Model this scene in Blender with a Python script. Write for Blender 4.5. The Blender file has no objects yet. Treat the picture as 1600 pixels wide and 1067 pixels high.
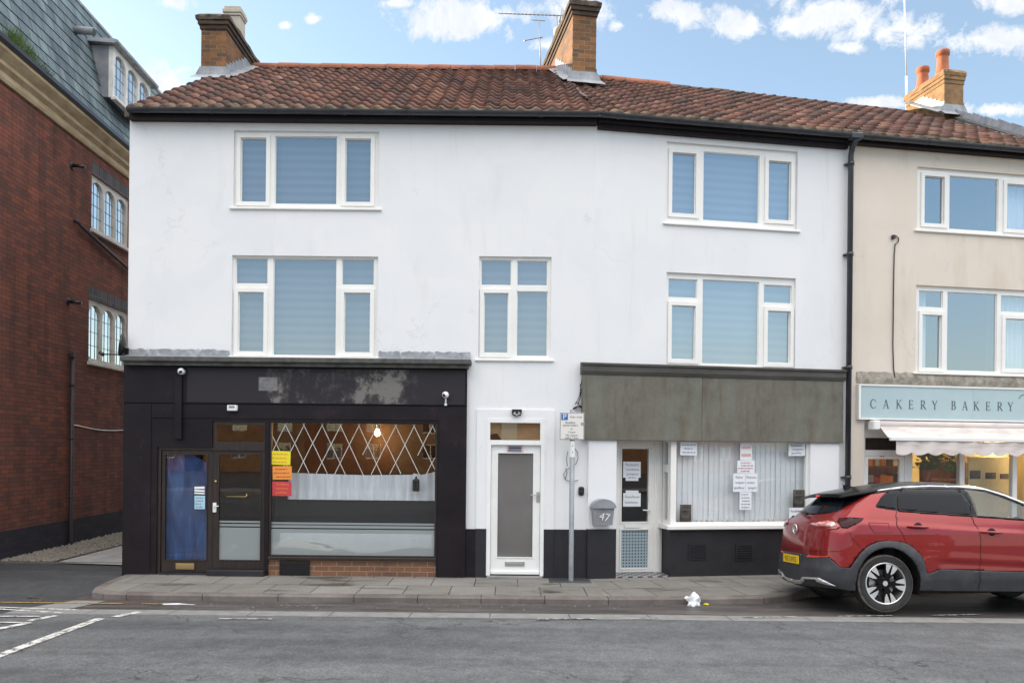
import bpy, bmesh, math, random
from mathutils import Vector, Matrix, noise as mnoise
random.seed(7)
R = math.radians
scene = bpy.context.scene
COL = scene.collection

# ------------------------------------------------------------------ camera, world, sun
FPX, DIST, CAMH, VPY, ROLL = 1200.0, 11.3, 1.9, 700.0, 0.01
cd = bpy.data.cameras.new('camera'); cam = bpy.data.objects.new('camera', cd); COL.objects.link(cam)
cam.location = (0, -DIST, CAMH); cam.rotation_euler = (math.pi/2, -ROLL, 0)
cd.sensor_width = 36; cd.lens = 36*FPX/1600; cd.shift_y = (VPY-533.5)/1600
cd.clip_start = 0.05; cd.clip_end = 3000
scene.camera = cam
scene.view_settings.view_transform = 'Standard'; scene.view_settings.look = 'None'
scene.view_settings.gamma = 1; scene.view_settings.exposure = 1.69
SUN_AZ, SUN_EL = R(-60), R(13)          # azimuth clockwise from +Y
SUN_DIR = Vector((math.sin(SUN_AZ)*math.cos(SUN_EL), math.cos(SUN_AZ)*math.cos(SUN_EL), math.sin(SUN_EL)))
sl = bpy.data.lights.new('sun', 'SUN'); sl.energy = 3.2; sl.angle = R(0.6); sl.color = (1.0, 0.80, 0.58)
so = bpy.data.objects.new('sun', sl); COL.objects.link(so)
so.rotation_euler = SUN_DIR.to_track_quat('Z', 'Y').to_euler()

def pray(u, v):                        # measured pixel -> slope of the sight line per metre of depth
    a = u-800; b = v-VPY
    return ((a+ROLL*b)/FPX, -(b-ROLL*a)/FPX)

world = bpy.data.worlds.new('World'); scene.world = world; world.use_nodes = True
def build_world():
    nt = world.node_tree; N = nt.nodes; Lk = nt.links
    N.clear()
    out = N.new('ShaderNodeOutputWorld'); bg = N.new('ShaderNodeBackground'); bg.inputs[1].default_value = 0.10
    sky = N.new('ShaderNodeTexSky'); sky.sky_type = 'NISHITA'; sky.sun_disc = False
    sky.sun_elevation = SUN_EL; sky.sun_rotation = SUN_AZ
    sky.air_density = 1.0; sky.dust_density = 0.6; sky.ozone_density = 1.5
    tc = N.new('ShaderNodeTexCoord'); sep = N.new('ShaderNodeSeparateXYZ')
    Lk.new(tc.outputs['Generated'], sep.inputs[0])
    def m(op, a, b=None, c=None, clamp=False):
        n = N.new('ShaderNodeMath'); n.operation = op; n.use_clamp = clamp
        for i, x in enumerate((a, b, c)):
            if x is None: continue
            if isinstance(x, (int, float)): n.inputs[i].default_value = x
            else: Lk.new(x, n.inputs[i])
        return n.outputs[0]
    X, Y, Z = sep.outputs
    ysafe = m('MAXIMUM', Y, 0.02)
    px = m('DIVIDE', X, ysafe); pz = m('DIVIDE', Z, ysafe)
    def noise(scale, det, rough, vec=None, dist=0.0):
        n = N.new('ShaderNodeTexNoise'); n.inputs['Scale'].default_value = scale; n.inputs['Detail'].default_value = det
        n.inputs['Roughness'].default_value = rough; n.inputs['Distortion'].default_value = dist
        Lk.new(vec or tc.outputs['Generated'], n.inputs['Vector']); return n.outputs['Fac']
    n1 = noise(11, 10, 0.66, None, 0.5); n2 = noise(46, 8, 0.68, None, 0.4)
    nn = m('ADD', m('MULTIPLY', m('SUBTRACT', n1, 0.5), 3.0), m('MULTIPLY', m('SUBTRACT', n2, 0.5), 2.4))
    blobs = [(735,28,105,36),(690,38,48,28),(905,18,62,30),(965,40,16,11),(850,72,30,14),(1065,22,58,24),(1165,42,62,26),
             (1300,16,105,36),(1400,46,125,34),(1540,62,110,26),(1250,40,90,26),(1330,75,40,12),(270,3,32,14),(445,40,22,10),(490,30,20,10),
             (1580,5,90,22),(1560,172,90,14),(1380,160,50,10),(255,150,90,60),(620,6,34,9)]
    dens = None
    for (u, v, ru, rv) in blobs:
        bx, bz = pray(u, v)
        dx = m('MULTIPLY', m('SUBTRACT', px, bx), FPX/(ru*1.04)); dz = m('MULTIPLY', m('SUBTRACT', pz, bz), FPX/(rv*.98))
        d = m('SUBTRACT', 1.0, m('SQRT', m('ADD', m('MULTIPLY', dx, dx), m('MULTIPLY', dz, dz))))
        d = m('MAXIMUM', d, -1.2)
        dens = d if dens is None else m('MAXIMUM', dens, d)
    front = m('GREATER_THAN', Y, 0.05)
    cf = m('MULTIPLY', m('SUBTRACT', m('ADD', m('MULTIPLY', dens, 1.0), nn), -0.02), 1.75, None, True)
    cf = m('MULTIPLY', cf, front)
    # the half of the sky behind the viewer and overhead: unseen bright cloud added as fill light, clear low down
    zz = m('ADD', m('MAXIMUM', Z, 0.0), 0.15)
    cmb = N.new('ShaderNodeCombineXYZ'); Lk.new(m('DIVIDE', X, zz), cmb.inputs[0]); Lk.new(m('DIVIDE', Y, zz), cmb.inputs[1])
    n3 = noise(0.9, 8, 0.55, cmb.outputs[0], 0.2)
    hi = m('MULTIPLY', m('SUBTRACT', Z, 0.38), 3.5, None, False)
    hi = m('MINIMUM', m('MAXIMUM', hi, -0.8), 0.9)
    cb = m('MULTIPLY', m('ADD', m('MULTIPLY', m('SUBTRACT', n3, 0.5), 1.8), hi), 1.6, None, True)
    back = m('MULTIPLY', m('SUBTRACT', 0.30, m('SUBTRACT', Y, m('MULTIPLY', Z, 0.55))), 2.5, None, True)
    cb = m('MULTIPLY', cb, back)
    # colours
    ramp = N.new('ShaderNodeValToRGB'); Lk.new(n1, ramp.inputs[0])
    ramp.color_ramp.elements[0].position = 0.36; ramp.color_ramp.elements[0].color = (1.0, 1.0, 1.0, 1)
    ramp.color_ramp.elements[1].position = 0.66; ramp.color_ramp.elements[1].color = (0.72, 0.76, 0.84, 1)
    def mixc(fac, a, b):
        n = N.new('ShaderNodeMix'); n.data_type = 'RGBA'
        Lk.new(fac, n.inputs[0])
        for s, x in ((6, a), (7, b)):
            if isinstance(x, tuple): n.inputs[s].default_value = x
            else: Lk.new(x, n.inputs[s])
        return n.outputs[2]
    def scalec(c, k):
        n = N.new('ShaderNodeVectorMath'); n.operation = 'SCALE'; n.inputs[3].default_value = k
        Lk.new(c, n.inputs[0]); return n.outputs[0]
    def mulc(c, k):
        n = N.new('ShaderNodeVectorMath'); n.operation = 'MULTIPLY'; n.inputs[1].default_value = k
        Lk.new(c, n.inputs[0]); return n.outputs[0]
    skyc = mulc(sky.outputs[0], SKY_TINT)
    hz_ = N.new('ShaderNodeMix'); hz_.data_type = 'RGBA'; hz_.inputs[0].default_value = 0.20; Lk.new(skyc, hz_.inputs[6]); hz_.inputs[7].default_value = (2.25, 2.65, 2.95, 1); skyc = hz_.outputs[2]
    c1 = mixc(m('MULTIPLY', cf, 0.93), skyc, scalec(ramp.outputs[0], CLOUD_FRONT))
    low = m('MULTIPLY', m('SUBTRACT', 0.34, Z), 3.2, None, True)
    lowc = m('MULTIPLY', m('ADD', m('MULTIPLY', m('SUBTRACT', noise(3.2, 7, 0.55), 0.5), 2.4), m('MULTIPLY', low, 1.15)), 1.3, None, True)
    lowc = m('MULTIPLY', m('MULTIPLY', lowc, low), m('MULTIPLY', m('SUBTRACT', 0.0, Y), 4.0, None, True))
    c1 = mixc(m('MULTIPLY', lowc, 0.55), c1, (3.1, 3.0, 3.1, 1))
    c2 = mixc(cb, c1, CLOUD_FILL)
    Lk.new(c2, bg.inputs[0]); Lk.new(bg.outputs[0], out.inputs[0])
SKY_TINT = (1.09, 1.07, 1.05)
CLOUD_FRONT = 3.6
CLOUD_FILL = (9.25, 8.85, 8.65, 1)
build_world()

# ------------------------------------------------------------------ frames and measuring
TH = R(9.5); CT, ST = math.cos(TH), math.sin(TH)
BX = 1.19                                            # where the white front bends
FL = Matrix.Identity(4)
FR = Matrix.Translation((BX, 0, 0)) @ Matrix.Rotation(TH, 4, 'Z')
BANG = R(92.6)
FB = Matrix.Translation((-8.2, 1.02, 0)) @ Matrix.Rotation(BANG, 4, 'Z')
def Lp(u, v, o=0.0):
    rx, rz = pray(u, v); d = DIST+o
    return rx*d, CAMH+rz*d
def Rp(u, v, o=0.0):
    rx, rz = pray(u, v); x0 = BX-ST*o; d0 = DIST+CT*o
    t = (rx*d0-x0)/(CT-rx*ST); d = d0+t*ST
    return t, CAMH+rz*d
def Bp(u, v, o=0.0):
    rx, rz = pray(u, v); cx, cy = math.cos(BANG), math.sin(BANG)
    x0 = -8.2-cy*o; d0 = DIST+1.02+cx*o
    t = (rx*d0-x0)/(cx-rx*cy); d = d0+t*cy
    return t, CAMH+rz*d
def rect(fn, u0, v0, u1, v1, o=0.0):                 # measured box -> x0, x1, z0, z1 on that wall
    vm = (v0+v1)/2; um = (u0+u1)/2
    return fn(u0, vm, o)[0], fn(u1, vm, o)[0], fn(um, v1, o)[1], fn(um, v0, o)[1]

# ------------------------------------------------------------------ materials
MATS = {}
def S(h):                                            # sRGB 0-255 -> linear
    return tuple(((c/255)/12.92 if c/255 <= 0.04045 else ((c/255+0.055)/1.055)**2.4) for c in h)
def newmat(name):
    m = bpy.data.materials.new(name); m.use_nodes = True; MATS[name] = m
    return m, m.node_tree.nodes, m.node_tree.links, m.node_tree.nodes['Principled BSDF']
def plain(name, col, rough=0.6, metal=0.0, spec=0.5, emit=None, estr=0, coat=0):
    m, N, Lk, b = newmat(name)
    b.inputs['Base Color'].default_value = (*col, 1); b.inputs['Roughness'].default_value = rough
    b.inputs['Metallic'].default_value = metal; b.inputs['Specular IOR Level'].default_value = spec
    if coat: b.inputs['Coat Weight'].default_value = coat; b.inputs['Coat Roughness'].default_value = 0.04
    if emit: b.inputs['Emission Color'].default_value = (*emit, 1); b.inputs['Emission Strength'].default_value = estr
    return m
def nz(N, Lk, scale, det=6, rough=0.6, coord='Object', vscale=None, dist=0):
    tc = N.new('ShaderNodeTexCoord'); n = N.new('ShaderNodeTexNoise')
    n.inputs['Scale'].default_value = scale; n.inputs['Detail'].default_value = det
    n.inputs['Roughness'].default_value = rough; n.inputs['Distortion'].default_value = dist
    src = tc.outputs[coord]
    if vscale:
        mp = N.new('ShaderNodeMapping'); mp.inputs['Scale'].default_value = vscale; Lk.new(src, mp.inputs[0]); src = mp.outputs[0]
    Lk.new(src, n.inputs['Vector']); return n.outputs['Fac']
def ramp(N, Lk, fac, stops):
    r = N.new('ShaderNodeValToRGB'); e = r.color_ramp.elements
    while len(e) < len(stops): e.new(0.5)
    for el, (p, c) in zip(e, stops):
        el.position = p; el.color = (*c, 1) if len(c) == 3 else c
    Lk.new(fac, r.inputs[0]); return r.outputs[0]
def mix(N, Lk, fac, a, b, mode='MIX'):
    n = N.new('ShaderNodeMix'); n.data_type = 'RGBA'; n.blend_type = mode
    if isinstance(fac, (int, float)): n.inputs[0].default_value = fac
    else: Lk.new(fac, n.inputs[0])
    for s, x in ((6, a), (7, b)):
        if isinstance(x, tuple): n.inputs[s].default_value = (*x, 1) if len(x) == 3 else x
        else: Lk.new(x, n.inputs[s])
    return n.outputs[2]
def bump(N, Lk, b, h, strength=0.3, dist=0.01):
    n = N.new('ShaderNodeBump'); n.inputs['Strength'].default_value = strength; n.inputs['Distance'].default_value = dist
    Lk.new(h, n.inputs['Height']); Lk.new(n.outputs[0], b.inputs['Normal'])
def noisy(name, stops, scale=4, det=8, rough=0.6, nrough=0.6, metal=0, bscale=None, bstr=0.3, bdist=0.004, vscale=None, coat=0, spec=0.5, stops2=None, scale2=1.0, vscale2=None, fac2=0.5):
    m, N, Lk, b = newmat(name)
    c = ramp(N, Lk, nz(N, Lk, scale, det, nrough, vscale=vscale), stops)
    if stops2:
        c = mix(N, Lk, fac2, c, ramp(N, Lk, nz(N, Lk, scale2, 7, 0.65, vscale=vscale2), stops2), 'MULTIPLY')
    Lk.new(c, b.inputs['Base Color'])
    b.inputs['Roughness'].default_value = rough; b.inputs['Metallic'].default_value = metal; b.inputs['Specular IOR Level'].default_value = spec
    if coat: b.inputs['Coat Weight'].default_value = coat
    if bscale: bump(N, Lk, b, nz(N, Lk, bscale, 6, 0.7), bstr, bdist)
    return m
def bricky(name, c1, c2, mort, bw=0.225, bh=0.075, mw=0.010, rough=0.85, dirt=None, bstr=0.6, extra=None, offset=0.5, bias=0.0, squash=1.0, streak=None):
    m, N, Lk, b = newmat(name)
    uv = N.new('ShaderNodeUVMap'); uv.uv_map = 'UVMap'
    br = N.new('ShaderNodeTexBrick'); br.offset = offset; br.squash = squash
    br.inputs['Scale'].default_value = 1; br.inputs['Brick Width'].default_value = bw; br.inputs['Row Height'].default_value = bh
    br.inputs['Mortar Size'].default_value = mw/2; br.inputs['Mortar Smooth'].default_value = 0.2; br.inputs['Bias'].default_value = bias
    br.inputs['Color1'].default_value = (*c1, 1); br.inputs['Color2'].default_value = (*c2, 1); br.inputs['Mortar'].default_value = (*mort, 1)
    nn = N.new('ShaderNodeTexNoise'); nn.inputs['Scale'].default_value = 11; nn.inputs['Detail'].default_value = 3
    Lk.new(uv.outputs[0], nn.inputs[0])
    wob = N.new('ShaderNodeVectorMath'); wob.operation = 'MULTIPLY_ADD'; wob.inputs[1].default_value = (0.006, 0.006, 0)
    Lk.new(nn.outputs['Color'], wob.inputs[0]); Lk.new(uv.outputs[0], wob.inputs[2]); Lk.new(wob.outputs[0], br.inputs['Vector'])
    c = br.outputs['Color']
    n1 = N.new('ShaderNodeTexNoise'); n1.inputs['Scale'].default_value = 0.9; n1.inputs['Detail'].default_value = 8; n1.inputs['Roughness'].default_value = 0.65
    Lk.new(uv.outputs[0], n1.inputs[0])
    c = mix(N, Lk, 0.75, c, ramp(N, Lk, n1.outputs['Fac'], dirt or [(0.3, (0.55, 0.5, 0.5)), (0.7, (1.25, 1.2, 1.15))]), 'MULTIPLY')
    n2 = N.new('ShaderNodeTexNoise'); n2.inputs['Scale'].default_value = 45; n2.inputs['Detail'].default_value = 5
    Lk.new(uv.outputs[0], n2.inputs[0])
    c = mix(N, Lk, 0.5, c, ramp(N, Lk, n2.outputs['Fac'], [(0.3, (0.6, 0.6, 0.6)), (0.7, (1.3, 1.3, 1.3))]), 'MULTIPLY')
    if streak:
        mp = N.new('ShaderNodeMapping'); mp.inputs['Scale'].default_value = (2.5, 0.25, 1); Lk.new(uv.outputs[0], mp.inputs[0])
        n3 = N.new('ShaderNodeTexNoise'); n3.inputs['Scale'].default_value = 1.5; n3.inputs['Detail'].default_value = 6; Lk.new(mp.outputs[0], n3.inputs[0])
        c = mix(N, Lk, 0.8, c, ramp(N, Lk, n3.outputs['Fac'], streak), 'MULTIPLY')
    Lk.new(c, b.inputs['Base Color']); b.inputs['Roughness'].default_value = rough
    inv = N.new('ShaderNodeMath'); inv.operation = 'SUBTRACT'; inv.inputs[0].default_value = 1; Lk.new(br.outputs['Fac'], inv.inputs[1])
    ad = N.new('ShaderNodeMath'); ad.operation = 'MULTIPLY_ADD'; ad.inputs[1].default_value = 0.25; Lk.new(n2.outputs['Fac'], ad.inputs[0]); Lk.new(inv.outputs[0], ad.inputs[2])
    bump(N, Lk, b, ad.outputs[0], bstr, 0.012)
    return m
def glass(name, refl=0.3, tint=(0.9, 0.95, 1.0), trans=(0.9, 0.93, 0.95), rough=0.0, wob=0.0):
    m, N, Lk, b = newmat(name); N.remove(b)
    out = [n for n in N if n.type == 'OUTPUT_MATERIAL'][0]
    t = N.new('ShaderNodeBsdfTransparent'); t.inputs[0].default_value = (*trans, 1)
    g = N.new('ShaderNodeBsdfGlossy'); g.inputs['Color'].default_value = (*tint, 1); g.inputs['Roughness'].default_value = rough
    lw = N.new('ShaderNodeLayerWeight'); lw.inputs[0].default_value = 0.5
    pw = N.new('ShaderNodeMath'); pw.operation = 'POWER'; pw.inputs[1].default_value = 5.0; Lk.new(lw.outputs['Facing'], pw.inputs[0])
    mx = N.new('ShaderNodeMath'); mx.operation = 'MULTIPLY_ADD'; mx.inputs[1].default_value = 1.0-refl; mx.inputs[2].default_value = refl; mx.use_clamp = True
    Lk.new(pw.outputs[0], mx.inputs[0])
    ms = N.new('ShaderNodeMixShader'); Lk.new(mx.outputs[0], ms.inputs[0]); Lk.new(t.outputs[0], ms.inputs[1]); Lk.new(g.outputs[0], ms.inputs[2])
    if wob:
        bp = N.new('ShaderNodeBump'); bp.inputs['Strength'].default_value = 0.25; bp.inputs['Distance'].default_value = wob
        Lk.new(nz(N, Lk, 1.6, 2, 0.4), bp.inputs['Height']); Lk.new(bp.outputs[0], g.inputs['Normal'])
    Lk.new(ms.outputs[0], out.inputs[0]); return m

M = {}
M['white_wall'] = noisy('white_wall', [(0.3, (0.765, 0.775, 0.79)), (0.7, (0.81, 0.81, 0.81))], 1.1, 8, 0.75, 0.6, bscale=38, bstr=0.25, bdist=0.006,
    stops2=[(0.26, (0.92, 0.915, 0.90)), (0.42, (1, 1, 1)), (1, (1, 1, 1))], scale2=2.0, vscale2=(1.5, 1.5, 0.28), fac2=0.8)
def weather_wall(m, amount):
    N, Lk = m.node_tree.nodes, m.node_tree.links; b = N['Principled BSDF']; src = b.inputs['Base Color'].links[0].from_socket
    tc = N.new('ShaderNodeTexCoord'); nn = N.new('ShaderNodeTexNoise'); nn.inputs['Scale'].default_value = 1.8; nn.inputs['Detail'].default_value = 9; nn.inputs['Roughness'].default_value = 0.65; Lk.new(tc.outputs['Object'], nn.inputs[0])
    ma = N.new('ShaderNodeVectorMath'); ma.operation = 'MULTIPLY_ADD'; ma.inputs[1].default_value = (1.1, 1.1, 1.1); Lk.new(nn.outputs['Color'], ma.inputs[0]); Lk.new(tc.outputs['Object'], ma.inputs[2])
    v = N.new('ShaderNodeTexVoronoi'); v.feature = 'DISTANCE_TO_EDGE'; v.inputs['Scale'].default_value = 0.5; Lk.new(ma.outputs[0], v.inputs['Vector'])
    cr = ramp(N, Lk, v.outputs['Distance'], [(0.0, (1, 1, 1)), (0.0045, (0, 0, 0))])
    gate = ramp(N, Lk, nz(N, Lk, 0.8, 4, 0.6), [(0.52, (0, 0, 0)), (0.60, (amount, amount, amount))])
    c = mix(N, Lk, mix(N, Lk, 1.0, cr, gate, 'MULTIPLY'), src, (0.30, 0.29, 0.28))
    sp = ramp(N, Lk, nz(N, Lk, 26, 3, 0.5), [(0.73, (0, 0, 0)), (0.78, (amount*.7,)*3)])
    c = mix(N, Lk, sp, c, (0.42, 0.40, 0.38))
    st = ramp(N, Lk, nz(N, Lk, 3.2, 7, 0.65, vscale=(2.2, 2.2, 0.16)), [(0.60, (0, 0, 0)), (0.74, (amount*.55,)*3)])
    c = mix(N, Lk, st, c, (0.50, 0.48, 0.44))
    pt = ramp(N, Lk, nz(N, Lk, 0.9, 3, 0.45), [(0.50, (0, 0, 0)), (0.53, (0.35, 0.35, 0.35))])
    c = mix(N, Lk, pt, c, mix(N, Lk, 1.0, c, (0.94, 0.95, 0.965), 'MULTIPLY'))
    Lk.new(c, b.inputs['Base Color'])
weather_wall(M['white_wall'], 0.30)
M['cream_wall'] = noisy('cream_wall', [(0.3, (0.68, 0.60, 0.51)), (0.7, (0.76, 0.68, 0.585))], 0.9, 8, 0.85, 0.6, bscale=60, bstr=0.5, bdist=0.006,
    stops2=[(0.28, (0.88, 0.85, 0.81)), (0.46, (1, 1, 1)), (1, (1, 1, 1))], scale2=1.6, vscale2=(1.6, 1.6, 0.3), fac2=0.8)
weather_wall(M['cream_wall'], 0.45)
M['pvc'] = noisy('white_plastic_frame', [(0.35, (0.83, 0.82, 0.78)), (0.7, (0.87, 0.86, 0.83))], 3, 3, 0.35)
M['pvc_dirty'] = noisy('weathered_white_frame', [(0.3, (0.78, 0.78, 0.76)), (0.7, (0.86, 0.86, 0.85))], 4, 6, 0.5)
M['black_paint'] = noisy('black_paint', [(0.3, (0.006, 0.0038, 0.0062)), (0.6, (0.013, 0.0088, 0.0122)), (0.82, (0.034, 0.024, 0.024))], 2.2, 9, 0.6, 0.65, spec=0.25, bscale=25, bstr=0.2, bdist=0.004,
    stops2=[(0.62, (1, 1, 1)), (0.76, (3.4, 3.1, 2.9))], scale2=7, vscale2=(1.4, 1, .7), fac2=0.8)
M['black_plinth'] = noisy('black_plinth_paint', [(0.3, (0.008, 0.008, 0.011)), (0.7, (0.019, 0.018, 0.023))], 3, 8, 0.6, 0.65, bscale=22, bstr=0.45, bdist=0.006,
    stops2=[(0.70, (1, 1, 1)), (0.78, (4, 4, 4))], scale2=14, fac2=0.5)
M['brown_wood'] = noisy('dark_brown_door_wood', [(0.3, (0.012, 0.008, 0.007)), (0.7, (0.035, 0.023, 0.018))], 6, 7, 0.45, 0.6, vscale=(6, 6, 0.5), bscale=40, bstr=0.15, bdist=0.002,
    stops2=[(0.68, (1, 1, 1)), (0.75, (5, 5, 5))], scale2=20, fac2=0.4)
M['grey_board'] = noisy('weathered_grey_board', [(0.26, (0.095, 0.088, 0.070)), (0.42, (0.125, 0.124, 0.106)), (0.58, (0.150, 0.150, 0.132)), (0.75, (0.185, 0.176, 0.150))], 2.2, 10, 0.8, 0.7, bscale=18, bstr=0.25, bdist=0.004,
    stops2=[(0.30, (0.68, 0.58, 0.48)), (0.48, (1.05, 0.99, 0.90)), (0.64, (1.10, 1.13, 1.08))], scale2=2.4, vscale2=(1.6, 1, 0.35), fac2=1.0)
M['grey_mould'] = noisy('weathered_moulding', [(0.3, (0.050, 0.047, 0.042)), (0.7, (0.10, 0.095, 0.085))], 3, 8, 0.8, 0.65, vscale=(0.6, 2, 2), bscale=30, bstr=0.3)
M['lead'] = noisy('lead_flashing', [(0.3, (0.20, 0.215, 0.235)), (0.7, (0.42, 0.44, 0.47))], 5, 8, 0.55, 0.65, metal=0.25, bscale=12, bstr=0.6, bdist=0.02)
M['ledge'] = noisy('mossy_ledge', [(0.3, (0.045, 0.044, 0.042)), (0.7, (0.12, 0.12, 0.11))], 8, 8, 0.85, 0.65, bscale=40, bstr=0.4)
M['black_plastic'] = plain('black_plastic', (0.012, 0.012, 0.014), 0.35)
M['gutter'] = noisy('black_gutter_plastic', [(0.3, (0.026, 0.028, 0.034)), (0.7, (0.048, 0.051, 0.060))], 4, 5, 0.28)
M['room'] = plain('dark_room', (0.05, 0.042, 0.036), 0.9)
M['glass_up'] = glass('upper_window_glass', 0.33, (0.84, 0.93, 1.0), (0.85, 0.9, 0.93), 0.0, 0.004)
M['glass_shop'] = glass('shop_window_glass', 0.07, (1, 1, 1), (0.9, 0.92, 0.92), 0.0, 0.003)
M['glass_side'] = glass('side_window_glass', 0.80, (0.95, 0.98, 1.0), (0.5, 0.52, 0.55), 0.0, 0.006)
M['brass'] = plain('brass', (0.45, 0.33, 0.16), 0.35, 0.8)
M['steel'] = plain('brushed_steel', (0.55, 0.55, 0.54), 0.3, 0.9)
M['galv'] = noisy('galvanised_post', [(0.3, (0.22, 0.24, 0.26)), (0.7, (0.34, 0.36, 0.38))], 8, 6, 0.5, metal=0.3)
M['white_gloss'] = plain('white_gloss', (0.8, 0.8, 0.78), 0.3)
M['paper'] = plain('white_paper', (0.80, 0.82, 0.85), 0.7)
M['ink'] = plain('black_ink', (0.03, 0.03, 0.035), 0.6)

# pantiles: random tint per tile from the UV cell, moss and soot on top
def pantile(name, cols, moss=0.5, seed=0.0):
    m, N, Lk, b = newmat(name)
    uv = N.new('ShaderNodeUVMap'); uv.uv_map = 'UVMap'
    fl = N.new('ShaderNodeVectorMath'); fl.operation = 'FLOOR'; Lk.new(uv.outputs[0], fl.inputs[0])
    wn = N.new('ShaderNodeTexWhiteNoise'); wn.noise_dimensions = '2D'; Lk.new(fl.outputs[0], wn.inputs['Vector'])
    c = ramp(N, Lk, wn.outputs['Value'], cols)
    c = mix(N, Lk, 0.85, c, ramp(N, Lk, nz(N, Lk, 0.8, 8, 0.7), [(0.32, (0.34, 0.30, 0.31)), (0.66, (1.22, 1.15, 1.1))]), 'MULTIPLY')
    c = mix(N, Lk, 0.7, c, ramp(N, Lk, nz(N, Lk, 9, 8, 0.7), [(0.35, (0.55, 0.55, 0.55)), (0.65, (1.25, 1.25, 1.2))]), 'MULTIPLY')
    # lichen on the lowest course
    sp = N.new('ShaderNodeSeparateXYZ'); Lk.new(uv.outputs[0], sp.inputs[0])
    low = N.new('ShaderNodeMapRange'); low.inputs[1].default_value = 1.3; low.inputs[2].default_value = 0.2; Lk.new(sp.outputs[1], low.inputs[0])
    lm = N.new('ShaderNodeMath'); lm.operation = 'MULTIPLY'; Lk.new(low.outputs[0], lm.inputs[0])
    Lk.new(ramp(N, Lk, nz(N, Lk, 7, 6, 0.7), [(0.42, (0, 0, 0)), (0.6, (1, 1, 1))]), lm.inputs[1])
    c = mix(N, Lk, lm.outputs[0], c, (0.17, 0.145, 0.075))
    mf = ramp(N, Lk, nz(N, Lk, 2.2, 10, 0.72), [(0.56, (0, 0, 0)), (0.68, (moss, moss, moss))])
    c = mix(N, Lk, mf, c, (0.045, 0.045, 0.028))
    Lk.new(c, b.inputs['Base Color']); b.inputs['Roughness'].default_value = 0.8
    bump(N, Lk, b, nz(N, Lk, 60, 5, 0.7), 0.4, 0.004)
    return m
M['pantile'] = pantile('red_pantiles', [(0.0, (0.070, 0.043, 0.038)), (0.35, (0.125, 0.062, 0.047)), (0.75, (0.175, 0.079, 0.057)), (0.92, (0.225, 0.105, 0.072)), (1, (0.28, 0.17, 0.125))])
M['ridge'] = noisy('ridge_tile', [(0.3, (0.22, 0.075, 0.04)), (0.7, (0.38, 0.14, 0.075))], 3, 7, 0.8, bscale=40, bstr=0.4)
M['ridge_dark'] = noisy('dark_ridge_tile', [(0.3, (0.07, 0.055, 0.045)), (0.7, (0.15, 0.10, 0.075))], 4, 7, 0.85, bscale=40, bstr=0.4)
M['stack_brick'] = bricky('chimney_brick', S((152, 104, 62)), S((100, 78, 62)), S((150, 134, 112)), 0.225, 0.078, 0.011,
    dirt=[(0.30, (0.22, 0.20, 0.19)), (0.48, (0.80, 0.76, 0.70)), (0.70, (1.35, 1.25, 1.05))], bstr=0.9)
M['soot_brick'] = bricky('sooty_brick', S((92, 74, 58)), S((66, 56, 48)), S((84, 78, 70)), 0.225, 0.078, 0.012,
    dirt=[(0.3, (0.35, 0.33, 0.31)), (0.55, (0.9, 0.85, 0.78)), (0.75, (1.3, 1.2, 1.0))])
M['soot'] = noisy('sooty_cap', [(0.3, (0.030, 0.026, 0.022)), (0.55, (0.10, 0.08, 0.06)), (0.8, (0.19, 0.16, 0.11))], 6, 8, 0.9, 0.7, bscale=20, bstr=0.8, bdist=0.015)
M['stack_render'] = noisy('rendered_stack', [(0.3, (0.13, 0.085, 0.05)), (0.5, (0.26, 0.155, 0.075)), (0.65, (0.33, 0.21, 0.105)), (0.8, (0.30, 0.26, 0.19))], 4, 9, 0.9, 0.7, bscale=18, bstr=0.5, bdist=0.012)
M['terracotta'] = noisy('terracotta_pot', [(0.3, (0.30, 0.09, 0.04)), (0.7, (0.45, 0.16, 0.075))], 6, 6, 0.8)
M['pot_cream'] = noisy('cream_pot', [(0.3, (0.36, 0.33, 0.27)), (0.7, (0.52, 0.48, 0.40))], 5, 6, 0.8)
M['flat_brick'] = bricky('red_brick_wall', S((132, 77, 58)), S((96, 62, 54)), S((66, 52, 48)), 0.222, 0.074, 0.009,
    dirt=[(0.28, (0.62, 0.57, 0.56)), (0.5, (0.95, 0.91, 0.89)), (0.72, (1.40, 1.20, 1.05))], streak=[(0.34, (0.62, 0.60, 0.60)), (0.52, (1, 1, 1)), (0.7, (1.1, 1.08, 1.06))])
M['blue_brick'] = bricky('dark_brick_plinth', S((52, 48, 60)), S((38, 36, 46)), S((34, 32, 38)), 0.222, 0.074, 0.009)
M['soldier'] = bricky('dark_soldier_bricks', S((62, 64, 74)), S((92, 92, 98)), S((120, 116, 110)), 0.075, 0.22, 0.012, offset=0.0)
M['riser_brick'] = bricky('stall_riser_brick', S((112, 80, 66)), S((134, 94, 70)), S((150, 132, 112)), 0.222, 0.074, 0.012,
    dirt=[(0.3, (0.5, 0.5, 0.42)), (0.55, (1, 0.98, 0.9)), (0.75, (1.15, 1.05, 0.8))])
M['slate'] = bricky('slate_tiles', S((122, 136, 140)), S((84, 98, 106)), S((16, 19, 22)), 0.30, 0.23, 0.018, 0.5, bstr=0.5,
    dirt=[(0.3, (0.6, 0.65, 0.65)), (0.7, (1.25, 1.25, 1.2))], streak=[(0.33, (0.35, 0.37, 0.38)), (0.5, (1, 1, 1)), (0.7, (1.2, 1.22, 1.2))])
M['stone'] = noisy('stone_cornice', [(0.3, (0.34, 0.25, 0.14)), (0.7, (0.52, 0.42, 0.27))], 3, 8, 0.8, bscale=30, bstr=0.3, vscale=(1, 1, 3))
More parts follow.
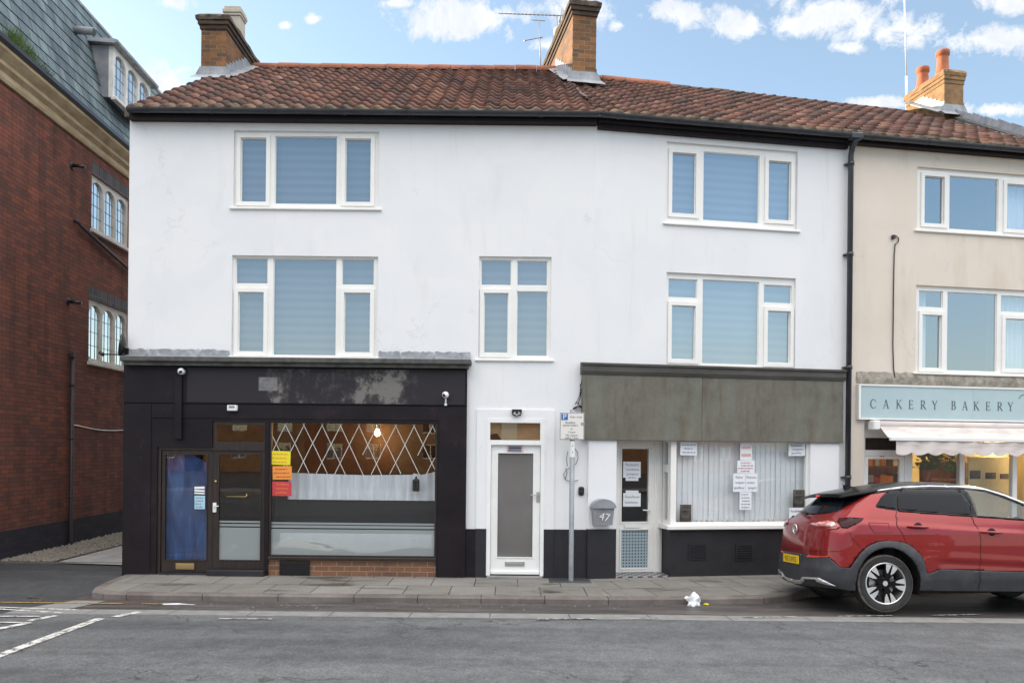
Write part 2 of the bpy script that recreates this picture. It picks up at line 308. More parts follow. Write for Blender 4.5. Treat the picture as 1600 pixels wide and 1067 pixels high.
M['side_frame'] = noisy('grey_cream_window_frame', [(0.3, (0.48, 0.45, 0.40)), (0.7, (0.66, 0.63, 0.57))], 5, 5, 0.5)
M['dormer_paint'] = noisy('dormer_paint', [(0.3, (0.56, 0.55, 0.52)), (0.7, (0.78, 0.77, 0.73))], 4, 7, 0.6)
M['cheek'] = noisy('dormer_cheek_lead', [(0.3, (0.16, 0.17, 0.19)), (0.7, (0.30, 0.31, 0.33))], 3, 7, 0.6)

# ------------------------------------------------------------------ mesh helpers
WM = {}
class MB:
    def __init__(s): s.v = []; s.f = []; s.m = []; s.uv = {}; s.smooth = set()
    def face(s, pts, mi=0, uv=None, smooth=False):
        i = len(s.v); s.v += [Vector(p) for p in pts]; s.f.append(tuple(range(i, i+len(pts)))); s.m.append(mi)
        if uv: s.uv[len(s.f)-1] = uv
        if smooth: s.smooth.add(len(s.f)-1)
        return s
    def idx(s, verts, faces, mi=0, smooth=True):
        i = len(s.v); s.v += [Vector(p) for p in verts]
        for f in faces:
            s.f.append(tuple(i+k for k in f)); s.m.append(mi)
            if smooth: s.smooth.add(len(s.f)-1)
        return s
    def box(s, x0, x1, y0, y1, z0, z1, mi=0, bev=0.0):
        if x0 > x1: x0, x1 = x1, x0
        if y0 > y1: y0, y1 = y1, y0
        if z0 > z1: z0, z1 = z1, z0
        b = min(bev, (x1-x0)*0.45, (y1-y0)*0.45, (z1-z0)*0.45)
        if b <= 0:
            V = [(x0,y0,z0),(x1,y0,z0),(x1,y1,z0),(x0,y1,z0),(x0,y0,z1),(x1,y0,z1),(x1,y1,z1),(x0,y1,z1)]
            return s.idx(V, [(0,3,2,1),(4,5,6,7),(0,1,5,4),(1,2,6,5),(2,3,7,6),(3,0,4,7)], mi, False)
        V = []
        for sx, x in ((1, x0), (-1, x1)):
            for sy, y in ((1, y0), (-1, y1)):
                for sz, z in ((1, z0), (-1, z1)):
                    V += [(x, y+sy*b, z+sz*b), (x+sx*b, y, z+sz*b), (x+sx*b, y+sy*b, z)]
        bm = bmesh.new(); vs = [bm.verts.new(p) for p in V]; r = bmesh.ops.convex_hull(bm, input=vs)
        bm.verts.index_update(); bm.normal_update()
        s.idx([v.co.copy() for v in bm.verts], [tuple(v.index for v in f.verts) for f in bm.faces], mi, False); bm.free(); return s
    def prism(s, poly, y0, y1, mi=0):              # poly in x,z counter-clockwise seen from -y
        n = len(poly); V = [(x, y0, z) for x, z in poly]+[(x, y1, z) for x, z in poly]
        s.idx(V, [tuple(range(n))], mi, False)
        i = len(s.v)-2*n
        s.f.append(tuple(i+n+k for k in reversed(range(n)))); s.m.append(mi)
        for k in range(n):
            j = (k+1) % n; s.f.append((i+k, i+n+k, i+n+j, i+j)); s.m.append(mi)
        return s
    def extrude_x(s, prof, x0, x1, mi=0, smooth=False):   # prof in y,z
        n = len(prof); V = [(x0, y, z) for y, z in prof]+[(x1, y, z) for y, z in prof]
        F = [(k, (k+1) % n, n+(k+1) % n, n+k) for k in range(n)]
        s.idx(V, F, mi, smooth); i = len(s.v)-2*n
        s.f.append(tuple(i+k for k in reversed(range(n)))); s.m.append(mi)
        s.f.append(tuple(i+n+k for k in range(n))); s.m.append(mi); return s
    def tube(s, pts, r, seg=8, mi=0, closed=False):
        P = [Vector(p) for p in pts]; n = len(P); V = []; F = []
        up = None
        for i, p in enumerate(P):
            d = (P[min(i+1, n-1)]-P[max(i-1, 0)]).normalized()
            if up is None:
                up = Vector((0, 0, 1)) if abs(d.z) < 0.9 else Vector((1, 0, 0))
            a = d.cross(up); 
            if a.length < 1e-4: a = d.cross(Vector((1, 0, 0)))
            a.normalize(); bb = a.cross(d).normalized(); up = bb
            rr = r[i] if isinstance(r, (list, tuple)) else r
            for k in range(seg):
                t = 2*math.pi*k/seg; V.append(p+a*math.cos(t)*rr+bb*math.sin(t)*rr)
        for i in range(n-1):
            for k in range(seg):
                j = (k+1) % seg; F.append((i*seg+k, i*seg+j, (i+1)*seg+j, (i+1)*seg+k))
        F.append(tuple(reversed(range(seg)))); F.append(tuple((n-1)*seg+k for k in range(seg)))
        return s.idx(V, F, mi, True)
    def lathe(s, prof, c=(0, 0, 0), axis='z', seg=24, mi=0):   # prof: (radius, height)
        V = []; F = []; n = len(prof)
        for r, h in prof:
            for k in range(seg):
                t = 2*math.pi*k/seg; a, b = r*math.cos(t), r*math.sin(t)
                if axis == 'z': p = (a, b, h)
                elif axis == 'y': p = (a, h, -b)
                else: p = (h, a, b)
                V.append(Vector(c)+Vector(p))
        for i in range(n-1):
            for k in range(seg):
                j = (k+1) % seg; F.append((i*seg+k, i*seg+j, (i+1)*seg+j, (i+1)*seg+k))
        return s.idx(V, F, mi, True)
    def plate(s, x0, x1, z0, z1, holes, y0, y1, mi=0, clear=(), back=False):
        # slab with rectangular openings; 'clear' rectangles are left out too
        holes = list(holes)+list(clear)
        xs = sorted(set([x0, x1]+[min(max(h[0], x0), x1) for h in holes]+[min(max(h[1], x0), x1) for h in holes]))
        zs = sorted(set([z0, z1]+[min(max(h[2], z0), z1) for h in holes]+[min(max(h[3], z0), z1) for h in holes]))
        nx, nzn = len(xs)-1, len(zs)-1
        def solid(i, j):
            if i < 0 or j < 0 or i >= nx or j >= nzn: return False
            cx, cz = (xs[i]+xs[i+1])/2, (zs[j]+zs[j+1])/2
            return not any(h[0] < cx < h[1] and h[2] < cz < h[3] for h in holes)
        for i in range(nx):
            for j in range(nzn):
                if not solid(i, j): continue
                a, b, c, d = xs[i], xs[i+1], zs[j], zs[j+1]
                s.face([(a, y0, c), (b, y0, c), (b, y0, d), (a, y0, d)], mi)
                if back: s.face([(b, y1, c), (a, y1, c), (a, y1, d), (b, y1, d)], mi)
                if not solid(i-1, j): s.face([(a, y1, c), (a, y0, c), (a, y0, d), (a, y1, d)], mi)
                if not solid(i+1, j): s.face([(b, y0, c), (b, y1, c), (b, y1, d), (b, y0, d)], mi)
                if not solid(i, j-1): s.face([(a, y1, c), (b, y1, c), (b, y0, c), (a, y0, c)], mi)
                if not solid(i, j+1): s.face([(a, y0, d), (b, y0, d), (b, y1, d), (a, y1, d)], mi)
        return s
    def strip(s, pts, w, y0, y1, mi=0):            # flat ribbon along x,z points, thickness y0..y1
        P = [Vector((p[0], 0, p[1])) for p in pts]; n = len(P); A = []; B = []
        for i in range(n):
            d = (P[min(i+1, n-1)]-P[max(i-1, 0)]).normalized(); nn = Vector((-d.z, 0, d.x))
            ww = w[i] if isinstance(w, (list, tuple)) else w
            A.append(P[i]+nn*ww/2); B.append(P[i]-nn*ww/2)
        for i in range(n-1):
            poly = [(B[i].x, B[i].z), (B[i+1].x, B[i+1].z), (A[i+1].x, A[i+1].z), (A[i].x, A[i].z)]
            s.prism(poly, y0, y1, mi)
        return s

def obj(name, mb, mats, parent=None, frame=None, weld=False, smooth_angle=None):
    frame = frame or FL
    if not isinstance(mats, (list, tuple)): mats = [mats]
    me = bpy.data.meshes.new(name)
    lo = Vector([min(v[i] for v in mb.v) for i in range(3)]); hi = Vector([max(v[i] for v in mb.v) for i in range(3)])
    c = Vector(((lo.x+hi.x)/2, (lo.y+hi.y)/2, lo.z))
    me.from_pydata([v-c for v in mb.v], [], mb.f)
    for m_ in mats: me.materials.append(m_)
    uvl = me.uv_layers.new(name='UVMap')
    for p in me.polygons:
        p.material_index = mb.m[p.index]
        if p.index in mb.smooth: p.use_smooth = True
        u = mb.uv.get(p.index); n = p.normal
        for k, li in enumerate(p.loop_indices):
            if u: uvl.data[li].uv = u[k]; continue
            co = mb.v[me.loops[li].vertex_index]
            if abs(n.z) > 0.85: uvl.data[li].uv = (co.x, co.y)
            elif abs(n.x) > abs(n.y): uvl.data[li].uv = (co.y, co.z)
            else: uvl.data[li].uv = (co.x, co.z)
    if weld or smooth_angle:
        bm = bmesh.new(); bm.from_mesh(me); bmesh.ops.remove_doubles(bm, verts=bm.verts, dist=1e-5)
        if smooth_angle:
            for f in bm.faces: f.smooth = True
            for e in bm.edges:
                if len(e.link_faces) == 2 and e.calc_face_angle(0) > smooth_angle: e.smooth = False
        bm.to_mesh(me); bm.free()
    o = bpy.data.objects.new(name, me); COL.objects.link(o)
    w = frame @ Matrix.Translation(c)
    WM[o] = w
    if parent is not None:
        o.parent = parent; o.matrix_basis = WM[parent].inverted() @ w
    else: o.matrix_basis = w
    return o
def islands(mb):
    par = list(range(len(mb.v)))
    def find(a):
        while par[a] != a: par[a] = par[par[a]]; a = par[a]
        return a
    for f in mb.f:
        for k in f[1:]: par[find(k)] = find(f[0])
    groups = {}
    for i, f in enumerate(mb.f): groups.setdefault(find(f[0]), []).append(i)
    out = []
    for g in groups.values():
        m2 = MB(); ids = {}
        for i in g:
            for k in mb.f[i]:
                if k not in ids: ids[k] = len(m2.v); m2.v.append(mb.v[k])
            m2.f.append(tuple(ids[k] for k in mb.f[i])); m2.m.append(mb.m[i])
            if i in mb.uv: m2.uv[len(m2.f)-1] = mb.uv[i]
            if i in mb.smooth: m2.smooth.add(len(m2.f)-1)
        out.append(m2)
    return out
def objs(name, mb, mats, parent=None, frame=None):   # one object per separate piece
    return [obj(name, m_, mats, parent, frame) for m_ in islands(mb)]
def tag(o, label, cat, group=None):
    o['label'] = label; o['category'] = cat
    if group: o['group'] = group
    return o
def thing(name, label, cat, frame=None, loc=(0, 0, 0), group=None):
    o = bpy.data.objects.new(name, None); COL.objects.link(o); o.empty_display_size = 0.2
    w = (frame or FL) @ Matrix.Translation(loc); WM[o] = w; o.matrix_basis = w
    return tag(o, label, cat, group)
def struct(name, mb, mats, frame=None, kind='structure'):
    o = obj(name, mb, mats, None, frame); o['kind'] = kind; return o
def text_mesh(txt, size, font_w=1.0):
    cu = bpy.data.curves.new('txt', 'FONT'); cu.body = txt; cu.size = size; cu.align_x = 'CENTER'; cu.align_y = 'CENTER'
    cu.extrude = 0.0; cu.resolution_u = 3; cu.space_line = 0.9
    o = bpy.data.objects.new('txt', cu); COL.objects.link(o)
    dg = bpy.context.evaluated_depsgraph_get(); dg.update()
    me = bpy.data.meshes.new_from_object(o.evaluated_get(dg))
    V = [v.co.copy() for v in me.vertices]; F = [tuple(p.vertices) for p in me.polygons]
    bpy.data.objects.remove(o); bpy.data.curves.remove(cu); bpy.data.meshes.remove(me)
    return V, F
def add_text(mb, txt, x, z, size, y, mi=0, sx=1.0, th=0.001):
    V, F = text_mesh(txt, size)
    mb.idx([(x+v.x*sx, y, z+v.y) for v in V], F, mi, False)
    return mb
# ------------------------------------------------------------------ ground
def gmat_road(name, base, wet):
    m, N, Lk, b = newmat(name)
    c = ramp(N, Lk, nz(N, Lk, 75, 7, 0.8), [(0.3, tuple(x*0.5 for x in base)), (0.52, base), (0.68, tuple(min(1, x*1.9) for x in base))])
    c = mix(N, Lk, 0.9, c, ramp(N, Lk, nz(N, Lk, 5, 9, 0.72), [(0.34, (0.70, 0.70, 0.71)), (0.5, (1, 1, 1)), (0.68, (1.25, 1.24, 1.22))]), 'MULTIPLY')
    c = mix(N, Lk, 0.9, c, ramp(N, Lk, nz(N, Lk, 34, 4, 0.85), [(0.32, (0.62, 0.62, 0.63)), (0.5, (1, 1, 1)), (0.68, (1.45, 1.44, 1.42))]), 'MULTIPLY')
    c = mix(N, Lk, 0.8, c, ramp(N, Lk, nz(N, Lk, 1.6, 7, 0.6, vscale=(0.10, 1.5, 1)), [(0.36, (0.72, 0.72, 0.73)), (0.5, (1, 1, 1)), (0.66, (1.18, 1.18, 1.17))]), 'MULTIPLY')
    c = mix(N, Lk, 0.8, c, ramp(N, Lk, nz(N, Lk, 0.7, 8, 0.65, vscale=(0.5, 1.6, 1)), [(0.3, (0.66, 0.67, 0.70)), (0.7, (1.2, 1.2, 1.18))]), 'MULTIPLY')
    v = N.new('ShaderNodeTexVoronoi'); v.feature = 'DISTANCE_TO_EDGE'; v.inputs['Scale'].default_value = 0.55
    tc = N.new('ShaderNodeTexCoord'); nn = N.new('ShaderNodeTexNoise'); nn.inputs['Scale'].default_value = 2.5; nn.inputs['Detail'].default_value = 8
    Lk.new(tc.outputs['Object'], nn.inputs[0])
    ma = N.new('ShaderNodeVectorMath'); ma.operation = 'MULTIPLY_ADD'; ma.inputs[1].default_value = (0.9, 0.9, 0); Lk.new(nn.outputs['Color'], ma.inputs[0]); Lk.new(tc.outputs['Object'], ma.inputs[2])
    Lk.new(ma.outputs[0], v.inputs['Vector'])
    cr = ramp(N, Lk, v.outputs['Distance'], [(0.0, (1, 1, 1)), (0.007, (0, 0, 0))])
    gate = ramp(N, Lk, nz(N, Lk, 0.45, 3, 0.5), [(0.50, (0, 0, 0)), (0.56, (1, 1, 1))])
    cm = mix(N, Lk, 1.0, cr, gate, 'MULTIPLY')
    c = mix(N, Lk, cm, c, (0.030, 0.031, 0.033))
    Lk.new(c, b.inputs['Base Color'])
    rr = N.new('ShaderNodeMapRange'); rr.inputs[3].default_value = 0.55; rr.inputs[4].default_value = 0.8; Lk.new(nz(N, Lk, 1.2, 6, 0.6), rr.inputs[0]); Lk.new(rr.outputs[0], b.inputs['Roughness'])
    bump(N, Lk, b, nz(N, Lk, 120, 4, 0.8), 0.5, 0.006); return m
M['road'] = gmat_road('asphalt', (0.102, 0.109, 0.114), 0)
M['side_road'] = gmat_road('dark_tarmac', (0.052, 0.055, 0.058), 0)
M['channel'] = noisy('gutter_tarmac', [(0.3, (0.036, 0.034, 0.033)), (0.5, (0.080, 0.075, 0.072)), (0.66, (0.15, 0.142, 0.135)), (0.8, (0.20, 0.19, 0.18))], 3.0, 10, 0.55, 0.72, vscale=(0.35, 2.2, 1), bscale=70, bstr=0.5, bdist=0.006,
    stops2=[(0.35, (0.55, 0.50, 0.48)), (0.52, (1, 0.97, 0.95)), (0.66, (1.0, 0.70, 0.60))], scale2=0.8, vscale2=(0.35, 1.6, 1), fac2=0.9)
M['ground'] = noisy('ground_tarmac', [(0.3, (0.045, 0.047, 0.05)), (0.7, (0.075, 0.077, 0.08))], 2, 8, 0.85)
def slabmat(name, bw, bh):
    m = bricky(name, (0.20, 0.195, 0.18), (0.245, 0.235, 0.22), (0.035, 0.033, 0.030), bw, bh, 0.014, 0.75,
        dirt=[(0.3, (0.62, 0.61, 0.60)), (0.7, (1.15, 1.14, 1.1))], bstr=0.5)
    N, Lk = m.node_tree.nodes, m.node_tree.links; b = N['Principled BSDF']
    src = b.inputs['Base Color'].links[0].from_socket
    w = ramp(N, Lk, nz(N, Lk, 1.3, 5, 0.55, vscale=(0.55, 1.8, 1)), [(0.56, (0, 0, 0)), (0.64, (1, 1, 1))])
    Lk.new(mix(N, Lk, w, src, mix(N, Lk, 1.0, src, (0.45, 0.43, 0.42), 'MULTIPLY')), b.inputs['Base Color'])
    r = ramp(N, Lk, w, [(0, (0.78,)*3), (1, (0.30,)*3)]); Lk.new(r, b.inputs['Roughness'])
    return m
M['slab'] = slabmat('paving_slabs', 0.60, 0.62)
M['kerb'] = noisy('kerb_stone', [(0.3, (0.12, 0.106, 0.098)), (0.7, (0.215, 0.195, 0.182))], 3, 9, 0.75, 0.7, bscale=50, bstr=0.4,
    stops2=[(0.35, (0.55, 0.50, 0.47)), (0.6, (1.05, 1.02, 1))], scale2=1.2, fac2=0.8)
M['concrete'] = noisy('concrete_channel', [(0.3, (0.16, 0.16, 0.155)), (0.7, (0.26, 0.26, 0.25))], 5, 9, 0.8, 0.7, bscale=60, bstr=0.4)
def worn(name, col, thr=0.44):
    m, N, Lk, b = newmat(name)
    f = ramp(N, Lk, nz(N, Lk, 14, 9, 0.75), [(thr-0.05, (0, 0, 0)), (thr+0.06, (1, 1, 1))])
    Lk.new(mix(N, Lk, f, (0.085, 0.088, 0.092), col), b.inputs['Base Color']); b.inputs['Roughness'].default_value = 0.75; return m
M['line_white'] = worn('worn_white_paint', (0.56, 0.56, 0.53), 0.455)
M['line_thin'] = worn('faded_white_paint', (0.50, 0.50, 0.48), 0.50)
M['line_yellow'] = worn('worn_yellow_paint', (0.46, 0.30, 0.07), 0.46)

def road_z(y):                                       # crossfall out of the gutter, then the crown
    pts = [(-20, -0.13), (-13, -0.03), (-9, 0.0), (-2.9, -0.025), (-2.57, -0.036), (-1.5, -0.085), (-.5, -.13), (3, -0.135)]
    for (a, za), (b, zb) in zip(pts, pts[1:]):
        if y <= b: return za+(zb-za)*(y-a)/(b-a)
    return -0.135
struct('ground', MB().face([(-900, -900, -0.32), (900, -900, -0.32), (900, 900, -0.32), (-900, 900, -0.32)]), M['ground'])
ys = [-20, -17, -13, -11, -9, -7, -5, -4, -2.9, -2.57]
def sheet(ylist, x0, x1, dz=0.0, n=24):
    mb = MB(); xs = [x0+(x1-x0)*i/n for i in range(n+1)]
    V = [(x, y, road_z(y)+dz) for y in ylist for x in xs]; F = []
    for j in range(len(ylist)-1):
        for i in range(n): F.append((j*(n+1)+i, j*(n+1)+i+1, (j+1)*(n+1)+i+1, (j+1)*(n+1)+i))
    return mb.idx(V, F, 0, True)
struct('road', sheet(ys, -60, 60), M['road'])
struct('road_edge', sheet([-2.57, -2.2, -1.8, -1.5, -1.0, 0.0, 1.5], -5.6, 30, 0, 20), M['channel'])
struct('side_road', sheet([-2.57, -2.0, -1.5, -1.2], -60, -5.6, 0, 20), M['side_road'])
# concrete channel of butted blocks
mb = MB(); x = -5.75
rr = random.Random(3)
while x < 24:
    l = 0.92; j = rr.uniform(-.004, .004)
    V = [(x, -2.57+j, road_z(-2.57)+.006), (x+l-.012, -2.57+j, road_z(-2.57)+.006), (x+l-.012, -2.25, road_z(-2.25)+.006), (x, -2.25, road_z(-2.25)+.006)]
    V += [(p[0], p[1], p[2]-.03) for p in V]
    mb.idx(V, [(0, 1, 2, 3), (0, 4, 5, 1), (1, 5, 6, 2), (2, 6, 7, 3), (3, 7, 4, 0)], 0, False); x += l
mb.idx([(-5.75, -2.25, road_z(-2.25)+.005), (-5.2, -2.25, road_z(-2.25)+.005), (-5.1, -1.6, road_z(-1.6)+.005), (-5.5, -1.6, road_z(-1.6)+.005)], [(0, 1, 2, 3)], 0, False)
struct('drainage_channel', mb, M['concrete'])

KERB = [(-5.62, 0.30), (-5.645, -0.1), (-5.60, -0.7), (-5.53, -1.10), (-5.44, -1.33), (-5.22, -1.46), (-4.9, -1.505), (-2.0, -1.51), (1.25, -1.50), (2.4, -1.42), (3.3, -1.30), (3.75, -1.05), (4.1, -0.70), (4.6, -.55), (7, -0.16), (14, 1.0), (30, 3.7)]
def offset_line(P, d):
    out = []
    for i, p in enumerate(P):
        a = Vector(P[max(i-1, 0)]); b = Vector(P[min(i+1, len(P)-1)]); t = (b-a).normalized(); n = Vector((-t.y, t.x))
        out.append((p[0]+n.x*d, p[1]+n.y*d))
    return out
def resample(P, l):
    out = [P[0]]; 
    for a, b in zip(P, P[1:]):
        L = math.dist(a, b); n = max(1, round(L/l))
        for k in range(1, n+1): out.append((a[0]+(b[0]-a[0])*k/n, a[1]+(b[1]-a[1])*k/n))
    return out
KP = resample(KERB, 0.91); KI = offset_line(KP, 0.13)
mb = MB()
for i in range(len(KP)-1):                           # one kerb stone per step, 8 mm joints
    a, b, c, d = [Vector((*p, 0)) for p in (KP[i], KP[i+1], KI[i+1], KI[i])]
    L = max((b-a).length, 1e-3); g = (b-a)/L*min(0.004, L*.1)
    a, b, c, d = a+g, b-g, c-g, d+g
    nn = (d-a).normalized()*.016
    top = [a+nn, b+nn, c, d]
    V = [Vector((p.x, p.y, -.2)) for p in (a, b, c, d)]+[Vector((a.x, a.y, -.022)), Vector((b.x, b.y, -.022)), Vector((c.x, c.y, 0.003)), Vector((d.x, d.y, .003))]+[Vector((p.x, p.y, -.002)) for p in (a+nn, b+nn)]
    mb.idx(V, [(0, 1, 5, 4), (4, 5, 9, 8), (8, 9, 6, 7), (1, 2, 6, 9, 5), (3, 0, 4, 8, 7), (2, 3, 7, 6)], 0, False)
struct('kerb', mb, M['kerb'])
# pavement: slabs follow each front
mb = MB()
def pave(poly, fr):
    inv = fr.inverted()
    mb.face([(x, y, 0.0) for x, y in poly], 0, [((inv @ Vector((x, y, 0))).x, (inv @ Vector((x, y, 0))).y) for x, y in poly])
iL = [p for p in KI if p[0] <= 1.3]; iR = [p for p in KI if p[0] > 1.3]
bend = (1.22, -1.37)
pave([(-5.60, 0.4)]+[p for p in iL if p[1] < 0.36][0:]+[bend, (1.19, 0.4)], FL @ Matrix.Translation((0.1, -1.37, 0)))
pave([(1.19, 0.4), bend]+iR+[(30, 5.2)], FR @ Matrix.Translation((0.2, -1.50, 0)))
struct('pavement', mb, M['slab'])
# alley and forecourt left of the white building
mb = MB()
mb.idx([(-14, -1.2, road_z(-1.2)+.001), (-5.5, -1.2, road_z(-1.2)+.001), (-5.56, -0.6, -.06), (-14, -.55, -.03), (-5.6, 0.35, -0.02), (-14, 0.35, -0.005), (-5.68, 18, 0.02), (-14, 18, .02), (-5.68, .35, -.01)],
    [(0, 1, 2, 3), (3, 2, 4, 5), (5, 4, 8, 6, 7)], 0, False)
struct('forecourt', mb, M['side_road'])
mb = MB(); mb.idx([(-7.25, .9, .012), (-6.1, .75, .012), (-5.72, 1.4, .012), (-5.72, 16, .03), (-7.2, 16, .03)], [(0, 1, 2, 3, 4)], 0, False)
V = []
M['pale_concrete'] = noisy('pale_concrete', [(0.3, (0.27, 0.27, 0.26)), (0.7, (0.40, 0.40, 0.38))], 3, 8, 0.85)
struct('alley_path', mb, M['pale_concrete'])
mb = MB(); mb.box(-8.14, -5.9, .90, .985, -.02, .014); struct('edging_strip', mb, M['kerb'])
M['pebble'] = noisy('pebbles', [(0.3, (0.10, 0.09, 0.075)), (0.5, (0.22, 0.20, 0.165)), (0.7, (0.36, 0.33, 0.28))], 30, 4, 0.85)
mb = MB(); rr = random.Random(11)
mb.idx([(-8.2, 1.0, .008), (-7.32, 1.0, .008), (-7.32, 16, .025), (-8.9, 16, .025)], [(0, 1, 2, 3)], 0, False)
for k in range(5200):
    y = 1.02+11*rr.random()**1.6; x = rr.uniform(-8.2-.045*(y-1), -7.33); r = rr.uniform(.014, .034)
    a = rr.random()*6.28; ca, sa = math.cos(a)*r, math.sin(a)*r; h = r*rr.uniform(.5, 1.0); z = .012+rr.random()*.012
    mb.idx([(x+ca, y+sa, z), (x-sa*.8, y+ca*.8, z), (x-ca, y-sa, z), (x+sa*.8, y-ca*.8, z), (x+ca*.3, y, z+h)], [(0, 1, 4), (1, 2, 4), (2, 3, 4), (3, 0, 4)], 0, True)
struct('gravel_strip', mb, M['pebble'], None, 'stuff')

# painted lines
def gpt(u, v, z=-0.03):
    for _ in range(8):
        rx, rz = pray(u, v); d = (z-CAMH)/rz; y = d-DIST; z = road_z(y)
    return (rx*d, y)
def line_marks(name, segs, mat, dz=.007):
    mb = MB()
    for (u0, v0, u1, v1, w) in segs:
        a, b = Vector(gpt(u0, v0)), Vector(gpt(u1, v1)); t = (b-a).normalized(); n = Vector((-t.y, t.x))*w/2
        k = max(1, int((b-a).length/.35))
        for i in range(k):
            p, q = a+(b-a)*i/k, a+(b-a)*(i+1)/k
            mb.idx([(p.x-n.x, p.y-n.y, road_z(p.y-n.y)+dz), (q.x-n.x, q.y-n.y, road_z(q.y-n.y)+dz), (q.x+n.x, q.y+n.y, road_z(q.y+n.y)+dz), (p.x+n.x, p.y+n.y, road_z(p.y+n.y)+dz)], [(0, 1, 2, 3)], 0, False)
    return struct(name, mb, mat)
line_marks('white_line', [(-70, 1050, 158, 966, .11), (179, 964, 218, 956, .10), (46, 970, 87, 962, .09), (-40, 990, 47, 973, .10)], M['line_white'])
line_marks('junction_line', [(-60, 947, 126, 953.5, .06), (-60, 948, 96, 958, .06), (-60, 963, 62, 963.5, .05), (-60, 973, 48, 973, .05)], M['line_white'], .009)
line_marks('bay_line', [(342, 967.5, 425, 967.8, .045), (840, 968, 930, 967.5, .04), (985, 967, 1033, 967, .04), (1160, 965.5, 1245, 964.5, .045), (1310, 963.5, 1395, 962.5, .05), (1455, 962, 1530, 960.8, .05)], M['line_thin'], .012)
line_marks('yellow_line', [(-60, 940.5, 193, 943.5, .05), (222, 943.5, 255, 944, .05)], M['line_yellow'], .009)

# ------------------------------------------------------------------ roof, gutter, ridge, chimney builders
ZE, YE, ZR, YR = 6.755, -0.14, 9.53, 4.3              # eave and ridge
TW, TL = 0.235, 0.335
def tile_roof(name, frame, x0, x1, parent, mat, clips=(), sag=None, seed=1):
    rr = random.Random(seed); mb = MB()
    sl_ = math.hypot(YR-YE, ZR-ZE); dy, dz = (YR-YE)/sl_, (ZR-ZE)/sl_
    nr = int(sl_/TL)+1; c0, c1 = math.floor(x0/TW), math.ceil(x1/TW); K = 8
    bm_clips = [(Vector(p), Vector(n)) for p, n in clips]
    for c in range(c0, c1):
        for r in range(nr):
            xa = c*TW; s0 = r*TL; s1 = min((r+1)*TL+.02, sl_)
            if s1 <= s0: continue
            xm, ym = xa+TW/2, YE+dy*(s0+s1)/2
            if any((Vector((xm, ym, 0))-p).dot(n) > 0.30 for p, n in bm_clips): continue
            jz = rr.uniform(-.006, .006); jt = rr.uniform(-.006, .006); js = rr.uniform(-.012, .012) if r else rr.uniform(-.02, .01)
            V = []
            for si, (s, h) in enumerate(((s0+js, .010), (s0+js, .040), (s1, .004))):
                for k in range(K+1):
                    f = k/K; x = xa+TW*f*1.02
                    pz = .052*(0.5+0.5*math.cos(2*math.pi*(f-.30)))**1.35
                    hh = h+(pz if si else pz-.012)+jz+jt*(f-.5)
                    y = YE+dy*s-dz*hh; z = ZE+dz*s+dy*hh
                    if sag: z += sag(x, y)
                    V.append((x, y, z))
            F = []
            for k in range(K): F += [(k, k+1, K+2+k, K+1+k), (K+1+k, K+2+k, 2*K+3+k, 2*K+2+k)]
            base = len(mb.f); mb.idx(V, F, 0, True)
            for q in range(base, len(mb.f)): mb.uv[q] = [(c+.5, r+.5)]*4
    o = obj(name, mb, mat, parent, frame)
    if clips:
        bm = bmesh.new(); bm.from_mesh(o.data); inv = (frame.inverted() @ WM[o]).inverted()
        for p, n in clips:
            bmesh.ops.bisect_plane(bm, geom=bm.verts[:]+bm.edges[:]+bm.faces[:], plane_co=inv @ Vector(p), plane_no=Vector(n), clear_outer=True)
        bm.to_mesh(o.data); bm.free()
    # solid deck underneath keeps the attic dark
    return o
def ridge(mb, p0, p1, r=0.115, l=0.45, z=0.0):
    p0, p1 = Vector(p0), Vector(p1); L = (p1-p0).length; n = max(1, round(L/l)); d = (p1-p0)/L; side = Vector((0, 0, 1)).cross(d).normalized()
    up = d.cross(side)
    for i in range(n):
        a = p0+d*(L*i/n); b = p0+d*(L*(i+1)/n-.008); K = 9; V = []
        dzj = random.uniform(-.008, .008)
        for q, rr_ in ((a, r), (b, r*.97)):
            for k in range(K+1):
                t = math.pi*(k/K)*1.1-math.pi*.05
                V.append(q+side*math.cos(t)*rr_+up*(math.sin(t)*rr_+dzj))
            for k in range(K, -1, -1):
                t = math.pi*(k/K)*1.1-math.pi*.05
                V.append(q+side*math.cos(t)*(rr_-.02)+up*(math.sin(t)*(rr_-.02)+dzj))
        m_ = 2*(K+1); F = [(k, (k+1) % m_, m_+(k+1) % m_, m_+k) for k in range(m_)]+[tuple(reversed(range(m_))), tuple(m_+k for k in range(m_))]
        mb.idx(V, F, 0, False)
    return mb
def gutter_mesh(x0, x1, y=-0.20, z=6.75, r=0.062):
    mb = MB(); K = 10; prof = []
    for k in range(K+1):
        t = math.pi+math.pi*k/K; prof.append((y+math.cos(t)*r, z+math.sin(t)*r*.95))
    prof = prof+[(yy+(y-yy)*.1, zz+.004+(z-zz)*.08) for yy, zz in reversed(prof)]
    mb.extrude_x(prof, x0, x1)
    n = int((x1-x0)/0.95)
    for i in range(n+1):                             # brackets and unions
        x = x0+.25+i*.95
        if x > x1-.05: break
        w = .012 if i % 3 else .05
        pr = [(y+math.cos(math.pi+math.pi*k/K)*(r+.007), z+.004+math.sin(math.pi+math.pi*k/K)*(r+.007)) for k in range(K+1)]
        mb.extrude_x(pr+[(y+r*.8, z+.004), (y-r*.8, z+.004)], x, x+w)
    return mb
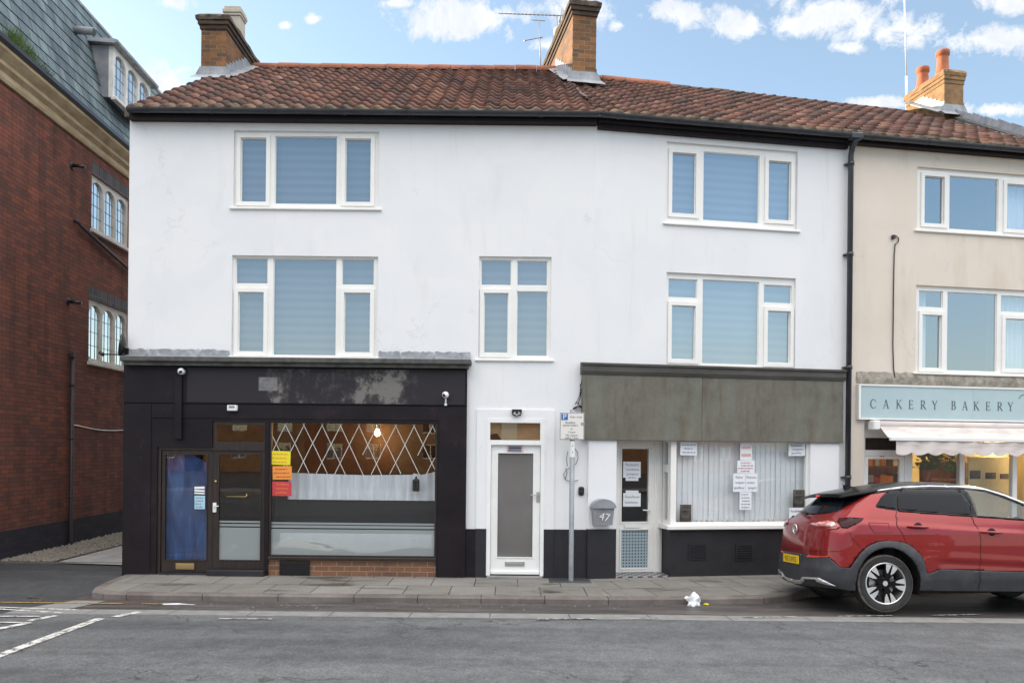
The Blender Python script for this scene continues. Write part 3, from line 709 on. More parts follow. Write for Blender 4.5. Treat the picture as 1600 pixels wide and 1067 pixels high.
def stack(name, parent, frame, x0, x1, y0, y1, zb, zt, mat, capm='soot', corb='soot_brick', k_=1.0):
    mb = MB(); mb.box(x0, x1, y0, y1, zb, zt-.30)
    o = obj(name, mb, mat, parent, frame)
    co = MB()                                        # two stepped brick courses carry the cap
    co.box(x0-.022*k_, x1+.022*k_, y0-.022*k_, y1+.022*k_, zt-.299, zt-.222); co.box(x0-.05*k_, x1+.05*k_, y0-.05*k_, y1+.05*k_, zt-.2215, zt-.145)
    obj('corbel', co, M[corb], o, frame)
    cap = MB()
    prof = [(zt-.1445, .0), (zt-.1445, .075*k_), (zt-.075, .078*k_), (zt-.04, .05*k_), (zt-.01, .0), (zt, -.07)]
    rr = random.Random(int(zt*100)); n = 10
    def ring(e):
        P = []
        for (a, b) in (((x0-e, y0-e), (x1+e, y0-e)), ((x1+e, y0-e), (x1+e, y1+e)), ((x1+e, y1+e), (x0-e, y1+e)), ((x0-e, y1+e), (x0-e, y0-e))):
            for i in range(n): P.append((a[0]+(b[0]-a[0])*i/n+rr.uniform(-.014, .014)*(e > .0), a[1]+(b[1]-a[1])*i/n+rr.uniform(-.014, .014)*(e > .0)))
        return P
    V = []; F = []; R4 = 4*n
    for z, e in prof: V += [(x, y, z+rr.uniform(-.018, .018)*(e > .04 and z > zt-.1)) for x, y in ring(e)]
    for i in range(len(prof)-1):
        for q in range(R4): F.append((i*R4+q, i*R4+(q+1) % R4, (i+1)*R4+(q+1) % R4, (i+1)*R4+q))
    F.append(tuple((len(prof)-1)*R4+q for q in range(R4)))
    cap.idx(V, F, 0, False); obj('cap', cap, M[capm], o, frame)
    return o
def roof_z(y): return ZE+(ZR-ZE)*(y-YE)/(YR-YE)
def flashing(parent, frame, x0, x1, y0, y1, left=True, right=True):
    mb = MB(); h = .075                               # apron in front, stepped soakers up the sides
    mb.idx([(x0-.14, y0-.20, roof_z(y0-.20)+h), (x1+.14, y0-.20, roof_z(y0-.20)+h), (x1+.10, y0-.012, roof_z(y0)+h+.02), (x0-.10, y0-.012, roof_z(y0)+h+.02), (x0-.02, y0-.012, roof_z(y0)+.24), (x1+.02, y0-.012, roof_z(y0)+.24)],
        [(0, 1, 2, 3), (3, 2, 5, 4)], 0, False)
    for sx, on in ((-1, left), (1, right)):
        if not on: continue
        xe = x0 if sx < 0 else x1; ye = min(y1, YR-.05); n = 9
        for i in range(n):
            a = y0-.012+(ye-y0)*i/n; b = y0-.012+(ye-y0)*(i+1)/n
            za, zb = roof_z(a), roof_z(b); xo = xe+sx*.010
            q = [(xo, a, za+.02), (xo, b, zb+.02), (xo, b, zb+.26), (xo, a, zb+.22)]
            mb.idx(q if sx > 0 else q[::-1], [(0, 1, 2, 3)], 0, False)
            q = [(xe+sx*.17, a, za+h*.9), (xe+sx*.17, b, zb+h*.9), (xo, b, zb+h+.03), (xo, a, za+h+.03)]
            mb.idx(q if sx < 0 else q[::-1], [(0, 1, 2, 3)], 0, False)
    return obj('flashing', mb, M['lead'], parent, frame)
def pot(mb, x, y, z, r, h):
    return mb.lathe([(r*1.12, 0), (r*1.12, .05), (r*1.0, .07), (r*.86, h-.14), (r*.88, h-.12), (r*1.05, h-.10), (r*1.08, h-.03), (r*1.02, h), (r*.82, h), (r*.80, h-.25)], (x, y, z))

# ------------------------------------------------------------------ windows
M['blind'] = None
def blindmat():
    m, N, Lk, b = newmat('striped_roller_blind')
    tc = N.new('ShaderNodeTexCoord'); w = N.new('ShaderNodeTexWave'); w.wave_type = 'BANDS'; w.bands_direction = 'Z'; w.inputs['Scale'].default_value = 2.6; w.inputs['Distortion'].default_value = 0.4
    w.inputs['Detail'].default_value = 1
    Lk.new(tc.outputs['Object'], w.inputs[0])
    Lk.new(ramp(N, Lk, w.outputs['Fac'], [(0.40, (0.17, 0.18, 0.205)), (0.58, (0.225, 0.237, 0.26))]), b.inputs['Base Color']); b.inputs['Roughness'].default_value = 0.9
    return m
M['blind'] = blindmat()
def window(parent, frame, fn, outer, panes, label=None, blind=True, frame_mat='pvc', glassm='glass_up', y0=.045):
    x0, x1, z0, z1 = rect(fn, *outer)
    P = [(rect(fn, *p[:4], y0+.02), p[4]) for p in panes]
    mb = MB(); holes = [r if not s else r for r, s in P]
    mb.plate(x0, x1, z0, z1, holes, y0, y0+.06)
    for r, s in P:                                   # opening lights have a sash standing proud
        if s:
            e = .058
            mb.plate(r[0]-e, r[1]+e, r[2]-e, r[3]+e, [r], y0-.022, y0-.0005)
        g = .012
        mb.plate(r[0]-.0005, r[1]+.0005, r[2]-.0005, r[3]+.0005, [(r[0]+g, r[1]-g, r[2]+g, r[3]-g)], y0+.022, y0+.034)
    w = obj('window', mb, M[frame_mat], parent, frame)
    if label: w['label'] = label
    for r, s in P:
        obj('pane', MB().face([(r[0], y0+.030, r[2]), (r[1], y0+.030, r[2]), (r[1], y0+.030, r[3]), (r[0], y0+.030, r[3])]), M[glassm], w, frame)
    obj('sill', MB().box(x0-.05, x1+.05, -.035, y0-.001, z0-.034, z0-.003, 0, .006), M['pvc'], w, frame)
    if blind:
        b = MB(); b.face([(x0+.01, y0+.11, z0+.01), (x1-.01, y0+.11, z0+.01), (x1-.01, y0+.11, z1-.01), (x0+.01, y0+.11, z1-.01)])
        obj('blind', b, M['blind'], w, frame)
    return (x0, x1, z0, z1)
# ------------------------------------------------------------------ white terrace
XL = -5.67; ZW = 6.69; DEEP = 8.6
T_END = Rp(1324.5, 450)[0]
terrace = thing('terraced_building', 'white painted three-storey terrace with black and grey shopfronts under a red tiled roof', 'building', FL, (-2.3, 0, 0))
SHOP_L = (XL-1, Lp(729.5, 650)[0], -1, Lp(460, 569)[1])
holesL = [rect(Lp, 365, 205, 592, 325), rect(Lp, 362, 400, 590, 557), rect(Lp, 748, 401, 861, 561), rect(Lp, 760.5, 654, 850, 1000)]
mb = MB(); mb.plate(XL, BX, -.3, ZW, holesL, 0, .16, 0, [SHOP_L])
mb.face([(XL, DEEP, -.3), (XL, 0, -.3), (XL, 0, ZW), (XL, YR, ZR-.12), (XL, DEEP, ZW)])
obj('wall', mb, M['white_wall'], terrace, FL)
SHOP_R = (Rp(961.5, 780)[0], Rp(1262, 780)[0], -1, Rp(1100, 688)[1])
TP = Rp(961.5, 780)[0]
SH2 = rect(Rp, 1022, 686, 1262, 1000)
holesR = [rect(Rp, 1041, 229, 1246, 354), rect(Rp, 1041, 430, 1243, 575), (TP, SHOP_R[1], -1, SHOP_R[3])]
mb = MB(); mb.plate(0, T_END, -.3, ZW, holesR, 0, .16)
obj('wall', mb, M['white_wall'], terrace, FR)
mb = MB(); mb.face([(XL, DEEP, -.3), (XL, DEEP, ZW), (BX-.7, DEEP, ZW), (BX-.7, DEEP, -.3)]); obj('back_wall', mb, M['white_wall'], terrace, FL)
mb = MB(); mb.face([(XL+.01, DEEP, ZW), (XL+.01, YR, ZR), (BX-.34, YR, ZR), (BX-.7, DEEP, ZW)]); obj('back_roof', mb, M['pantile'], terrace, FL)
mb = MB(); mb.face([(.7, DEEP, -.3), (.7, DEEP, ZW), (T_END, DEEP, ZW), (T_END, DEEP, -.3)]); obj('back_wall', mb, M['white_wall'], terrace, FR)
mb = MB(); mb.face([(.7, DEEP, ZW), (.36, YR, ZR-.06), (T_END, YR, ZR-.2), (T_END, DEEP, ZW)]); obj('back_roof', mb, M['pantile'], terrace, FR)
# attic floor and deck so no light leaks in
mb = MB(); mb.face([(XL+.02, .1, ZW-.02), (BX, .1, ZW-.02), (BX, DEEP, ZW-.02), (XL+.02, DEEP, ZW-.02)])
mb.face([(XL+.02, YE+.1, ZE-.02), (BX, YE+.1, ZE-.02), (BX-.3, YR, ZR-.06), (XL+.02, YR, ZR-.06)]); obj('roof_deck', mb, M['ridge_dark'], terrace, FL)
mb = MB(); mb.face([(-.05, YE+.1, ZE-.02), (T_END, YE+.1, ZE-.02), (T_END, YR, ZR-.22), (.3, YR, ZR-.16)])
mb.face([(0, .1, ZW-.02), (T_END, .1, ZW-.02), (T_END, 7, ZW-.02), (0, 7, ZW-.02)]); obj('roof_deck', mb, M['room'], terrace, FR)

PW1 = [(377, 217, 417, 316.5, 1), (430, 214, 527, 320, 0), (540, 218.5, 580, 317, 1)]
window(terrace, FL, Lp, (365, 205, 592, 325), PW1)
window(terrace, FL, Lp, (362, 400, 590, 557), [(369, 404, 419, 444, 0), (373, 457, 413, 550, 1), (427, 405, 526, 556, 0), (534.5, 405.5, 585, 446, 0), (538, 458, 579, 551.5, 1)])
window(terrace, FL, Lp, (748, 401, 861, 561), [(751.5, 406.5, 799, 446.5, 0), (756, 458.5, 794, 552, 1), (807.5, 408, 855.5, 447, 0), (807, 455.5, 855.5, 557, 0)])
window(terrace, FR, Rp, (1041, 229, 1246, 354), [(1049, 240.5, 1086, 335, 1), (1098, 241, 1185.5, 347.5, 0), (1199, 253.5, 1234, 345, 1)])
window(terrace, FR, Rp, (1041, 430, 1243, 575), [(1043.5, 436.5, 1088.5, 466, 0), (1048, 478, 1085, 562, 1), (1096.5, 439, 1184.5, 570, 0), (1192.5, 446, 1236, 474.5, 0), (1197.5, 486.5, 1233, 567.5, 1)])

# roof
MIT = math.tan(TH/2)
clipL = [((BX, 0, 0), (1, MIT, 0)), ((XL+.04, 0, 0), (-1, 0, 0))]
tile_roof('roof', FL, XL-.10, BX+.1, terrace, M['pantile'], clipL, None, 5)
def sagR(x, y): return -(.11+.10*max(0, min(1.3, (x-4.5)/4.2)))*max(0, y)/YR
clipR = [((0, 0, 0), (-1, MIT, 0)), ((T_END+.02, 0, 0), (1, 0, 0))]
tile_roof('roof', FR, -.8, T_END+.05, terrace, M['pantile'], clipR, sagR, 9)
mb = MB(); ridge(mb, (XL+.0, YR, ZR+.02), (BX-.33, YR, ZR+.02)); obj('ridge', mb, M['ridge'], terrace, FL)
mb = MB(); ridge(mb, (.34, YR, ZR-.10), (2.75, YR, ZR-.09)); obj('ridge', mb, M['ridge'], terrace, FR)
mb = MB(); ridge(mb, (2.76, YR, ZR-.13), (T_END, YR, ZR-.13), .10); obj('ridge', mb, M['ridge_dark'], terrace, FR)
mb = MB()                                            # mortar bed along the bend
for i in range(12):
    ya, yb_ = YE+.05+(2.75-YE)*i/12, YE+.05+(2.75-YE)*(i+1)/12
    za, zb = roof_z(ya)+.022, roof_z(yb_)+.022; xa, xb = BX-MIT*ya, BX-MIT*yb_; w_ = .10+.02*math.sin(i*2.3)
    mb.idx([(xa-w_, ya, za), (xa+w_, ya, za-.012), (xb+w_, yb_, zb-.012), (xb-w_, yb_, zb)], [(0, 1, 2, 3)], 0, False)
obj('bend_mortar', mb, M['ridge_dark'], terrace, FL)
# left verge: mortar bedding and bargeboard under the tiles
mb = MB(); mb.idx([(XL-.01, YE, ZE-.10), (XL-.01, YR, ZR-.12), (XL-.01, YR, ZR+.01), (XL-.01, YE, ZE+.02), (XL+.06, YE, ZE-.10), (XL+.06, YR, ZR-.12), (XL+.06, YR, ZR+.01), (XL+.06, YE, ZE+.02)],
    [(0, 3, 2, 1), (4, 5, 6, 7), (0, 1, 5, 4), (3, 7, 6, 2), (0, 4, 7, 3)], 0, False)
obj('verge', mb, M['ridge_dark'], terrace, FL)
# eaves board and gutter
mb = MB(); mb.box(XL+.03, BX, -.13, -.004, 6.655, 6.745); mb.box(XL+.03, BX, -.135, 0, 6.64, 6.654); obj('eaves_board', mb, M['black_paint'], terrace, FL)
mb = MB(); mb.box(.0, T_END+.02, -.128, -.004, 6.655, 6.745); mb.box(0.02, T_END-.06, -.07, -.003, 6.59, 6.655); obj('eaves_board', mb, M['black_paint'], terrace, FR)
obj('gutter', gutter_mesh(XL+.07, BX+.02), M['gutter'], terrace, FL)
obj('gutter', gutter_mesh(.0, T_END), M['gutter'], terrace, FR)
# chimneys
ch = stack('chimney', terrace, FL, -5.80, -5.34, 2.85, 4.55, 6.9, 9.85, M['stack_brick'])
ch['label'] = 'brick chimney on the left gable with one square cream pot'
flashing(ch, FL, -5.80, -5.34, 2.85, 4.55, False, True)
mb = MB(); xx, yy = -5.66, 4.15
for (z0, z1, w) in ((9.83, 10.45, .155), (10.45, 10.50, .175), (10.50, 10.58, .19), (10.58, 10.64, .165)): mb.box(xx-w, xx+w, yy-w, yy+w, z0, z1, 0, .01)
obj('pot', mb, M['pot_cream'], ch, FL)
cx2 = Rp(893, 131, 2.9)[0]
ch = stack('chimney', terrace, FR, cx2, cx2+.45, 2.85, 5.35, 7.0, 10.2, M['stack_brick'])
ch['label'] = 'tall brick chimney above the bend of the roof'
flashing(ch, FR, cx2, cx2+.45, 2.85, 5.35, True, True)
mb = MB(); pot(mb, cx2+.16, 4.6, 10.16, .13, .42); obj('pot', mb, M['pot_cream'], ch, FR)

# ---- left shopfront
YS = -.055
sx0, sx1 = XL-.02, Lp(744, 700)[0]
ZC = Lp(460, 569)[1]
DL = rect(Lp, 247, 699, 414, 1000); TR = rect(Lp, 334, 658, 415, 699); WL = rect(Lp, 421, 660, 682, 1000)
DL = (DL[0], DL[1], -1, DL[3]); TR = (TR[0], DL[1], DL[3], TR[3]); WL = (WL[0], WL[1], -1, WL[3])
mb = MB(); 
xr = Lp(729.5, 650)[0]
mb.plate(sx0, xr, -.25, ZC, [DL, TR, WL], YS, .14)
mb.box(xr+.001, sx1, YS+.012, -.002, -.25, Lp(740, 826)[1])
mb.face([(xr, YS, -.25), (xr, .0, -.25), (xr, .0, ZC), (xr, YS, ZC)])
mb.face([(sx0, .6, -.25), (sx0, YS, -.25), (sx0, YS, ZC), (sx0, .6, ZC)])
z_a, z_b, z_c = Lp(460, 573)[1], Lp(460, 632)[1], Lp(460, 655)[1]
mb.box(sx0, xr-.001, YS-.018, YS-.001, z_b, z_a, 0, .005)
mb.box(Lp(240, 640)[0], Lp(722, 640)[0], YS-.010, YS-.001, z_c, z_b-.012, 0, .004)
mb.box(sx0, Lp(239, 700)[0], YS-.012, YS-.001, -.25, z_b-.010, 0, .004)
mb.box(Lp(686, 700)[0], xr-.001, YS-.012, YS-.001, -.25, z_b-.010, 0, .004)
mb.box(Lp(277.5, 640)[0], Lp(288.5, 640)[0], YS-.055, YS-.0185, Lp(283, 686)[1], Lp(283, 588)[1], 0, .004)
shop = obj('shopfront', mb, M['black_paint'], terrace, FL); shop['label'] = 'black painted shopfront with peeling fascia'
# peeled paint on the fascia: bare grey board where the old lettering came off
def peelmat():
    m, N, Lk, b = newmat('peeling_fascia'); N2 = nz(N, Lk, 3.2, 10, 0.72, vscale=(1, 1, 0.8)); 
    n3 = nz(N, Lk, 1.1, 4, 0.5, vscale=(1.6, 1, 0.25))
    ad = N.new('ShaderNodeMath'); ad.operation = 'MULTIPLY_ADD'; ad.inputs[1].default_value = 0.75; Lk.new(n3, ad.inputs[0]); Lk.new(N2, ad.inputs[2])
    tc = N.new('ShaderNodeTexCoord'); sx_ = N.new('ShaderNodeSeparateXYZ'); Lk.new(tc.outputs['Object'], sx_.inputs[0])
    g1_ = N.new('ShaderNodeMapRange'); g1_.interpolation_type = 'SMOOTHSTEP'; g1_.inputs[1].default_value = -1.35; g1_.inputs[2].default_value = -0.7; g1_.inputs[3].default_value = -.22; g1_.inputs[4].default_value = .03; Lk.new(sx_.outputs[0], g1_.inputs[0])
    g2_ = N.new('ShaderNodeMapRange'); g2_.interpolation_type = 'SMOOTHSTEP'; g2_.inputs[1].default_value = 1.25; g2_.inputs[2].default_value = 1.75; g2_.inputs[3].default_value = .0; g2_.inputs[4].default_value = -.3; Lk.new(sx_.outputs[0], g2_.inputs[0])
    a2 = N.new('ShaderNodeMath'); a2.operation = 'ADD'; Lk.new(g1_.outputs[0], a2.inputs[0]); Lk.new(g2_.outputs[0], a2.inputs[1])
    a3 = N.new('ShaderNodeMath'); a3.operation = 'ADD'; Lk.new(ad.outputs[0], a3.inputs[0]); Lk.new(a2.outputs[0], a3.inputs[1]); ad = a3
    c = ramp(N, Lk, ad.outputs[0], [(0.86, (0.012, 0.008, 0.0135)), (0.94, (0.045, 0.040, 0.040)), (1.03, (0.165, 0.155, 0.142))])
    Lk.new(c, b.inputs['Base Color']); b.inputs['Roughness'].default_value = 0.6; bump(N, Lk, b, ad.outputs[0], 0.4, 0.006); return m
M['peel'] = peelmat()
mb = MB(); mb.box(Lp(296, 600)[0], Lp(727, 600)[0], YS-.022, YS-.0185, Lp(550, 631)[1], Lp(550, 578)[1]); obj('fascia_board', mb, M['peel'], shop, FL)
mb = MB(); mb.box(Lp(407, 600)[0], Lp(436, 600)[0], YS-.0245, YS-.0222, Lp(420, 611)[1], Lp(420, 590)[1], 0, .001)
M['bare'] = noisy('bare_patch', [(0.3, (0.10, 0.10, 0.105)), (0.7, (0.27, 0.265, 0.26))], 9, 8, 0.8, 0.7)
obj('bare_patch', mb, M['bare'], shop, FL)
# ledge over the shop with lead upstand
l0, l1 = Lp(187, 564, -.2)[0], Lp(736, 566, -.2)[0]
mb = MB(); mb.box(l0, l1, -.22, .0, ZC+.0, ZC+.075, 0, .012); mb.box(l0+.04, l1-.04, -.17, .0, ZC-.05, ZC-.001); obj('ledge', mb, M['ledge'], shop, FL)
mb = MB()
for (a, b) in ((190, 231), (233, 312), (314, 359), (592, 625), (627, 678), (680, 735)):
    xa, xb = Lp(a, 556)[0], Lp(b, 556)[0]; n = 12
    zt = ZC+.20; V = []
    for i in range(n+1):
        x = xa+(xb-xa)*i/n; j = random.uniform(-.008, .008)
        V += [(x, -.012+random.uniform(-.006, .0), zt+j*1.5), (x, -.02+random.uniform(-.008, .004), ZC+.11), (x, -.12, ZC+.082)]
    F = []
    for i in range(n):
        for k in range(2): F.append((i*3+k, i*3+k+1, i*3+k+4, i*3+k+3))
    mb.idx(V, F, 0, False)
objs('flashing', mb, M['lead'], shop, FL)
# brick stall riser and its grille
rz = Lp(550, 872)[1]
mb = MB(); mb.box(WL[0], WL[1], YS+.03, .13, -.25, rz); obj('stall_riser', mb, M['riser_brick'], shop, FL)
mb = MB(); gx0, gx1, gz0, gz1 = rect(Lp, 438, 875, 485, 899); mb.plate(gx0, gx1, gz0, gz1, [(gx0+.02, gx1-.02, gz0+.02+i*.034, gz0+.04+i*.034) for i in range(5)], YS+.012, YS+.028)
mb.face([(gx0, YS+.027, gz0), (gx1, YS+.027, gz0), (gx1, YS+.027, gz1), (gx0, YS+.027, gz1)])
obj('air_vent', mb, M['black_plastic'], shop, FL)
# display window frame, glass, lattice
mb = MB(); f = .028
mb.plate(WL[0], WL[1], rz, WL[3], [(WL[0]+f, WL[1]-f, rz+f*1.6, WL[3]-f*.6)], YS+.02, YS+.075)
mb.box(WL[0], WL[1], YS-.02, YS+.019, rz-.02, rz+.022, 0, .006)
dw = obj('display_window', mb, M['brown_wood'], terrace, FL); dw['label'] = 'wide shop window with white diamond tape lattice'
gx0, gx1, gz0, gz1 = WL[0]+f, WL[1]-f, rz+f*1.6, WL[3]-f*.6
obj('pane', MB().face([(gx0, YS+.05, gz0), (gx1, YS+.05, gz0), (gx1, YS+.05, gz1), (gx0, YS+.05, gz1)]), M['glass_shop'], dw, FL)
M['tape'] = noisy('white_lattice_tape', [(0.3, (0.42, 0.43, 0.40)), (0.7, (0.66, 0.67, 0.63))], 12, 4, 0.6)
mb = MB(); ztop = gz1; zbot = Lp(550, 740)[1]; H_ = ztop-zbot; px = 28.7/106.2; rr = random.Random(4)
n = int((gx1-gx0)/px)+4
for i in range(-3, n+1):
    for sgn in (1, -1):
        xa = gx0+.18+i*px+(0 if sgn > 0 else .03); dxx = H_*.5*sgn; 
        a = [xa, ztop]; b = [xa+dxx, zbot-rr.uniform(-.02, .05)]
        if rr.random() < .16: b = [xa+dxx*.62, ztop-H_*.62]
        def clipx(p, q):
            for lim, s in ((gx0+.004, 1), (gx1-.004, -1)):
                if (p[0]-lim)*s < 0 and (q[0]-lim)*s < 0: return None
                if (p[0]-lim)*s < 0: k = (lim-p[0])/(q[0]-p[0]); p = [lim, p[1]+(q[1]-p[1])*k]
                elif (q[0]-lim)*s < 0: k = (lim-p[0])/(q[0]-p[0]); q = [lim, p[1]+(q[1]-p[1])*k]
            return p, q
        r = clipx(a, b)
        if r:
            p, q = r; m_ = [(p[0]+q[0])/2+rr.uniform(-.008, .008), (p[1]+q[1])/2]
            yo = YS+.046-(.002 if sgn > 0 else 0)
            mb.strip([p, m_, q], .0095, yo, yo+.0012)
obj('lattice', mb, M['tape'], dw, FL)
# frosted film with two clear lines
M['frost'] = None
m, N_, L_, b_ = newmat('frosted_film'); b_.inputs['Base Color'].default_value = (0.62, 0.66, 0.66, 1); b_.inputs['Roughness'].default_value = 0.5; b_.inputs['Alpha'].default_value = 0.55; M['frost'] = m
def film(x0, x1, zs, y, parent):
    mb = MB()
    for a, b in zs: mb.face([(x0, y, a), (x1, y, a), (x1, y, b), (x0, y, b)])
    return obj('frosted_film', mb, M['frost'], parent, FL)
zf = [Lp(550, v)[1] for v in (867, 827, 825, 821, 819.5, 816.5)]
film(gx0, gx1, [(gz0, zf[1]), (zf[2], zf[3]), (zf[4], zf[5])], YS+.056, dw)
# shop interior: floor, walls, back wall
def room(name, x0, x1, y0, y1, z0, z1, mat, frame, parent):
    mb = MB()
    mb.face([(x0, y1, z0), (x1, y1, z0), (x1, y1, z1), (x0, y1, z1)]); mb.face([(x0, y0, z0), (x0, y1, z0), (x0, y1, z1), (x0, y0, z1)])
    mb.face([(x1, y1, z0), (x1, y0, z0), (x1, y0, z1), (x1, y1, z1)]); mb.face([(x0, y0, z0), (x1, y0, z0), (x1, y1, z0), (x0, y1, z0)])
    mb.face([(x0, y1, z1), (x1, y1, z1), (x1, y0, z1), (x0, y0, z1)])
    return obj(name, mb, mat, parent, frame)
M['room_brown'] = noisy('brown_room_wall', [(0.3, (0.030, 0.020, 0.013)), (0.7, (0.085, 0.048, 0.028))], 2, 4, 0.9)
room('shop_interior', XL+.02, xr-.02, .141, 3.2, .02, ZC-.05, M['room_brown'], FL, terrace)
# doors
zd = DL[3]; xm = (Lp(332.5, 780)[0]); o_ = .05
def panel_door(name, x0, x1, z0, z1, gl, y, label=None):
    mb = MB(); mb.plate(x0, x1, z0, z1, [gl], y, y+.045); g = .012
    mb.plate(gl[0]-.012, gl[1]+.012, gl[2]-.012, gl[3]+.012, [gl], y-.008, y-.0005)
    d = obj(name, mb, M['brown_wood'], terrace, FL)
    obj('pane', MB().face([(gl[0], y+.02, gl[2]), (gl[1], y+.02, gl[2]), (gl[1], y+.02, gl[3]), (gl[0], y+.02, gl[3])]), M['glass_shop'], d, FL)
    if label: d['label'] = label
    return d
yd = YS+.045
d1 = panel_door('door', DL[0]+.05, xm-.008, .035, zd-.045, rect(Lp, 258, 710, 323, 874.5, yd), yd, 'dark wooden door with a blue sheet behind its glass')
d2 = panel_door('door', xm+.008, DL[1]-.03, .09, zd-.045, rect(Lp, 342, 710, 407, 874.5, yd), yd, 'dark wooden glazed door with a frosted lower pane')
mb = MB(); mb.plate(DL[0], DL[1], -.02, zd, [(DL[0]+.045, DL[1]-.025, -.03, zd-.04)], YS+.025, YS+.10)
tg = rect(Lp, 338.5, 663.5, 413.5, 690)
mb.plate(TR[0], TR[1], TR[2]+.001, TR[3], [tg], YS+.025, YS+.09)
mb.box(xm-.006, xm+.006, yd-.002, yd+.05, .02, zd-.041)
df = obj('door_frame', mb, M['brown_wood'], terrace, FL)
obj('pane', MB().face([(tg[0], YS+.06, tg[2]), (tg[1], YS+.06, tg[2]), (tg[1], YS+.06, tg[3]), (tg[0], YS+.06, tg[3])]), M['glass_shop'], df, FL)
mb = MB(); mb.box(xm-.02, DL[1]+.03, YS-.10, yd+.06, -.02, .085, 0, .008); mb.box(DL[0]+.04, xm-.021, YS-.01, yd+.06, -.02, .03); objs('doorstep', mb, M['black_plinth'], terrace, FL)
lb = rect(Lp, 275, 879.5, 304, 889, yd); mb = MB(); mb.box(*lb[:2], yd-.016, yd-.0085, *lb[2:], 0, .003); mb.box(lb[0]+.02, lb[1]-.02, yd-.021, yd-.0165, lb[2]+.02, lb[3]-.02, 0, .002); obj('letter_slot', mb, M['brass'], d1, FL)
hb = rect(Lp, 333, 785, 338.5, 800, yd); mb = MB(); mb.box(*hb[:2], yd-.018, yd-.002, *hb[2:], 0, .004); mb.tube([(hb[0]+.025, yd-.018, hb[3]-.05), (hb[0]+.025, yd-.05, hb[3]-.05), (hb[0]+.10, yd-.055, hb[3]-.045)], .008); obj('handle', mb, M['white_gloss'], d2, FL)
mb = MB(); p = Lp(354, 775.5); q = Lp(386, 776); mb.tube([(p[0], yd+.01, p[1]), (q[0]-.02, yd+.005, q[1]), (q[0], yd-.01, q[1]+.01), (q[0]-.01, yd+.015, q[1]+.045)], .011); obj('pull_bar', mb, M['brass'], d2, FL)
mb = MB(); c = Lp(337.5, 752); mb.lathe([(.0, -.02), (.018, -.018), (.02, 0)], (c[0], yd-.001, c[1]), 'y', 14); obj('lock', mb, M['brass'], d2, FL)
g2 = rect(Lp, 342, 710, 407, 874.5, yd); zf2 = [Lp(375, v)[1] for v in (874, 824, 822, 818.5, 816.5, 813.5)]
film(g2[0], g2[1], [(g2[2], zf2[1]), (zf2[2], zf2[3]), (zf2[4], zf2[5])], yd+.027, d2)

# ---- door 47's neighbour: white street door in the middle
DF = rect(Lp, 760.5, 654, 850, 901); z0d = .0
yq = .02
mb = MB(); tg = rect(Lp, 766, 660.5, 844, 687.5, yq); lf = rect(Lp, 766.5, 695, 844, 895, yq)
mb.plate(DF[0], DF[1], .03, DF[3], [tg, (lf[0], lf[1], -.1, lf[3])], yq-.05, yq+.08)
dfm = obj('door_frame', mb, M['pvc_dirty'], terrace, FL)
M['card'] = noisy('brown_card', [(0.3, (0.20, 0.125, 0.06)), (0.7, (0.30, 0.20, 0.105))], 2, 6, 0.9, vscale=(1, 1, 4))
obj('pane', MB().face([(tg[0], yq, tg[2]), (tg[1], yq, tg[2]), (tg[1], yq, tg[3]), (tg[0], yq, tg[3])]), M['glass_shop'], dfm, FL)
mb = MB(); mb.idx([(tg[0], yq+.02, tg[2]+.08), (tg[0]+.1, yq+.02, tg[2]+.1), (tg[0]+.16, yq+.02, tg[2]+.01), (tg[1], yq+.02, tg[2]), (tg[1], yq+.02, tg[3]), (tg[0], yq+.02, tg[3])], [(0, 1, 2, 3, 4, 5)], 0, False); obj('card', mb, M['card'], dfm, FL)
gd = rect(Lp, 777.5, 708, 832.5, 870, yq)
mb = MB(); mb.plate(lf[0]+.004, lf[1]-.004, lf[2]-.02, lf[3]-.004, [gd], yq, yq+.045); mb.plate(gd[0]-.014, gd[1]+.014, gd[2]-.014, gd[3]+.014, [gd], yq-.010, yq-.0005)
mb.box(lf[0]+.004, lf[1]-.004, yq-.03, yq-.001, lf[2]-.015, lf[2]+.035, 0, .006)
d3 = obj('door', mb, M['pvc_dirty'], terrace, FL); d3['label'] = 'white street door with one tall obscured pane'
m, N_, L_, b_ = newmat('obscured_glass'); b_.inputs['Roughness'].default_value = 0.12
c_ = ramp(N_, L_, nz(N_, L_, 1.1, 2, 0.4, vscale=(1.0, 1, 0.8)), [(0.3, (0.11, 0.105, 0.10)), (0.7, (0.20, 0.195, 0.19))]); L_.new(c_, b_.inputs['Base Color'])
bump(N_, L_, b_, nz(N_, L_, 55, 3, 0.6), 0.5, 0.008); M['obscure'] = m
obj('pane', MB().face([(gd[0], yq+.015, gd[2]), (gd[1], yq+.015, gd[2]), (gd[1], yq+.015, gd[3]), (gd[0], yq+.015, gd[3])]), M['obscure'], d3, FL)
hb = rect(Lp, 838, 768, 843, 784, yq); mb = MB(); mb.box(*hb[:2], yq-.014, yq-.001, *hb[2:], 0, .004); mb.tube([(hb[0]+.025, yq-.014, hb[3]-.045), (hb[0]+.025, yq-.05, hb[3]-.045), (hb[0]-.09, yq-.055, hb[3]-.045)], .009); obj('handle', mb, M['steel'], d3, FL)
lb = rect(Lp, 789, 876.5, 819.5, 884, yq); mb = MB(); mb.box(*lb[:2], yq-.014, yq-.001, *lb[2:], 0, .003); mb.box(lb[0]+.02, lb[1]-.02, yq-.02, yq-.0145, lb[2]+.018, lb[3]-.018, 0, .002); obj('letter_slot', mb, M['steel'], d3, FL)
mb = MB(); mb.box(DF[0]+.01, DF[1]-.01, -.09, .1, -.05, .028, 0, .01); obj('doorstep', mb, M['concrete'], terrace, FL)
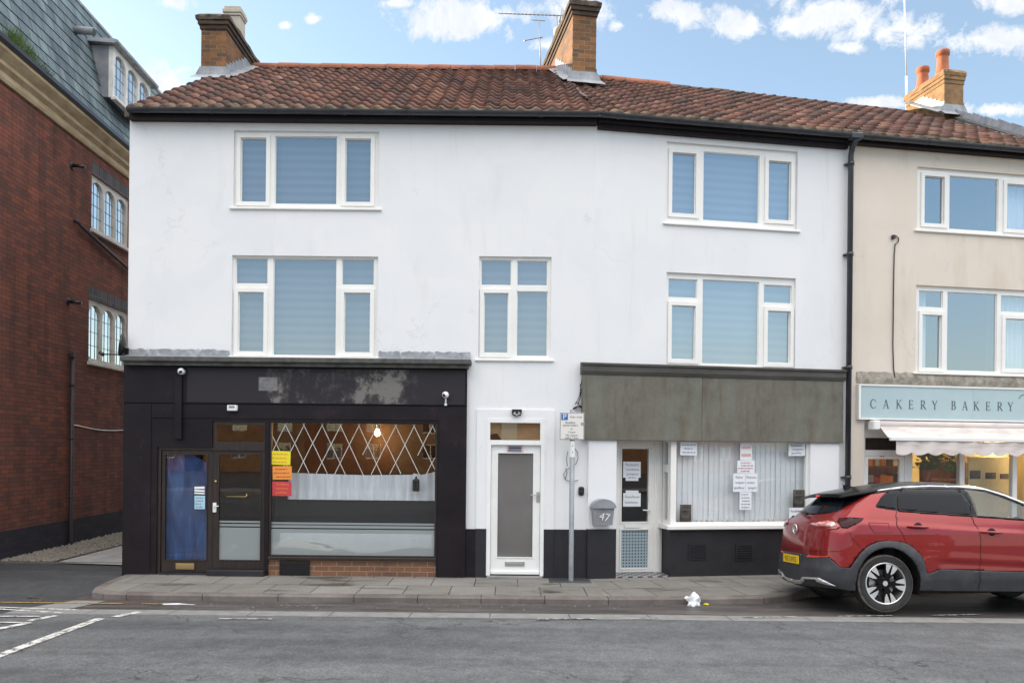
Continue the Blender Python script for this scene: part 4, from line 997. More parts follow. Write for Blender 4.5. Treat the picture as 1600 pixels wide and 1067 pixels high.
# plaster surround and black plinth
sx = rect(Lp, 744.5, 640, 866, 826)
mb = MB(); mb.plate(sx[0], sx[1], sx[2], sx[3], [], -.022, -.001, 0, [(DF[0], DF[1], -1, DF[3])]); obj('door_surround', mb, M['white_wall'], terrace, FL)
zp = Lp(800, 826)[1]
mb = MB(); mb.box(sx1+.001, DF[0]-.001, -.036, -.001, -.2, zp); mb.box(DF[1]+.001, sx[1], -.036, -.001, -.2, zp); mb.box(sx[1]+.001, BX-.02, -.02, -.001, -.2, zp); objs('plinth', mb, M['black_plinth'], terrace, FL)

# ---- right shopfront (on the angled front)
fz = rect(Rp, 910.5, 590, 1318, 689.5, -.09); tz = Rp(1100, 575, -.1)[1]
mb = MB(); xj = Rp(1097, 640, -.09)[0]; mb.box(fz[0], xj-.0006, -.09, -.001, fz[2], tz, 0, .006); mb.box(xj+.0006, fz[1], -.0885, -.001, fz[2], tz, 0, .006)
fas_ = objs('fascia', mb, M['grey_board'], terrace, FR); sh2 = fas_[0]; sh2['label'] = 'weathered blank grey fascia board left of the joint'; fas_[1]['label'] = 'weathered blank grey fascia board right of the joint'
mb = MB(); mb.extrude_x([(-.001, fz[3]), (-.10, fz[3]), (-.125, fz[3]+.05), (-.125, tz-.02), (-.145, tz), (-.145, tz+.03), (-.001, tz+.045)], fz[0]-.02, fz[1]+.02); obj('moulding', mb, M['grey_mould'], sh2, FR)
zp2 = Rp(940, 826)[1]; zl = fz[2]
mb = MB(); t0 = Rp(919, 760, -.05)[0]; mb.box(t0, TP, -.05, .35, zp2, zl+.01, 0, .006); mb.box(Rp(1263, 780)[0], Rp(1308, 780)[0], -.045, .1, .0, zl+.01, 0, .006); mb.box(TP-.02, TP, .0, .5, zp2, zl); objs('pillar', mb, M['white_wall'], terrace, FR)
mb = MB(); mb.box(t0-.004, TP+.002, -.058, .36, -.2, zp2-.001, 0, .006); mb.box(-.0, t0-.005, -.025, -.001, -.2, zp2); objs('plinth', mb, M['black_plinth'], terrace, FR)
RO = .36                                              # recess of the shop door
dd = rect(Rp, 961, 686, 1022, 898, RO); gd = rect(Rp, 963.5, 701, 1013, 815, RO); pd = rect(Rp, 963, 827.5, 1012, 887, RO)
ge = (dd[0]+.10, gd[1], gd[2], gd[3]); pe = (dd[0]+.10, pd[1], pd[2], pd[3])
mb = MB(); mb.plate(dd[0]-.1, dd[1], .02, zl+.1, [ge, pe], RO, RO+.06); 
for h in (ge, pe): mb.plate(h[0]-.02, h[1]+.02, h[2]-.02, h[3]+.02, [h], RO-.012, RO-.0005)
d4 = obj('door', mb, M['pvc'], terrace, FR); d4['label'] = 'white shop door with notices and a perforated lower panel'
obj('pane', MB().face([(ge[0], RO+.02, ge[2]), (ge[1], RO+.02, ge[2]), (ge[1], RO+.02, ge[3]), (ge[0], RO+.02, ge[3])]), M['glass_shop'], d4, FR)
m, N_, L_, b_ = newmat('perforated_panel'); M['perf'] = m
tc = N_.new('ShaderNodeTexCoord'); mp = N_.new('ShaderNodeMapping'); mp.inputs['Scale'].default_value = (21, 21, 21); L_.new(tc.outputs['Object'], mp.inputs[0])
fr_ = N_.new('ShaderNodeVectorMath'); fr_.operation = 'FRACTION'; L_.new(mp.outputs[0], fr_.inputs[0])
sb = N_.new('ShaderNodeVectorMath'); sb.operation = 'SUBTRACT'; sb.inputs[1].default_value = (.5, .5, .5); L_.new(fr_.outputs[0], sb.inputs[0])
ml = N_.new('ShaderNodeVectorMath'); ml.operation = 'MULTIPLY'; ml.inputs[1].default_value = (1, 0, 1); L_.new(sb.outputs[0], ml.inputs[0])
ln = N_.new('ShaderNodeVectorMath'); ln.operation = 'LENGTH'; L_.new(ml.outputs[0], ln.inputs[0])
L_.new(ramp(N_, L_, ln.outputs['Value'], [(0.24, (0.035, 0.05, 0.06)), (0.30, (0.33, 0.42, 0.46))]), b_.inputs['Base Color']); b_.inputs['Roughness'].default_value = 0.45
obj('perforated_panel', MB().face([(pe[0], RO+.02, pe[2]), (pe[1], RO+.02, pe[2]), (pe[1], RO+.02, pe[3]), (pe[0], RO+.02, pe[3])]), M['perf'], d4, FR)
hh = Rp(1009, 797, RO); mb = MB(); mb.box(hh[0]+.03, hh[0]+.065, RO-.022, RO-.013, hh[1]-.13, hh[1]+.09, 0, .004); mb.tube([(hh[0]+.05, RO-.02, hh[1]), (hh[0]+.05, RO-.06, hh[1]), (hh[0]-.07, RO-.065, hh[1]+.01)], .010); obj('handle', mb, M['white_gloss'], d4, FR)
lb = rect(Rp, 975, 819, 1001, 824.5, RO); mb = MB(); mb.box(*lb[:2], RO-.018, RO-.002, *lb[2:], 0, .003); obj('letter_slot', mb, M['white_gloss'], d4, FR)
# post, splayed side light, front window
tpo = dd[1]; tw0 = Rp(1048, 760)[0]; tw1 = SHOP_R[1]
mb = MB(); mb.box(tpo+.001, tw0-.001, RO-.01, RO+.1, .0, zl+.1, 0, .004); mb.box(tpo+.03, tpo+.09, RO-.03, RO-.011, .02, zl+.1, 0, .004); obj('post', mb, M['pvc'], terrace, FR)
zs0 = Rp(1160, 826)[1]; zs1 = Rp(1160, 819)[1]
mb = MB()
fp = .055; gl = (tw0+.085, tw1-.03, Rp(1160, 815)[1], zl+.03)
mb.plate(tw0, tw1, zs1, zl+.05, [gl], .0, .07)
wr = obj('display_window', mb, M['pvc'], terrace, FR); wr['label'] = 'white framed shop window with pale vertical blinds'
# side return of the bay: opens towards the door
za, zb_ = Rp(1042, 757)[1], Rp(1042, 732)[1]
sd = MB()
def yz_plate(mbx, x0, x1, y0, y1, z0, z1, holes):
    t = MB(); t.plate(-y1, -y0, z0, z1, [(-h[1], -h[0], h[2], h[3]) for h in holes], 0, x1-x0)
    for f in t.f: mbx.face([(x0+t.v[i].y, -t.v[i].x, t.v[i].z) for i in f])
yz_plate(sd, tw0, tw0+.06, .071, RO-.012, zs1, zl+.05, [(.13, RO-.06, zs1+.06, zb_-.06), (.13, RO-.06, zb_+.06, zl-.02)])
obj('side_frame', sd, M['pvc'], wr, FR)
obj('pane', MB().face([(tw0+.03, RO-.05, zs1+.05), (tw0+.03, .12, zs1+.05), (tw0+.03, .12, zl), (tw0+.03, RO-.05, zl)]), M['glass_shop'], wr, FR)
obj('pane', MB().face([(gl[0], .035, gl[2]), (gl[1], .035, gl[2]), (gl[1], .035, gl[3]), (gl[0], .035, gl[3])]), M['glass_shop'], wr, FR)
mb = MB(); mb.box(tw0-.07, tw1+.12, -.075, .07, zs0, zs1-.001, 0, .01); mb.box(tw0-.07, tw0+.06, .071, RO-.011, zs0, zs1-.001); obj('sill', mb, M['pvc'], wr, FR)
mb = MB(); mb.box(tw0, tw1, .0, .12, -.2, zs0-.001); mb.box(tw0, tw0+.1, .121, RO+.1, -.2, zs0-.001)
for a, b, c, d in (rect(Rp, 1075.5, 848.5, 1103.5, 874), rect(Rp, 1149.5, 848.5, 1175.5, 875)):
    mb.plate(a, b, c, d, [(a+.015, b-.015, c+.015+i*.036, c+.036+i*.036) for i in range(6)], -.012, -.0005)
s2 = obj('stall_riser', mb, M['black_plinth'], terrace, FR)
m, N_, L_, b_ = newmat('vertical_blind'); M['vblind'] = m
w = N_.new('ShaderNodeTexWave'); w.wave_type = 'BANDS'; w.bands_direction = 'X'; w.inputs['Scale'].default_value = 3.6; w.inputs['Distortion'].default_value = 0.3; w.inputs['Detail'].default_value = 1
tc = N_.new('ShaderNodeTexCoord'); L_.new(tc.outputs['Object'], w.inputs[0])
b_.inputs['Base Color'].default_value = (0.80, 0.82, 0.84, 1); b_.inputs['Roughness'].default_value = 0.85
mb = MB(); x = gl[0]-.02; rr = random.Random(8)
while x < gl[1]:                                     # separate slats, each turned a little
    a = rr.uniform(.06, .16); wv = .093; c_, s_ = math.cos(a)*wv, math.sin(a)*wv
    mb.face([(x, .12, gl[2]-.02), (x+c_, .12+s_, gl[2]-.02), (x+c_, .12+s_, gl[3]+.02), (x, .12, gl[3]+.02)]); x += .0845
obj('vertical_blind', mb, M['vblind'], wr, FR)
mb = MB(); xx = gl[0]
while xx < gl[1]: mb.box(xx+.035, xx+.055, .10, .13, gl[2]+.005, gl[2]+.03); xx += .0845*rr.choice((1, 1, 2))
obj('blind_weights', mb, M['white_gloss'], wr, FR)
room('shop_interior', TP+.001, SHOP_R[1]+.4, .361+.06, 3.0, .0, zl+.1, M['room'], FR, terrace)
# chequered threshold
m, N_, L_, b_ = newmat('chequered_tiles'); M['cheq'] = m
tc = N_.new('ShaderNodeTexCoord'); ck = N_.new('ShaderNodeTexChecker'); ck.inputs['Scale'].default_value = 13; ck.inputs['Color1'].default_value = (.03, .03, .035, 1); ck.inputs['Color2'].default_value = (.34, .35, .36, 1)
L_.new(tc.outputs['Object'], ck.inputs[0]); L_.new(ck.outputs[0], b_.inputs['Base Color']); b_.inputs['Roughness'].default_value = .4
mb = MB(); mb.box(TP+.003, tw0-.001, -.02, RO+.05, -.1, .012); obj('threshold', mb, M['cheq'], terrace, FR)
# downpipe with hopper
tdp = Rp(1327, 480, -.08)[0]
mb = MB(); mb.tube([(tdp, -.20, 6.70), (tdp, -.20, 6.66), (tdp, -.12, 6.58), (tdp, -.085, 6.48), (tdp, -.085, .05)], .042, 12)
for z in (6.35, 4.95, 3.2, 1.5, .5): mb.lathe([(.043, -.03), (.052, -.028), (.052, .028), (.043, .03)], (tdp, -.085, z), 'z', 12); mb.box(tdp-.07, tdp+.07, -.05, -.001, z-.012, z+.012)
mb.box(tdp-.10, tdp+.10, -.262, -.135, 6.675, 6.765, 0, .01)
obj('downpipe', mb, M['gutter'], terrace, FR)
# ------------------------------------------------------------------ bakery
T0, T1 = T_END+.003, 7.62
bakery = thing('bakery_building', 'cream rendered bakery with a pale awning, joined to the right of the white building', 'building', FR, (6, 0, 0))
WB1, WB2 = (1433, 268, 1629, 365), (1431, 450, 1628, 584)
bz = Rp(1480, 657)[1]; bx0 = Rp(1350, 720)[0]
hb_ = [rect(Rp, *WB1), rect(Rp, *WB2)]
mb = MB(); mb.plate(T0, T1, -.3, ZW, hb_+[(bx0, T1-.25, -1, bz)], 0, .16)
mb.face([(T1, 0, -.3), (T1+1.2, 8, -.3), (T1+1.2, 8, ZW), (T1+.6, YR, ZR-.2), (T1, 0, ZW)])
obj('wall', mb, M['cream_wall'], bakery, FR)
mb = MB(); mb.face([(T0, .1, ZW-.02), (T1, .1, ZW-.02), (T1+1, 7, ZW-.02), (T0, 7, ZW-.02)]); mb.face([(T0, YE+.1, ZE-.02), (T1, YE+.1, ZE-.02), (T1+1.0, YR, ZR-.32), (T0, YR, ZR-.22)])
mb.face([(T0, YR, ZR-.22), (T1+1, YR, ZR-.32), (T1+1, 8, ZW), (T0, 8, ZW)]); mb.face([(T0, 8, ZW), (T1+1, 8, ZW), (T1+1, 8, -.3), (T0, 8, -.3)])
obj('roof_deck', mb, M['room'], bakery, FR)
window(bakery, FR, Rp, WB1, [(1442, 277, 1473, 350.5, 1), (1482, 278, 1558.5, 361, 0), (1570.5, 290, 1618, 360, 1)], None, False)
window(bakery, FR, Rp, WB2, [(1434.5, 455, 1472, 481, 0), (1438.5, 492.5, 1469, 575.5, 1), (1478.5, 458, 1556, 580.5, 0), (1562.5, 463, 1621, 489, 0), (1568, 499, 1616, 577, 1)], None, False)
room('upper_room', hb_[0][0]-.3, hb_[0][1]+.3, .17, 3, hb_[0][2]-.6, hb_[0][3]+.3, M['room'], FR, bakery)
room('upper_room', hb_[1][0]-.3, hb_[1][1]+.3, .17, 3, hb_[1][2]-.6, hb_[1][3]+.3, M['room'], FR, bakery)
M['net'] = plain('net_curtain', (0.75, 0.78, 0.8), 0.9)
def curtain(x0, x1, y, z0, z1, parent, frame, mat, amp=.025, per=.09, name='curtain'):
    mb = MB(); n = int((x1-x0)/.012); V = []
    for i in range(n+1):
        x = x0+(x1-x0)*i/n; V += [(x, y+amp*math.sin(x/per*6.28)+amp*.4*math.sin(x/per*2.3), z0), (x, y+amp*.6*math.sin(x/per*6.28), z1)]
    mb.idx(V, [(2*i, 2*i+2, 2*i+3, 2*i+1) for i in range(n)], 0, True); return obj(name, mb, mat, parent, frame)
for h in hb_:
    curtain(h[1]-.62, h[1]-.05, .22, h[2], h[3], bakery, FR, M['net'])
h = hb_[1]; curtain(h[0]+.05, h[0]+.36, .24, h[2], h[3], bakery, FR, M['net'])
skew = math.radians(-13.5)
vp = (T1+.10, 0, 0); vn = (math.cos(skew), math.sin(skew), 0)
tile_roof('roof', FR, T_END-.02, T1+1.6, bakery, M['pantile'], [(vp, vn), ((T_END+.021, 0, 0), (-1, 0, 0))], sagR, 13)
mb = MB(); ridge(mb, (T_END+.01, YR, ZR-.14), (T1+.9, YR, ZR-.22), .095); obj('ridge', mb, M['ridge_dark'], bakery, FR)
mb = MB(); mb.box(T_END+.021, T1+.05, -.118, -.004, 6.665, 6.745); obj('eaves_board', mb, M['black_paint'], bakery, FR)
obj('gutter', gutter_mesh(T_END+.001, T1+.1), M['gutter'], bakery, FR)
# rendered chimney
cx3 = Rp(1478, 165, 3.1)[0]
ch = stack('chimney', bakery, FR, cx3, cx3+.44, 3.15, 4.30, 7.2, 9.78, M['stack_render'], 'stack_render', 'stack_render', .55); ch['label'] = 'mossy rendered chimney with two terracotta pots'
flashing(ch, FR, cx3, cx3+.44, 3.15, 4.30, True, True)
for y_ in (3.42, 4.02):
    mb = MB(); pot(mb, cx3+.17, y_, 9.78, .125, .50 if y_ < 3.6 else .44); obj('pot', mb, M['terracotta'], ch, FR)
# lead valley along the party wall, cracked render band over the sign
mb = MB()
for i in range(10):
    ya, yb = -.1+4.3*i/10, -.1+4.3*(i+1)/10; xa, xb = T1+.10-ya*math.tan(skew), T1+.10-yb*math.tan(skew)
    za, zb = roof_z(ya)+sagR(xa, ya), roof_z(yb)+sagR(xb, yb)
    mb.idx([(xa-.10, ya, za+.075), (xb-.10, yb, zb+.075), (xb+.02, yb, zb+.10), (xa+.02, ya, za+.10), (xa+.03, ya, za+.28), (xb+.03, yb, zb+.30+.02*(i % 2))], [(0, 3, 2, 1), (3, 4, 5, 2)], 0, False)
obj('flashing', mb, M['lead'], bakery, FR)
M['old_render'] = noisy('crumbling_render', [(0.3, (0.16, 0.14, 0.115)), (0.5, (0.33, 0.30, 0.25)), (0.7, (0.52, 0.47, 0.40))], 7, 9, 0.9, 0.7, bscale=25, bstr=0.8, bdist=0.015)
r0 = rect(Rp, 1338, 588, 1640, 599)
mb = MB(); n = 40; V = []
rr = random.Random(6)
for i in range(n+1):
    x = r0[0]+(T1-r0[0])*i/n; V += [(x, -.006, r0[2]-.04), (x, -.035+rr.uniform(-.008, .008), r0[2]), (x, -.012, r0[3]+rr.uniform(-.02, .02)), (x, -.001, r0[3]+.03+rr.uniform(-.015, .02))]
mb.idx(V, [(i*4+k, i*4+4+k, i*4+5+k, i*4+1+k) for i in range(n) for k in range(3)], 0, True); obj('render_band', mb, M['old_render'], bakery, FR)
# shopfront: white frame, door, windows
yb = .10
zt_ = Rp(1450, 664)[1]
dr = rect(Rp, 1350, 712, 1413, 900, yb)
g1 = rect(Rp, 1356.5, 717, 1406, 840, yb); tr = rect(Rp, 1352, 684, 1403, 703, yb)
ws = [rect(Rp, 1425, 690, 1499.5, 850, yb), rect(Rp, 1507, 690, 1582, 850, yb), rect(Rp, 1589, 690, 1620, 850, yb)]
g1 = (g1[0], g1[1], .95, g1[3])
ws = [(a, b, .62, d) for a, b, c, d in ws]
mb = MB(); mb.plate(bx0, T1-.25, -.02, bz, [tr, (dr[0]+.01, dr[1], -.1, dr[3])]+ws, yb, yb+.08)
bs = obj('shopfront', mb, M['pvc_dirty'], bakery, FR)
for w_ in ws: obj('pane', MB().face([(w_[0], yb+.03, w_[2]), (w_[1], yb+.03, w_[2]), (w_[1], yb+.03, w_[3]), (w_[0], yb+.03, w_[3])]), M['glass_shop'], bs, FR)
obj('transom', MB().face([(tr[0], yb+.03, tr[2]), (tr[1], yb+.03, tr[2]), (tr[1], yb+.03, tr[3]), (tr[0], yb+.03, tr[3])]), M['brown_wood'], bs, FR)
mb = MB(); mb.plate(dr[0]+.012, dr[1]-.002, .02, dr[3]-.003, [g1], yb+.01, yb+.06); bd = obj('door', mb, M['pvc'], bakery, FR)
obj('pane', MB().face([(g1[0], yb+.03, g1[2]), (g1[1], yb+.03, g1[2]), (g1[1], yb+.03, g1[3]), (g1[0], yb+.03, g1[3])]), M['glass_shop'], bd, FR)
nb = Rp(1379, 712.5, yb); mb = MB(); add_text(mb, '49', nb[0], nb[1]-.0, .085, yb+.008); obj('house_number', mb, M['ink'], bd, FR)
mb = MB(); mb.box(bx0, T1-.25, yb-.03, yb-.001, -.02, .6); obj('stall_riser', mb, M['pvc_dirty'], bakery, FR)
# inside the bakery: warm room, an added unseen lamp to brighten it, boards and a counter
M['bak_wall'] = noisy('ochre_shop_wall', [(0.3, (0.50, 0.34, 0.13)), (0.5, (0.62, 0.48, 0.22)), (0.7, (0.66, 0.60, 0.34))], 1.6, 5, 0.9)
room('shop_interior', T0+.1, T1-.1, .2, 2.6, .0, bz, M['bak_wall'], FR, bakery)
M['fill_bulb'] = plain('added_bulb_warm', (1, .8, .5), .5, emit=(1.0, 0.72, 0.36), estr=12)
mb = MB(); lx = Rp(1540, 690, 1.2)[0]; mb.lathe([(0, -.06), (.05, -.04), (.065, .0), (.05, .05), (.02, .09), (0, .09)], (lx, 1.2, 2.2), 'z', 12); obj('added_bulb', mb, M['fill_bulb'], bakery, FR)
def lamp(pos, power, col, r=.08, frame=FR):
    l = bpy.data.lights.new('lamp', 'POINT'); l.energy = power; l.color = col; l.shadow_soft_size = r
    o = bpy.data.objects.new('lamp_light', l); COL.objects.link(o); o.matrix_basis = frame @ Matrix.Translation(pos); return o
# awning: roller, sloping cloth, front bar, scalloped valance
M['awning'] = noisy('pale_awning_cloth', [(0.3, (0.46, 0.41, 0.37)), (0.5, (0.66, 0.60, 0.57)), (0.8, (0.72, 0.67, 0.645))], 3.5, 8, 0.85, vscale=(0.6, 1, 3))
aw = thing('awning', 'dirty pale scalloped awning rolled out under the pale blue bakery sign', 'awning', FR, (6.2, -.3, 2.0))
a0 = Rp(1369, 664, -.08)[0]; a1 = T1-.2; zr_ = Rp(1450, 664, -.09)[1]
mb = MB(); mb.tube([(a0, -.10, zr_), (a1, -.10, zr_)], .055, 14); obj('roller', mb, M['awning'], aw, FR)
f0 = Rp(1390, 689, -.42); zf_ = Rp(1480, 689, -.42)[1]
mb = MB(); n = 60; V = []; rr = random.Random(12)
for i in range(n+1):
    for k in range(7):
        q = k/6; xa = a0+.02+(f0[0]-a0)*q; x = xa+(a1-xa)*i/n
        y = -.13-.30*q; z = zr_-.02+(zf_-zr_+.03)*q-.02*math.sin(q*3.14)*(1+.5*math.sin(i*.7))
        V.append((x, y, z))
mb.idx(V, [(i*7+k, i*7+k+1, i*7+k+8, i*7+k+7) for i in range(n) for k in range(6)], 0, True); obj('cloth', mb, M['awning'], aw, FR)
mb = MB(); mb.box(f0[0]-.01, a1, -.455, -.415, zf_-.005, zf_+.055, 0, .008); obj('front_bar', mb, M['white_gloss'], aw, FR)
v0 = Rp(1400, 700, -.43)[0]; vz = Rp(1480, 709, -.43)[1]; sc = Rp(1480, 700, -.43)[0]-Rp(1454.5, 700, -.43)[0]
mb = MB(); n = int((a1-v0)/.02); V = []
for i in range(n+1):
    x = v0+.02*i; ph = (x-v0)/sc; zb2 = vz-.045*abs(math.sin(math.pi*(ph+.12)))**.8+.03
    for k in range(4):
        q = k/3; V.append((x, -.432+.012*math.sin(ph*5+q)-.01*q, zf_-.01+(zb2-zf_)*q))
mb.idx(V, [(i*4+k, i*4+k+1, i*4+k+5, i*4+k+4) for i in range(n) for k in range(3)], 0, True); obj('valance', mb, M['awning'], aw, FR)
mb = MB(); mb.box(a0-.10, a0+.02, -.17, -.01, zr_-.09, zr_+.06, 0, .015); mb.tube([(a0, -.1, zr_-.05), (f0[0]+.5, -.2, zr_-.2), (f0[0]+.1, -.43, zf_+.02)], .012); objs('bracket', mb, M['white_gloss'], aw, FR)

# shop sign with serif capitals built from strokes
sg = thing('shop_sign', 'long pale blue bakery sign with a white border above the awning', 'sign', FR, (6.2, -.03, 2.6))
M['sign_blue'] = noisy('pale_blue_board', [(0.3, (0.38, 0.50, 0.52)), (0.7, (0.44, 0.57, 0.59))], 1.2, 4, 0.45)
q0 = rect(Rp, 1340.5, 600, 1640, 659, -.05)
qx0, qx1, qz0, qz1 = q0[0], T1-.12, Rp(1480, 657.5, -.05)[1], Rp(1480, 603.5, -.05)[1]
mb = MB(); mb.plate(qx0, qx1, qz0, qz1, [(qx0+.035, qx1-.035, qz0+.025, qz1-.025)], -.075, -.002); obj('border', mb, M['white_gloss'], sg, FR)
mb = MB(); mb.box(qx0+.035, Rp(1519, 630, -.05)[0]-.001, -.06, -.01, qz0+.025, qz1-.025); mb.box(Rp(1519, 630, -.05)[0]+.001, qx1-.035, -.06, -.01, qz0+.025, qz1-.025); objs('board', mb, M['sign_blue'], sg, FR)
def arc(cx, cy, rx, ry, a0, a1, n=16): return [(cx+rx*math.cos(R(a0+(a1-a0)*i/n)), cy+ry*math.sin(R(a0+(a1-a0)*i/n))) for i in range(n+1)]
TK, TN, SF = .115, .05, .035
GLY = {                                              # cap height 1; (points, width)
 'C': (.80, [(arc(.44, .5, .40, .49, 50, 310, 22), [.05+.075*math.sin(math.pi*i/22)**1.5 for i in range(23)]), ([(.70, .86), (.72, .66)], .03), ([(.69, .12), (.76, .22)], .03)]),
 'A': (.86, [([(.42, .99), (.12, .0)], TN), ([(.42, 1.0), (.74, .0)], TK), ([(.22, .34), (.62, .34)], TN), ([(.0, SF/2), (.24, SF/2)], SF), ([(.60, SF/2), (.88, SF/2)], SF)]),
 'K': (.84, [([(.16, .0), (.16, 1)], TK), ([(.18, .44), (.66, .98)], TN), ([(.32, .58), (.76, .0)], TK), ([(.03, SF/2), (.30, SF/2)], SF), ([(.03, 1-SF/2), (.30, 1-SF/2)], SF), ([(.54, 1-SF/2), (.78, 1-SF/2)], SF), ([(.64, SF/2), (.88, SF/2)], SF)]),
 'E': (.70, [([(.16, .0), (.16, 1)], TK), ([(.03, .975), (.58, .975)], TN), ([(.2, .51), (.50, .51)], TN), ([(.03, .025), (.62, .025)], TN), ([(.58, 1.0), (.58, .80)], .035), ([(.63, .0), (.66, .22)], .035), ([(.50, .62), (.50, .40)], .035)]),
 'R': (.80, [([(.16, .0), (.16, 1)], TK), ([(.03, .975), (.36, .975)], TN), (arc(.34, .73, .25, .245, 90, -90), [.05+.07*math.sin(math.pi*i/16) for i in range(17)]), ([(.16, .485), (.36, .485)], TN), ([(.36, .48), (.74, .0)], TK), ([(.03, SF/2), (.30, SF/2)], SF), ([(.66, SF/2), (.84, SF/2)], SF)]),
 'Y': (.80, [([(.08, .98), (.42, .46)], TK), ([(.72, .98), (.42, .46)], TN), ([(.42, .5), (.42, .0)], TK), ([(.28, SF/2), (.56, SF/2)], SF), ([(.0, 1-SF/2), (.22, 1-SF/2)], SF), ([(.60, 1-SF/2), (.82, 1-SF/2)], SF)]),
 'B': (.74, [([(.16, .0), (.16, 1)], TK), ([(.03, .975), (.34, .975)], TN), (arc(.32, .745, .23, .23, 90, -90), [.05+.07*math.sin(math.pi*i/16) for i in range(17)]), ([(.16, .515), (.36, .515)], TN), (arc(.34, .27, .28, .245, 90, -90), [.05+.07*math.sin(math.pi*i/16) for i in range(17)]), ([(.03, .025), (.36, .025)], TN)]),
}
M['sign_ink'] = plain('sign_lettering', (0.085, 0.105, 0.115), .5)
mb = MB(); hz = .80
def letter(mb, ch, x, z, h, y):
    for i, (pts, w) in enumerate(GLY[ch][1]):
        mb.strip([(x+p[0]*h*.88, z+p[1]*h) for p in pts], [q*h for q in w] if isinstance(w, list) else w*h, y-.0022-.00012*i, y)
cpos = [1360, 1379.5, 1400, 1419.5, 1438, 1456, 1486, 1503, 1521, 1540, 1558, 1574.5]
for ch_, u in zip('CAKERYBAKERY', cpos):
    x = Rp(u, 630, -.06)[0]; zt2 = Rp(1480, 626.3, -.06)[1]; zb3 = Rp(1480, 640, -.06)[1]
    letter(mb, ch_, x, zb3, (zt2-zb3), -.061)
fx = Rp(1592.5, 622, -.06); mb.strip(arc(fx[0]+.11, fx[1]-.01, .11, .07, 180, 20, 12), [.012]*13, -.0645, -.061); mb.strip(arc(fx[0]+.24, fx[1]-.06, .10, .10, 160, -40, 12), [.012]*13, -.0646, -.061)
obj('lettering', mb, M['sign_ink'], sg, FR)

# ------------------------------------------------------------------ slate roofed house beyond the bakery
FS = FR @ Matrix.Translation((T1+.02, 0.0, 0)) @ Matrix.Rotation(R(10), 4, 'Z')
slate = thing('slate_roofed_house', 'house with a dark slate roof edge behind the far end of the bakery roof', 'building', FS, (4, 0, 0))
mb = MB(); mb.plate(0.05, 8, -.3, 6.5, [(1, 2.4, 3.4, 4.9), (4.5, 6, 3.4, 4.9)], .02, .2); mb.face([(8, .02, -.3), (8, 8, -.3), (8, 8, 6.5), (8, 4.2, 9.3), (8, .02, 6.5)]); obj('wall', mb, M['flat_brick'], slate, FS)
mb = MB(); x0_ = .10; x4_ = 1.84; yr_ = 4.04
mb.idx([(x0_-.1, -.12, 6.86), (8.2, -.12, 6.6), (8.2, yr_, 9.35), (x4_, yr_, 9.52), (x0_-.1, -.12, 6.70), (8.2, -.12, 6.45), (8.2, yr_, 9.2), (x4_, yr_, 9.38), (8.2, 8.4, 6.6), (x0_, 8.4, 6.6)],
    [(0, 1, 2, 3), (0, 4, 5, 1), (0, 3, 7, 4), (4, 7, 6, 5), (3, 2, 8, 9)], 0, False); obj('roof', mb, M['slate'], slate, FS)
mb = MB(); mb.idx([(x0_-.16, -.14, 6.83), (x0_+.02, -.14, 6.89), (x4_+.12, yr_, 9.56), (x4_-.06, yr_, 9.50), (x0_-.16, -.14, 6.60), (x4_-.06, yr_, 9.25)], [(0, 1, 2, 3), (4, 0, 3, 5)], 0, False); obj('verge', mb, M['ledge'], slate, FS)
for a in (1, 4.5):
    mb = MB(); mb.plate(a, a+1.4, 3.4, 4.9, [(a+.08, a+.66, 3.48, 4.82), (a+.74, a+1.32, 3.48, 4.82)], .06, .12); w_ = obj('window', mb, M['pvc'], slate, FS)
    obj('pane', MB().face([(a, .1, 3.4), (a+1.4, .1, 3.4), (a+1.4, .1, 4.9), (a, .1, 4.9)]), M['glass_side'], w_, FS)

# ------------------------------------------------------------------ brick building on the left
brick = thing('brick_building', 'tall red brick building with stone cornice and slate mansard beside the alley', 'building', FB, (4, 5, 0))
B0, B1 = -1.9, 17.0
zg = Bp(0, 79)[1]; zc0 = Bp(0, 126)[1]              # gutter line and cornice underside
W2 = rect(Bp, 143, 278, 202, 372); W1 = rect(Bp, 138.5, 474, 201, 566)
W2 = (W2[0], W2[1], Bp(143, 358)[1], Bp(143, 271)[1]); W1 = (W1[0], W1[1], Bp(137.5, 564)[1], Bp(139, 466)[1])
zpl = Bp(100, 813)[1]; zt3_ = 10.9
mb = MB(); mb.plate(B0, B1, zpl, zc0+.1, [W1, W2], 0, .2); mb.face([(B0, 12, zpl), (B0, 0, zpl), (B0, 0, zc0), (B0, 12, zc0)]); mb.face([(B1, 0, zpl), (B1, 12, zpl), (B1, 12, zc0), (B1, 0, zc0)]); mb.face([(B1, 10.95, -.3), (B0, 10.95, -.3), (B0, 10.95, zt3_), (B1, 10.95, zt3_)])
obj('wall', mb, M['flat_brick'], brick, FB)
mb = MB(); mb.box(B0-.012, B1, -.012, 11, -.3, zpl); obj('plinth', mb, M['blue_brick'], brick, FB)
cp = [(.05, zc0), (-.04, zc0), (-.06, zc0+.05), (-.06, zc0+.13), (-.13, zc0+.19), (-.13, zc0+.25), (-.20, zc0+.31), (-.25, zc0+.36), (-.25, zg-.06), (.05, zg-.06)]
mb = MB(); mb.extrude_x(cp, B0-.1, B1); obj('cornice', mb, M['stone'], brick, FB)
mb = MB(); xx = B0
while xx < B1: mb.box(xx, xx+.012, -.253, -.05, zc0+.02, zg-.062); xx += 1.22
mb = MB(); mb.extrude_x([(-.27, zg-.06), (-.31, zg-.02), (-.31, zg+.05), (-.29, zg+.05), (-.28, zg-.01), (-.16, zg-.03), (-.1, zg+.02), (-.1, zg-.059)], B0-.12, B1); obj('gutter', mb, M['gutter'], brick, FB)
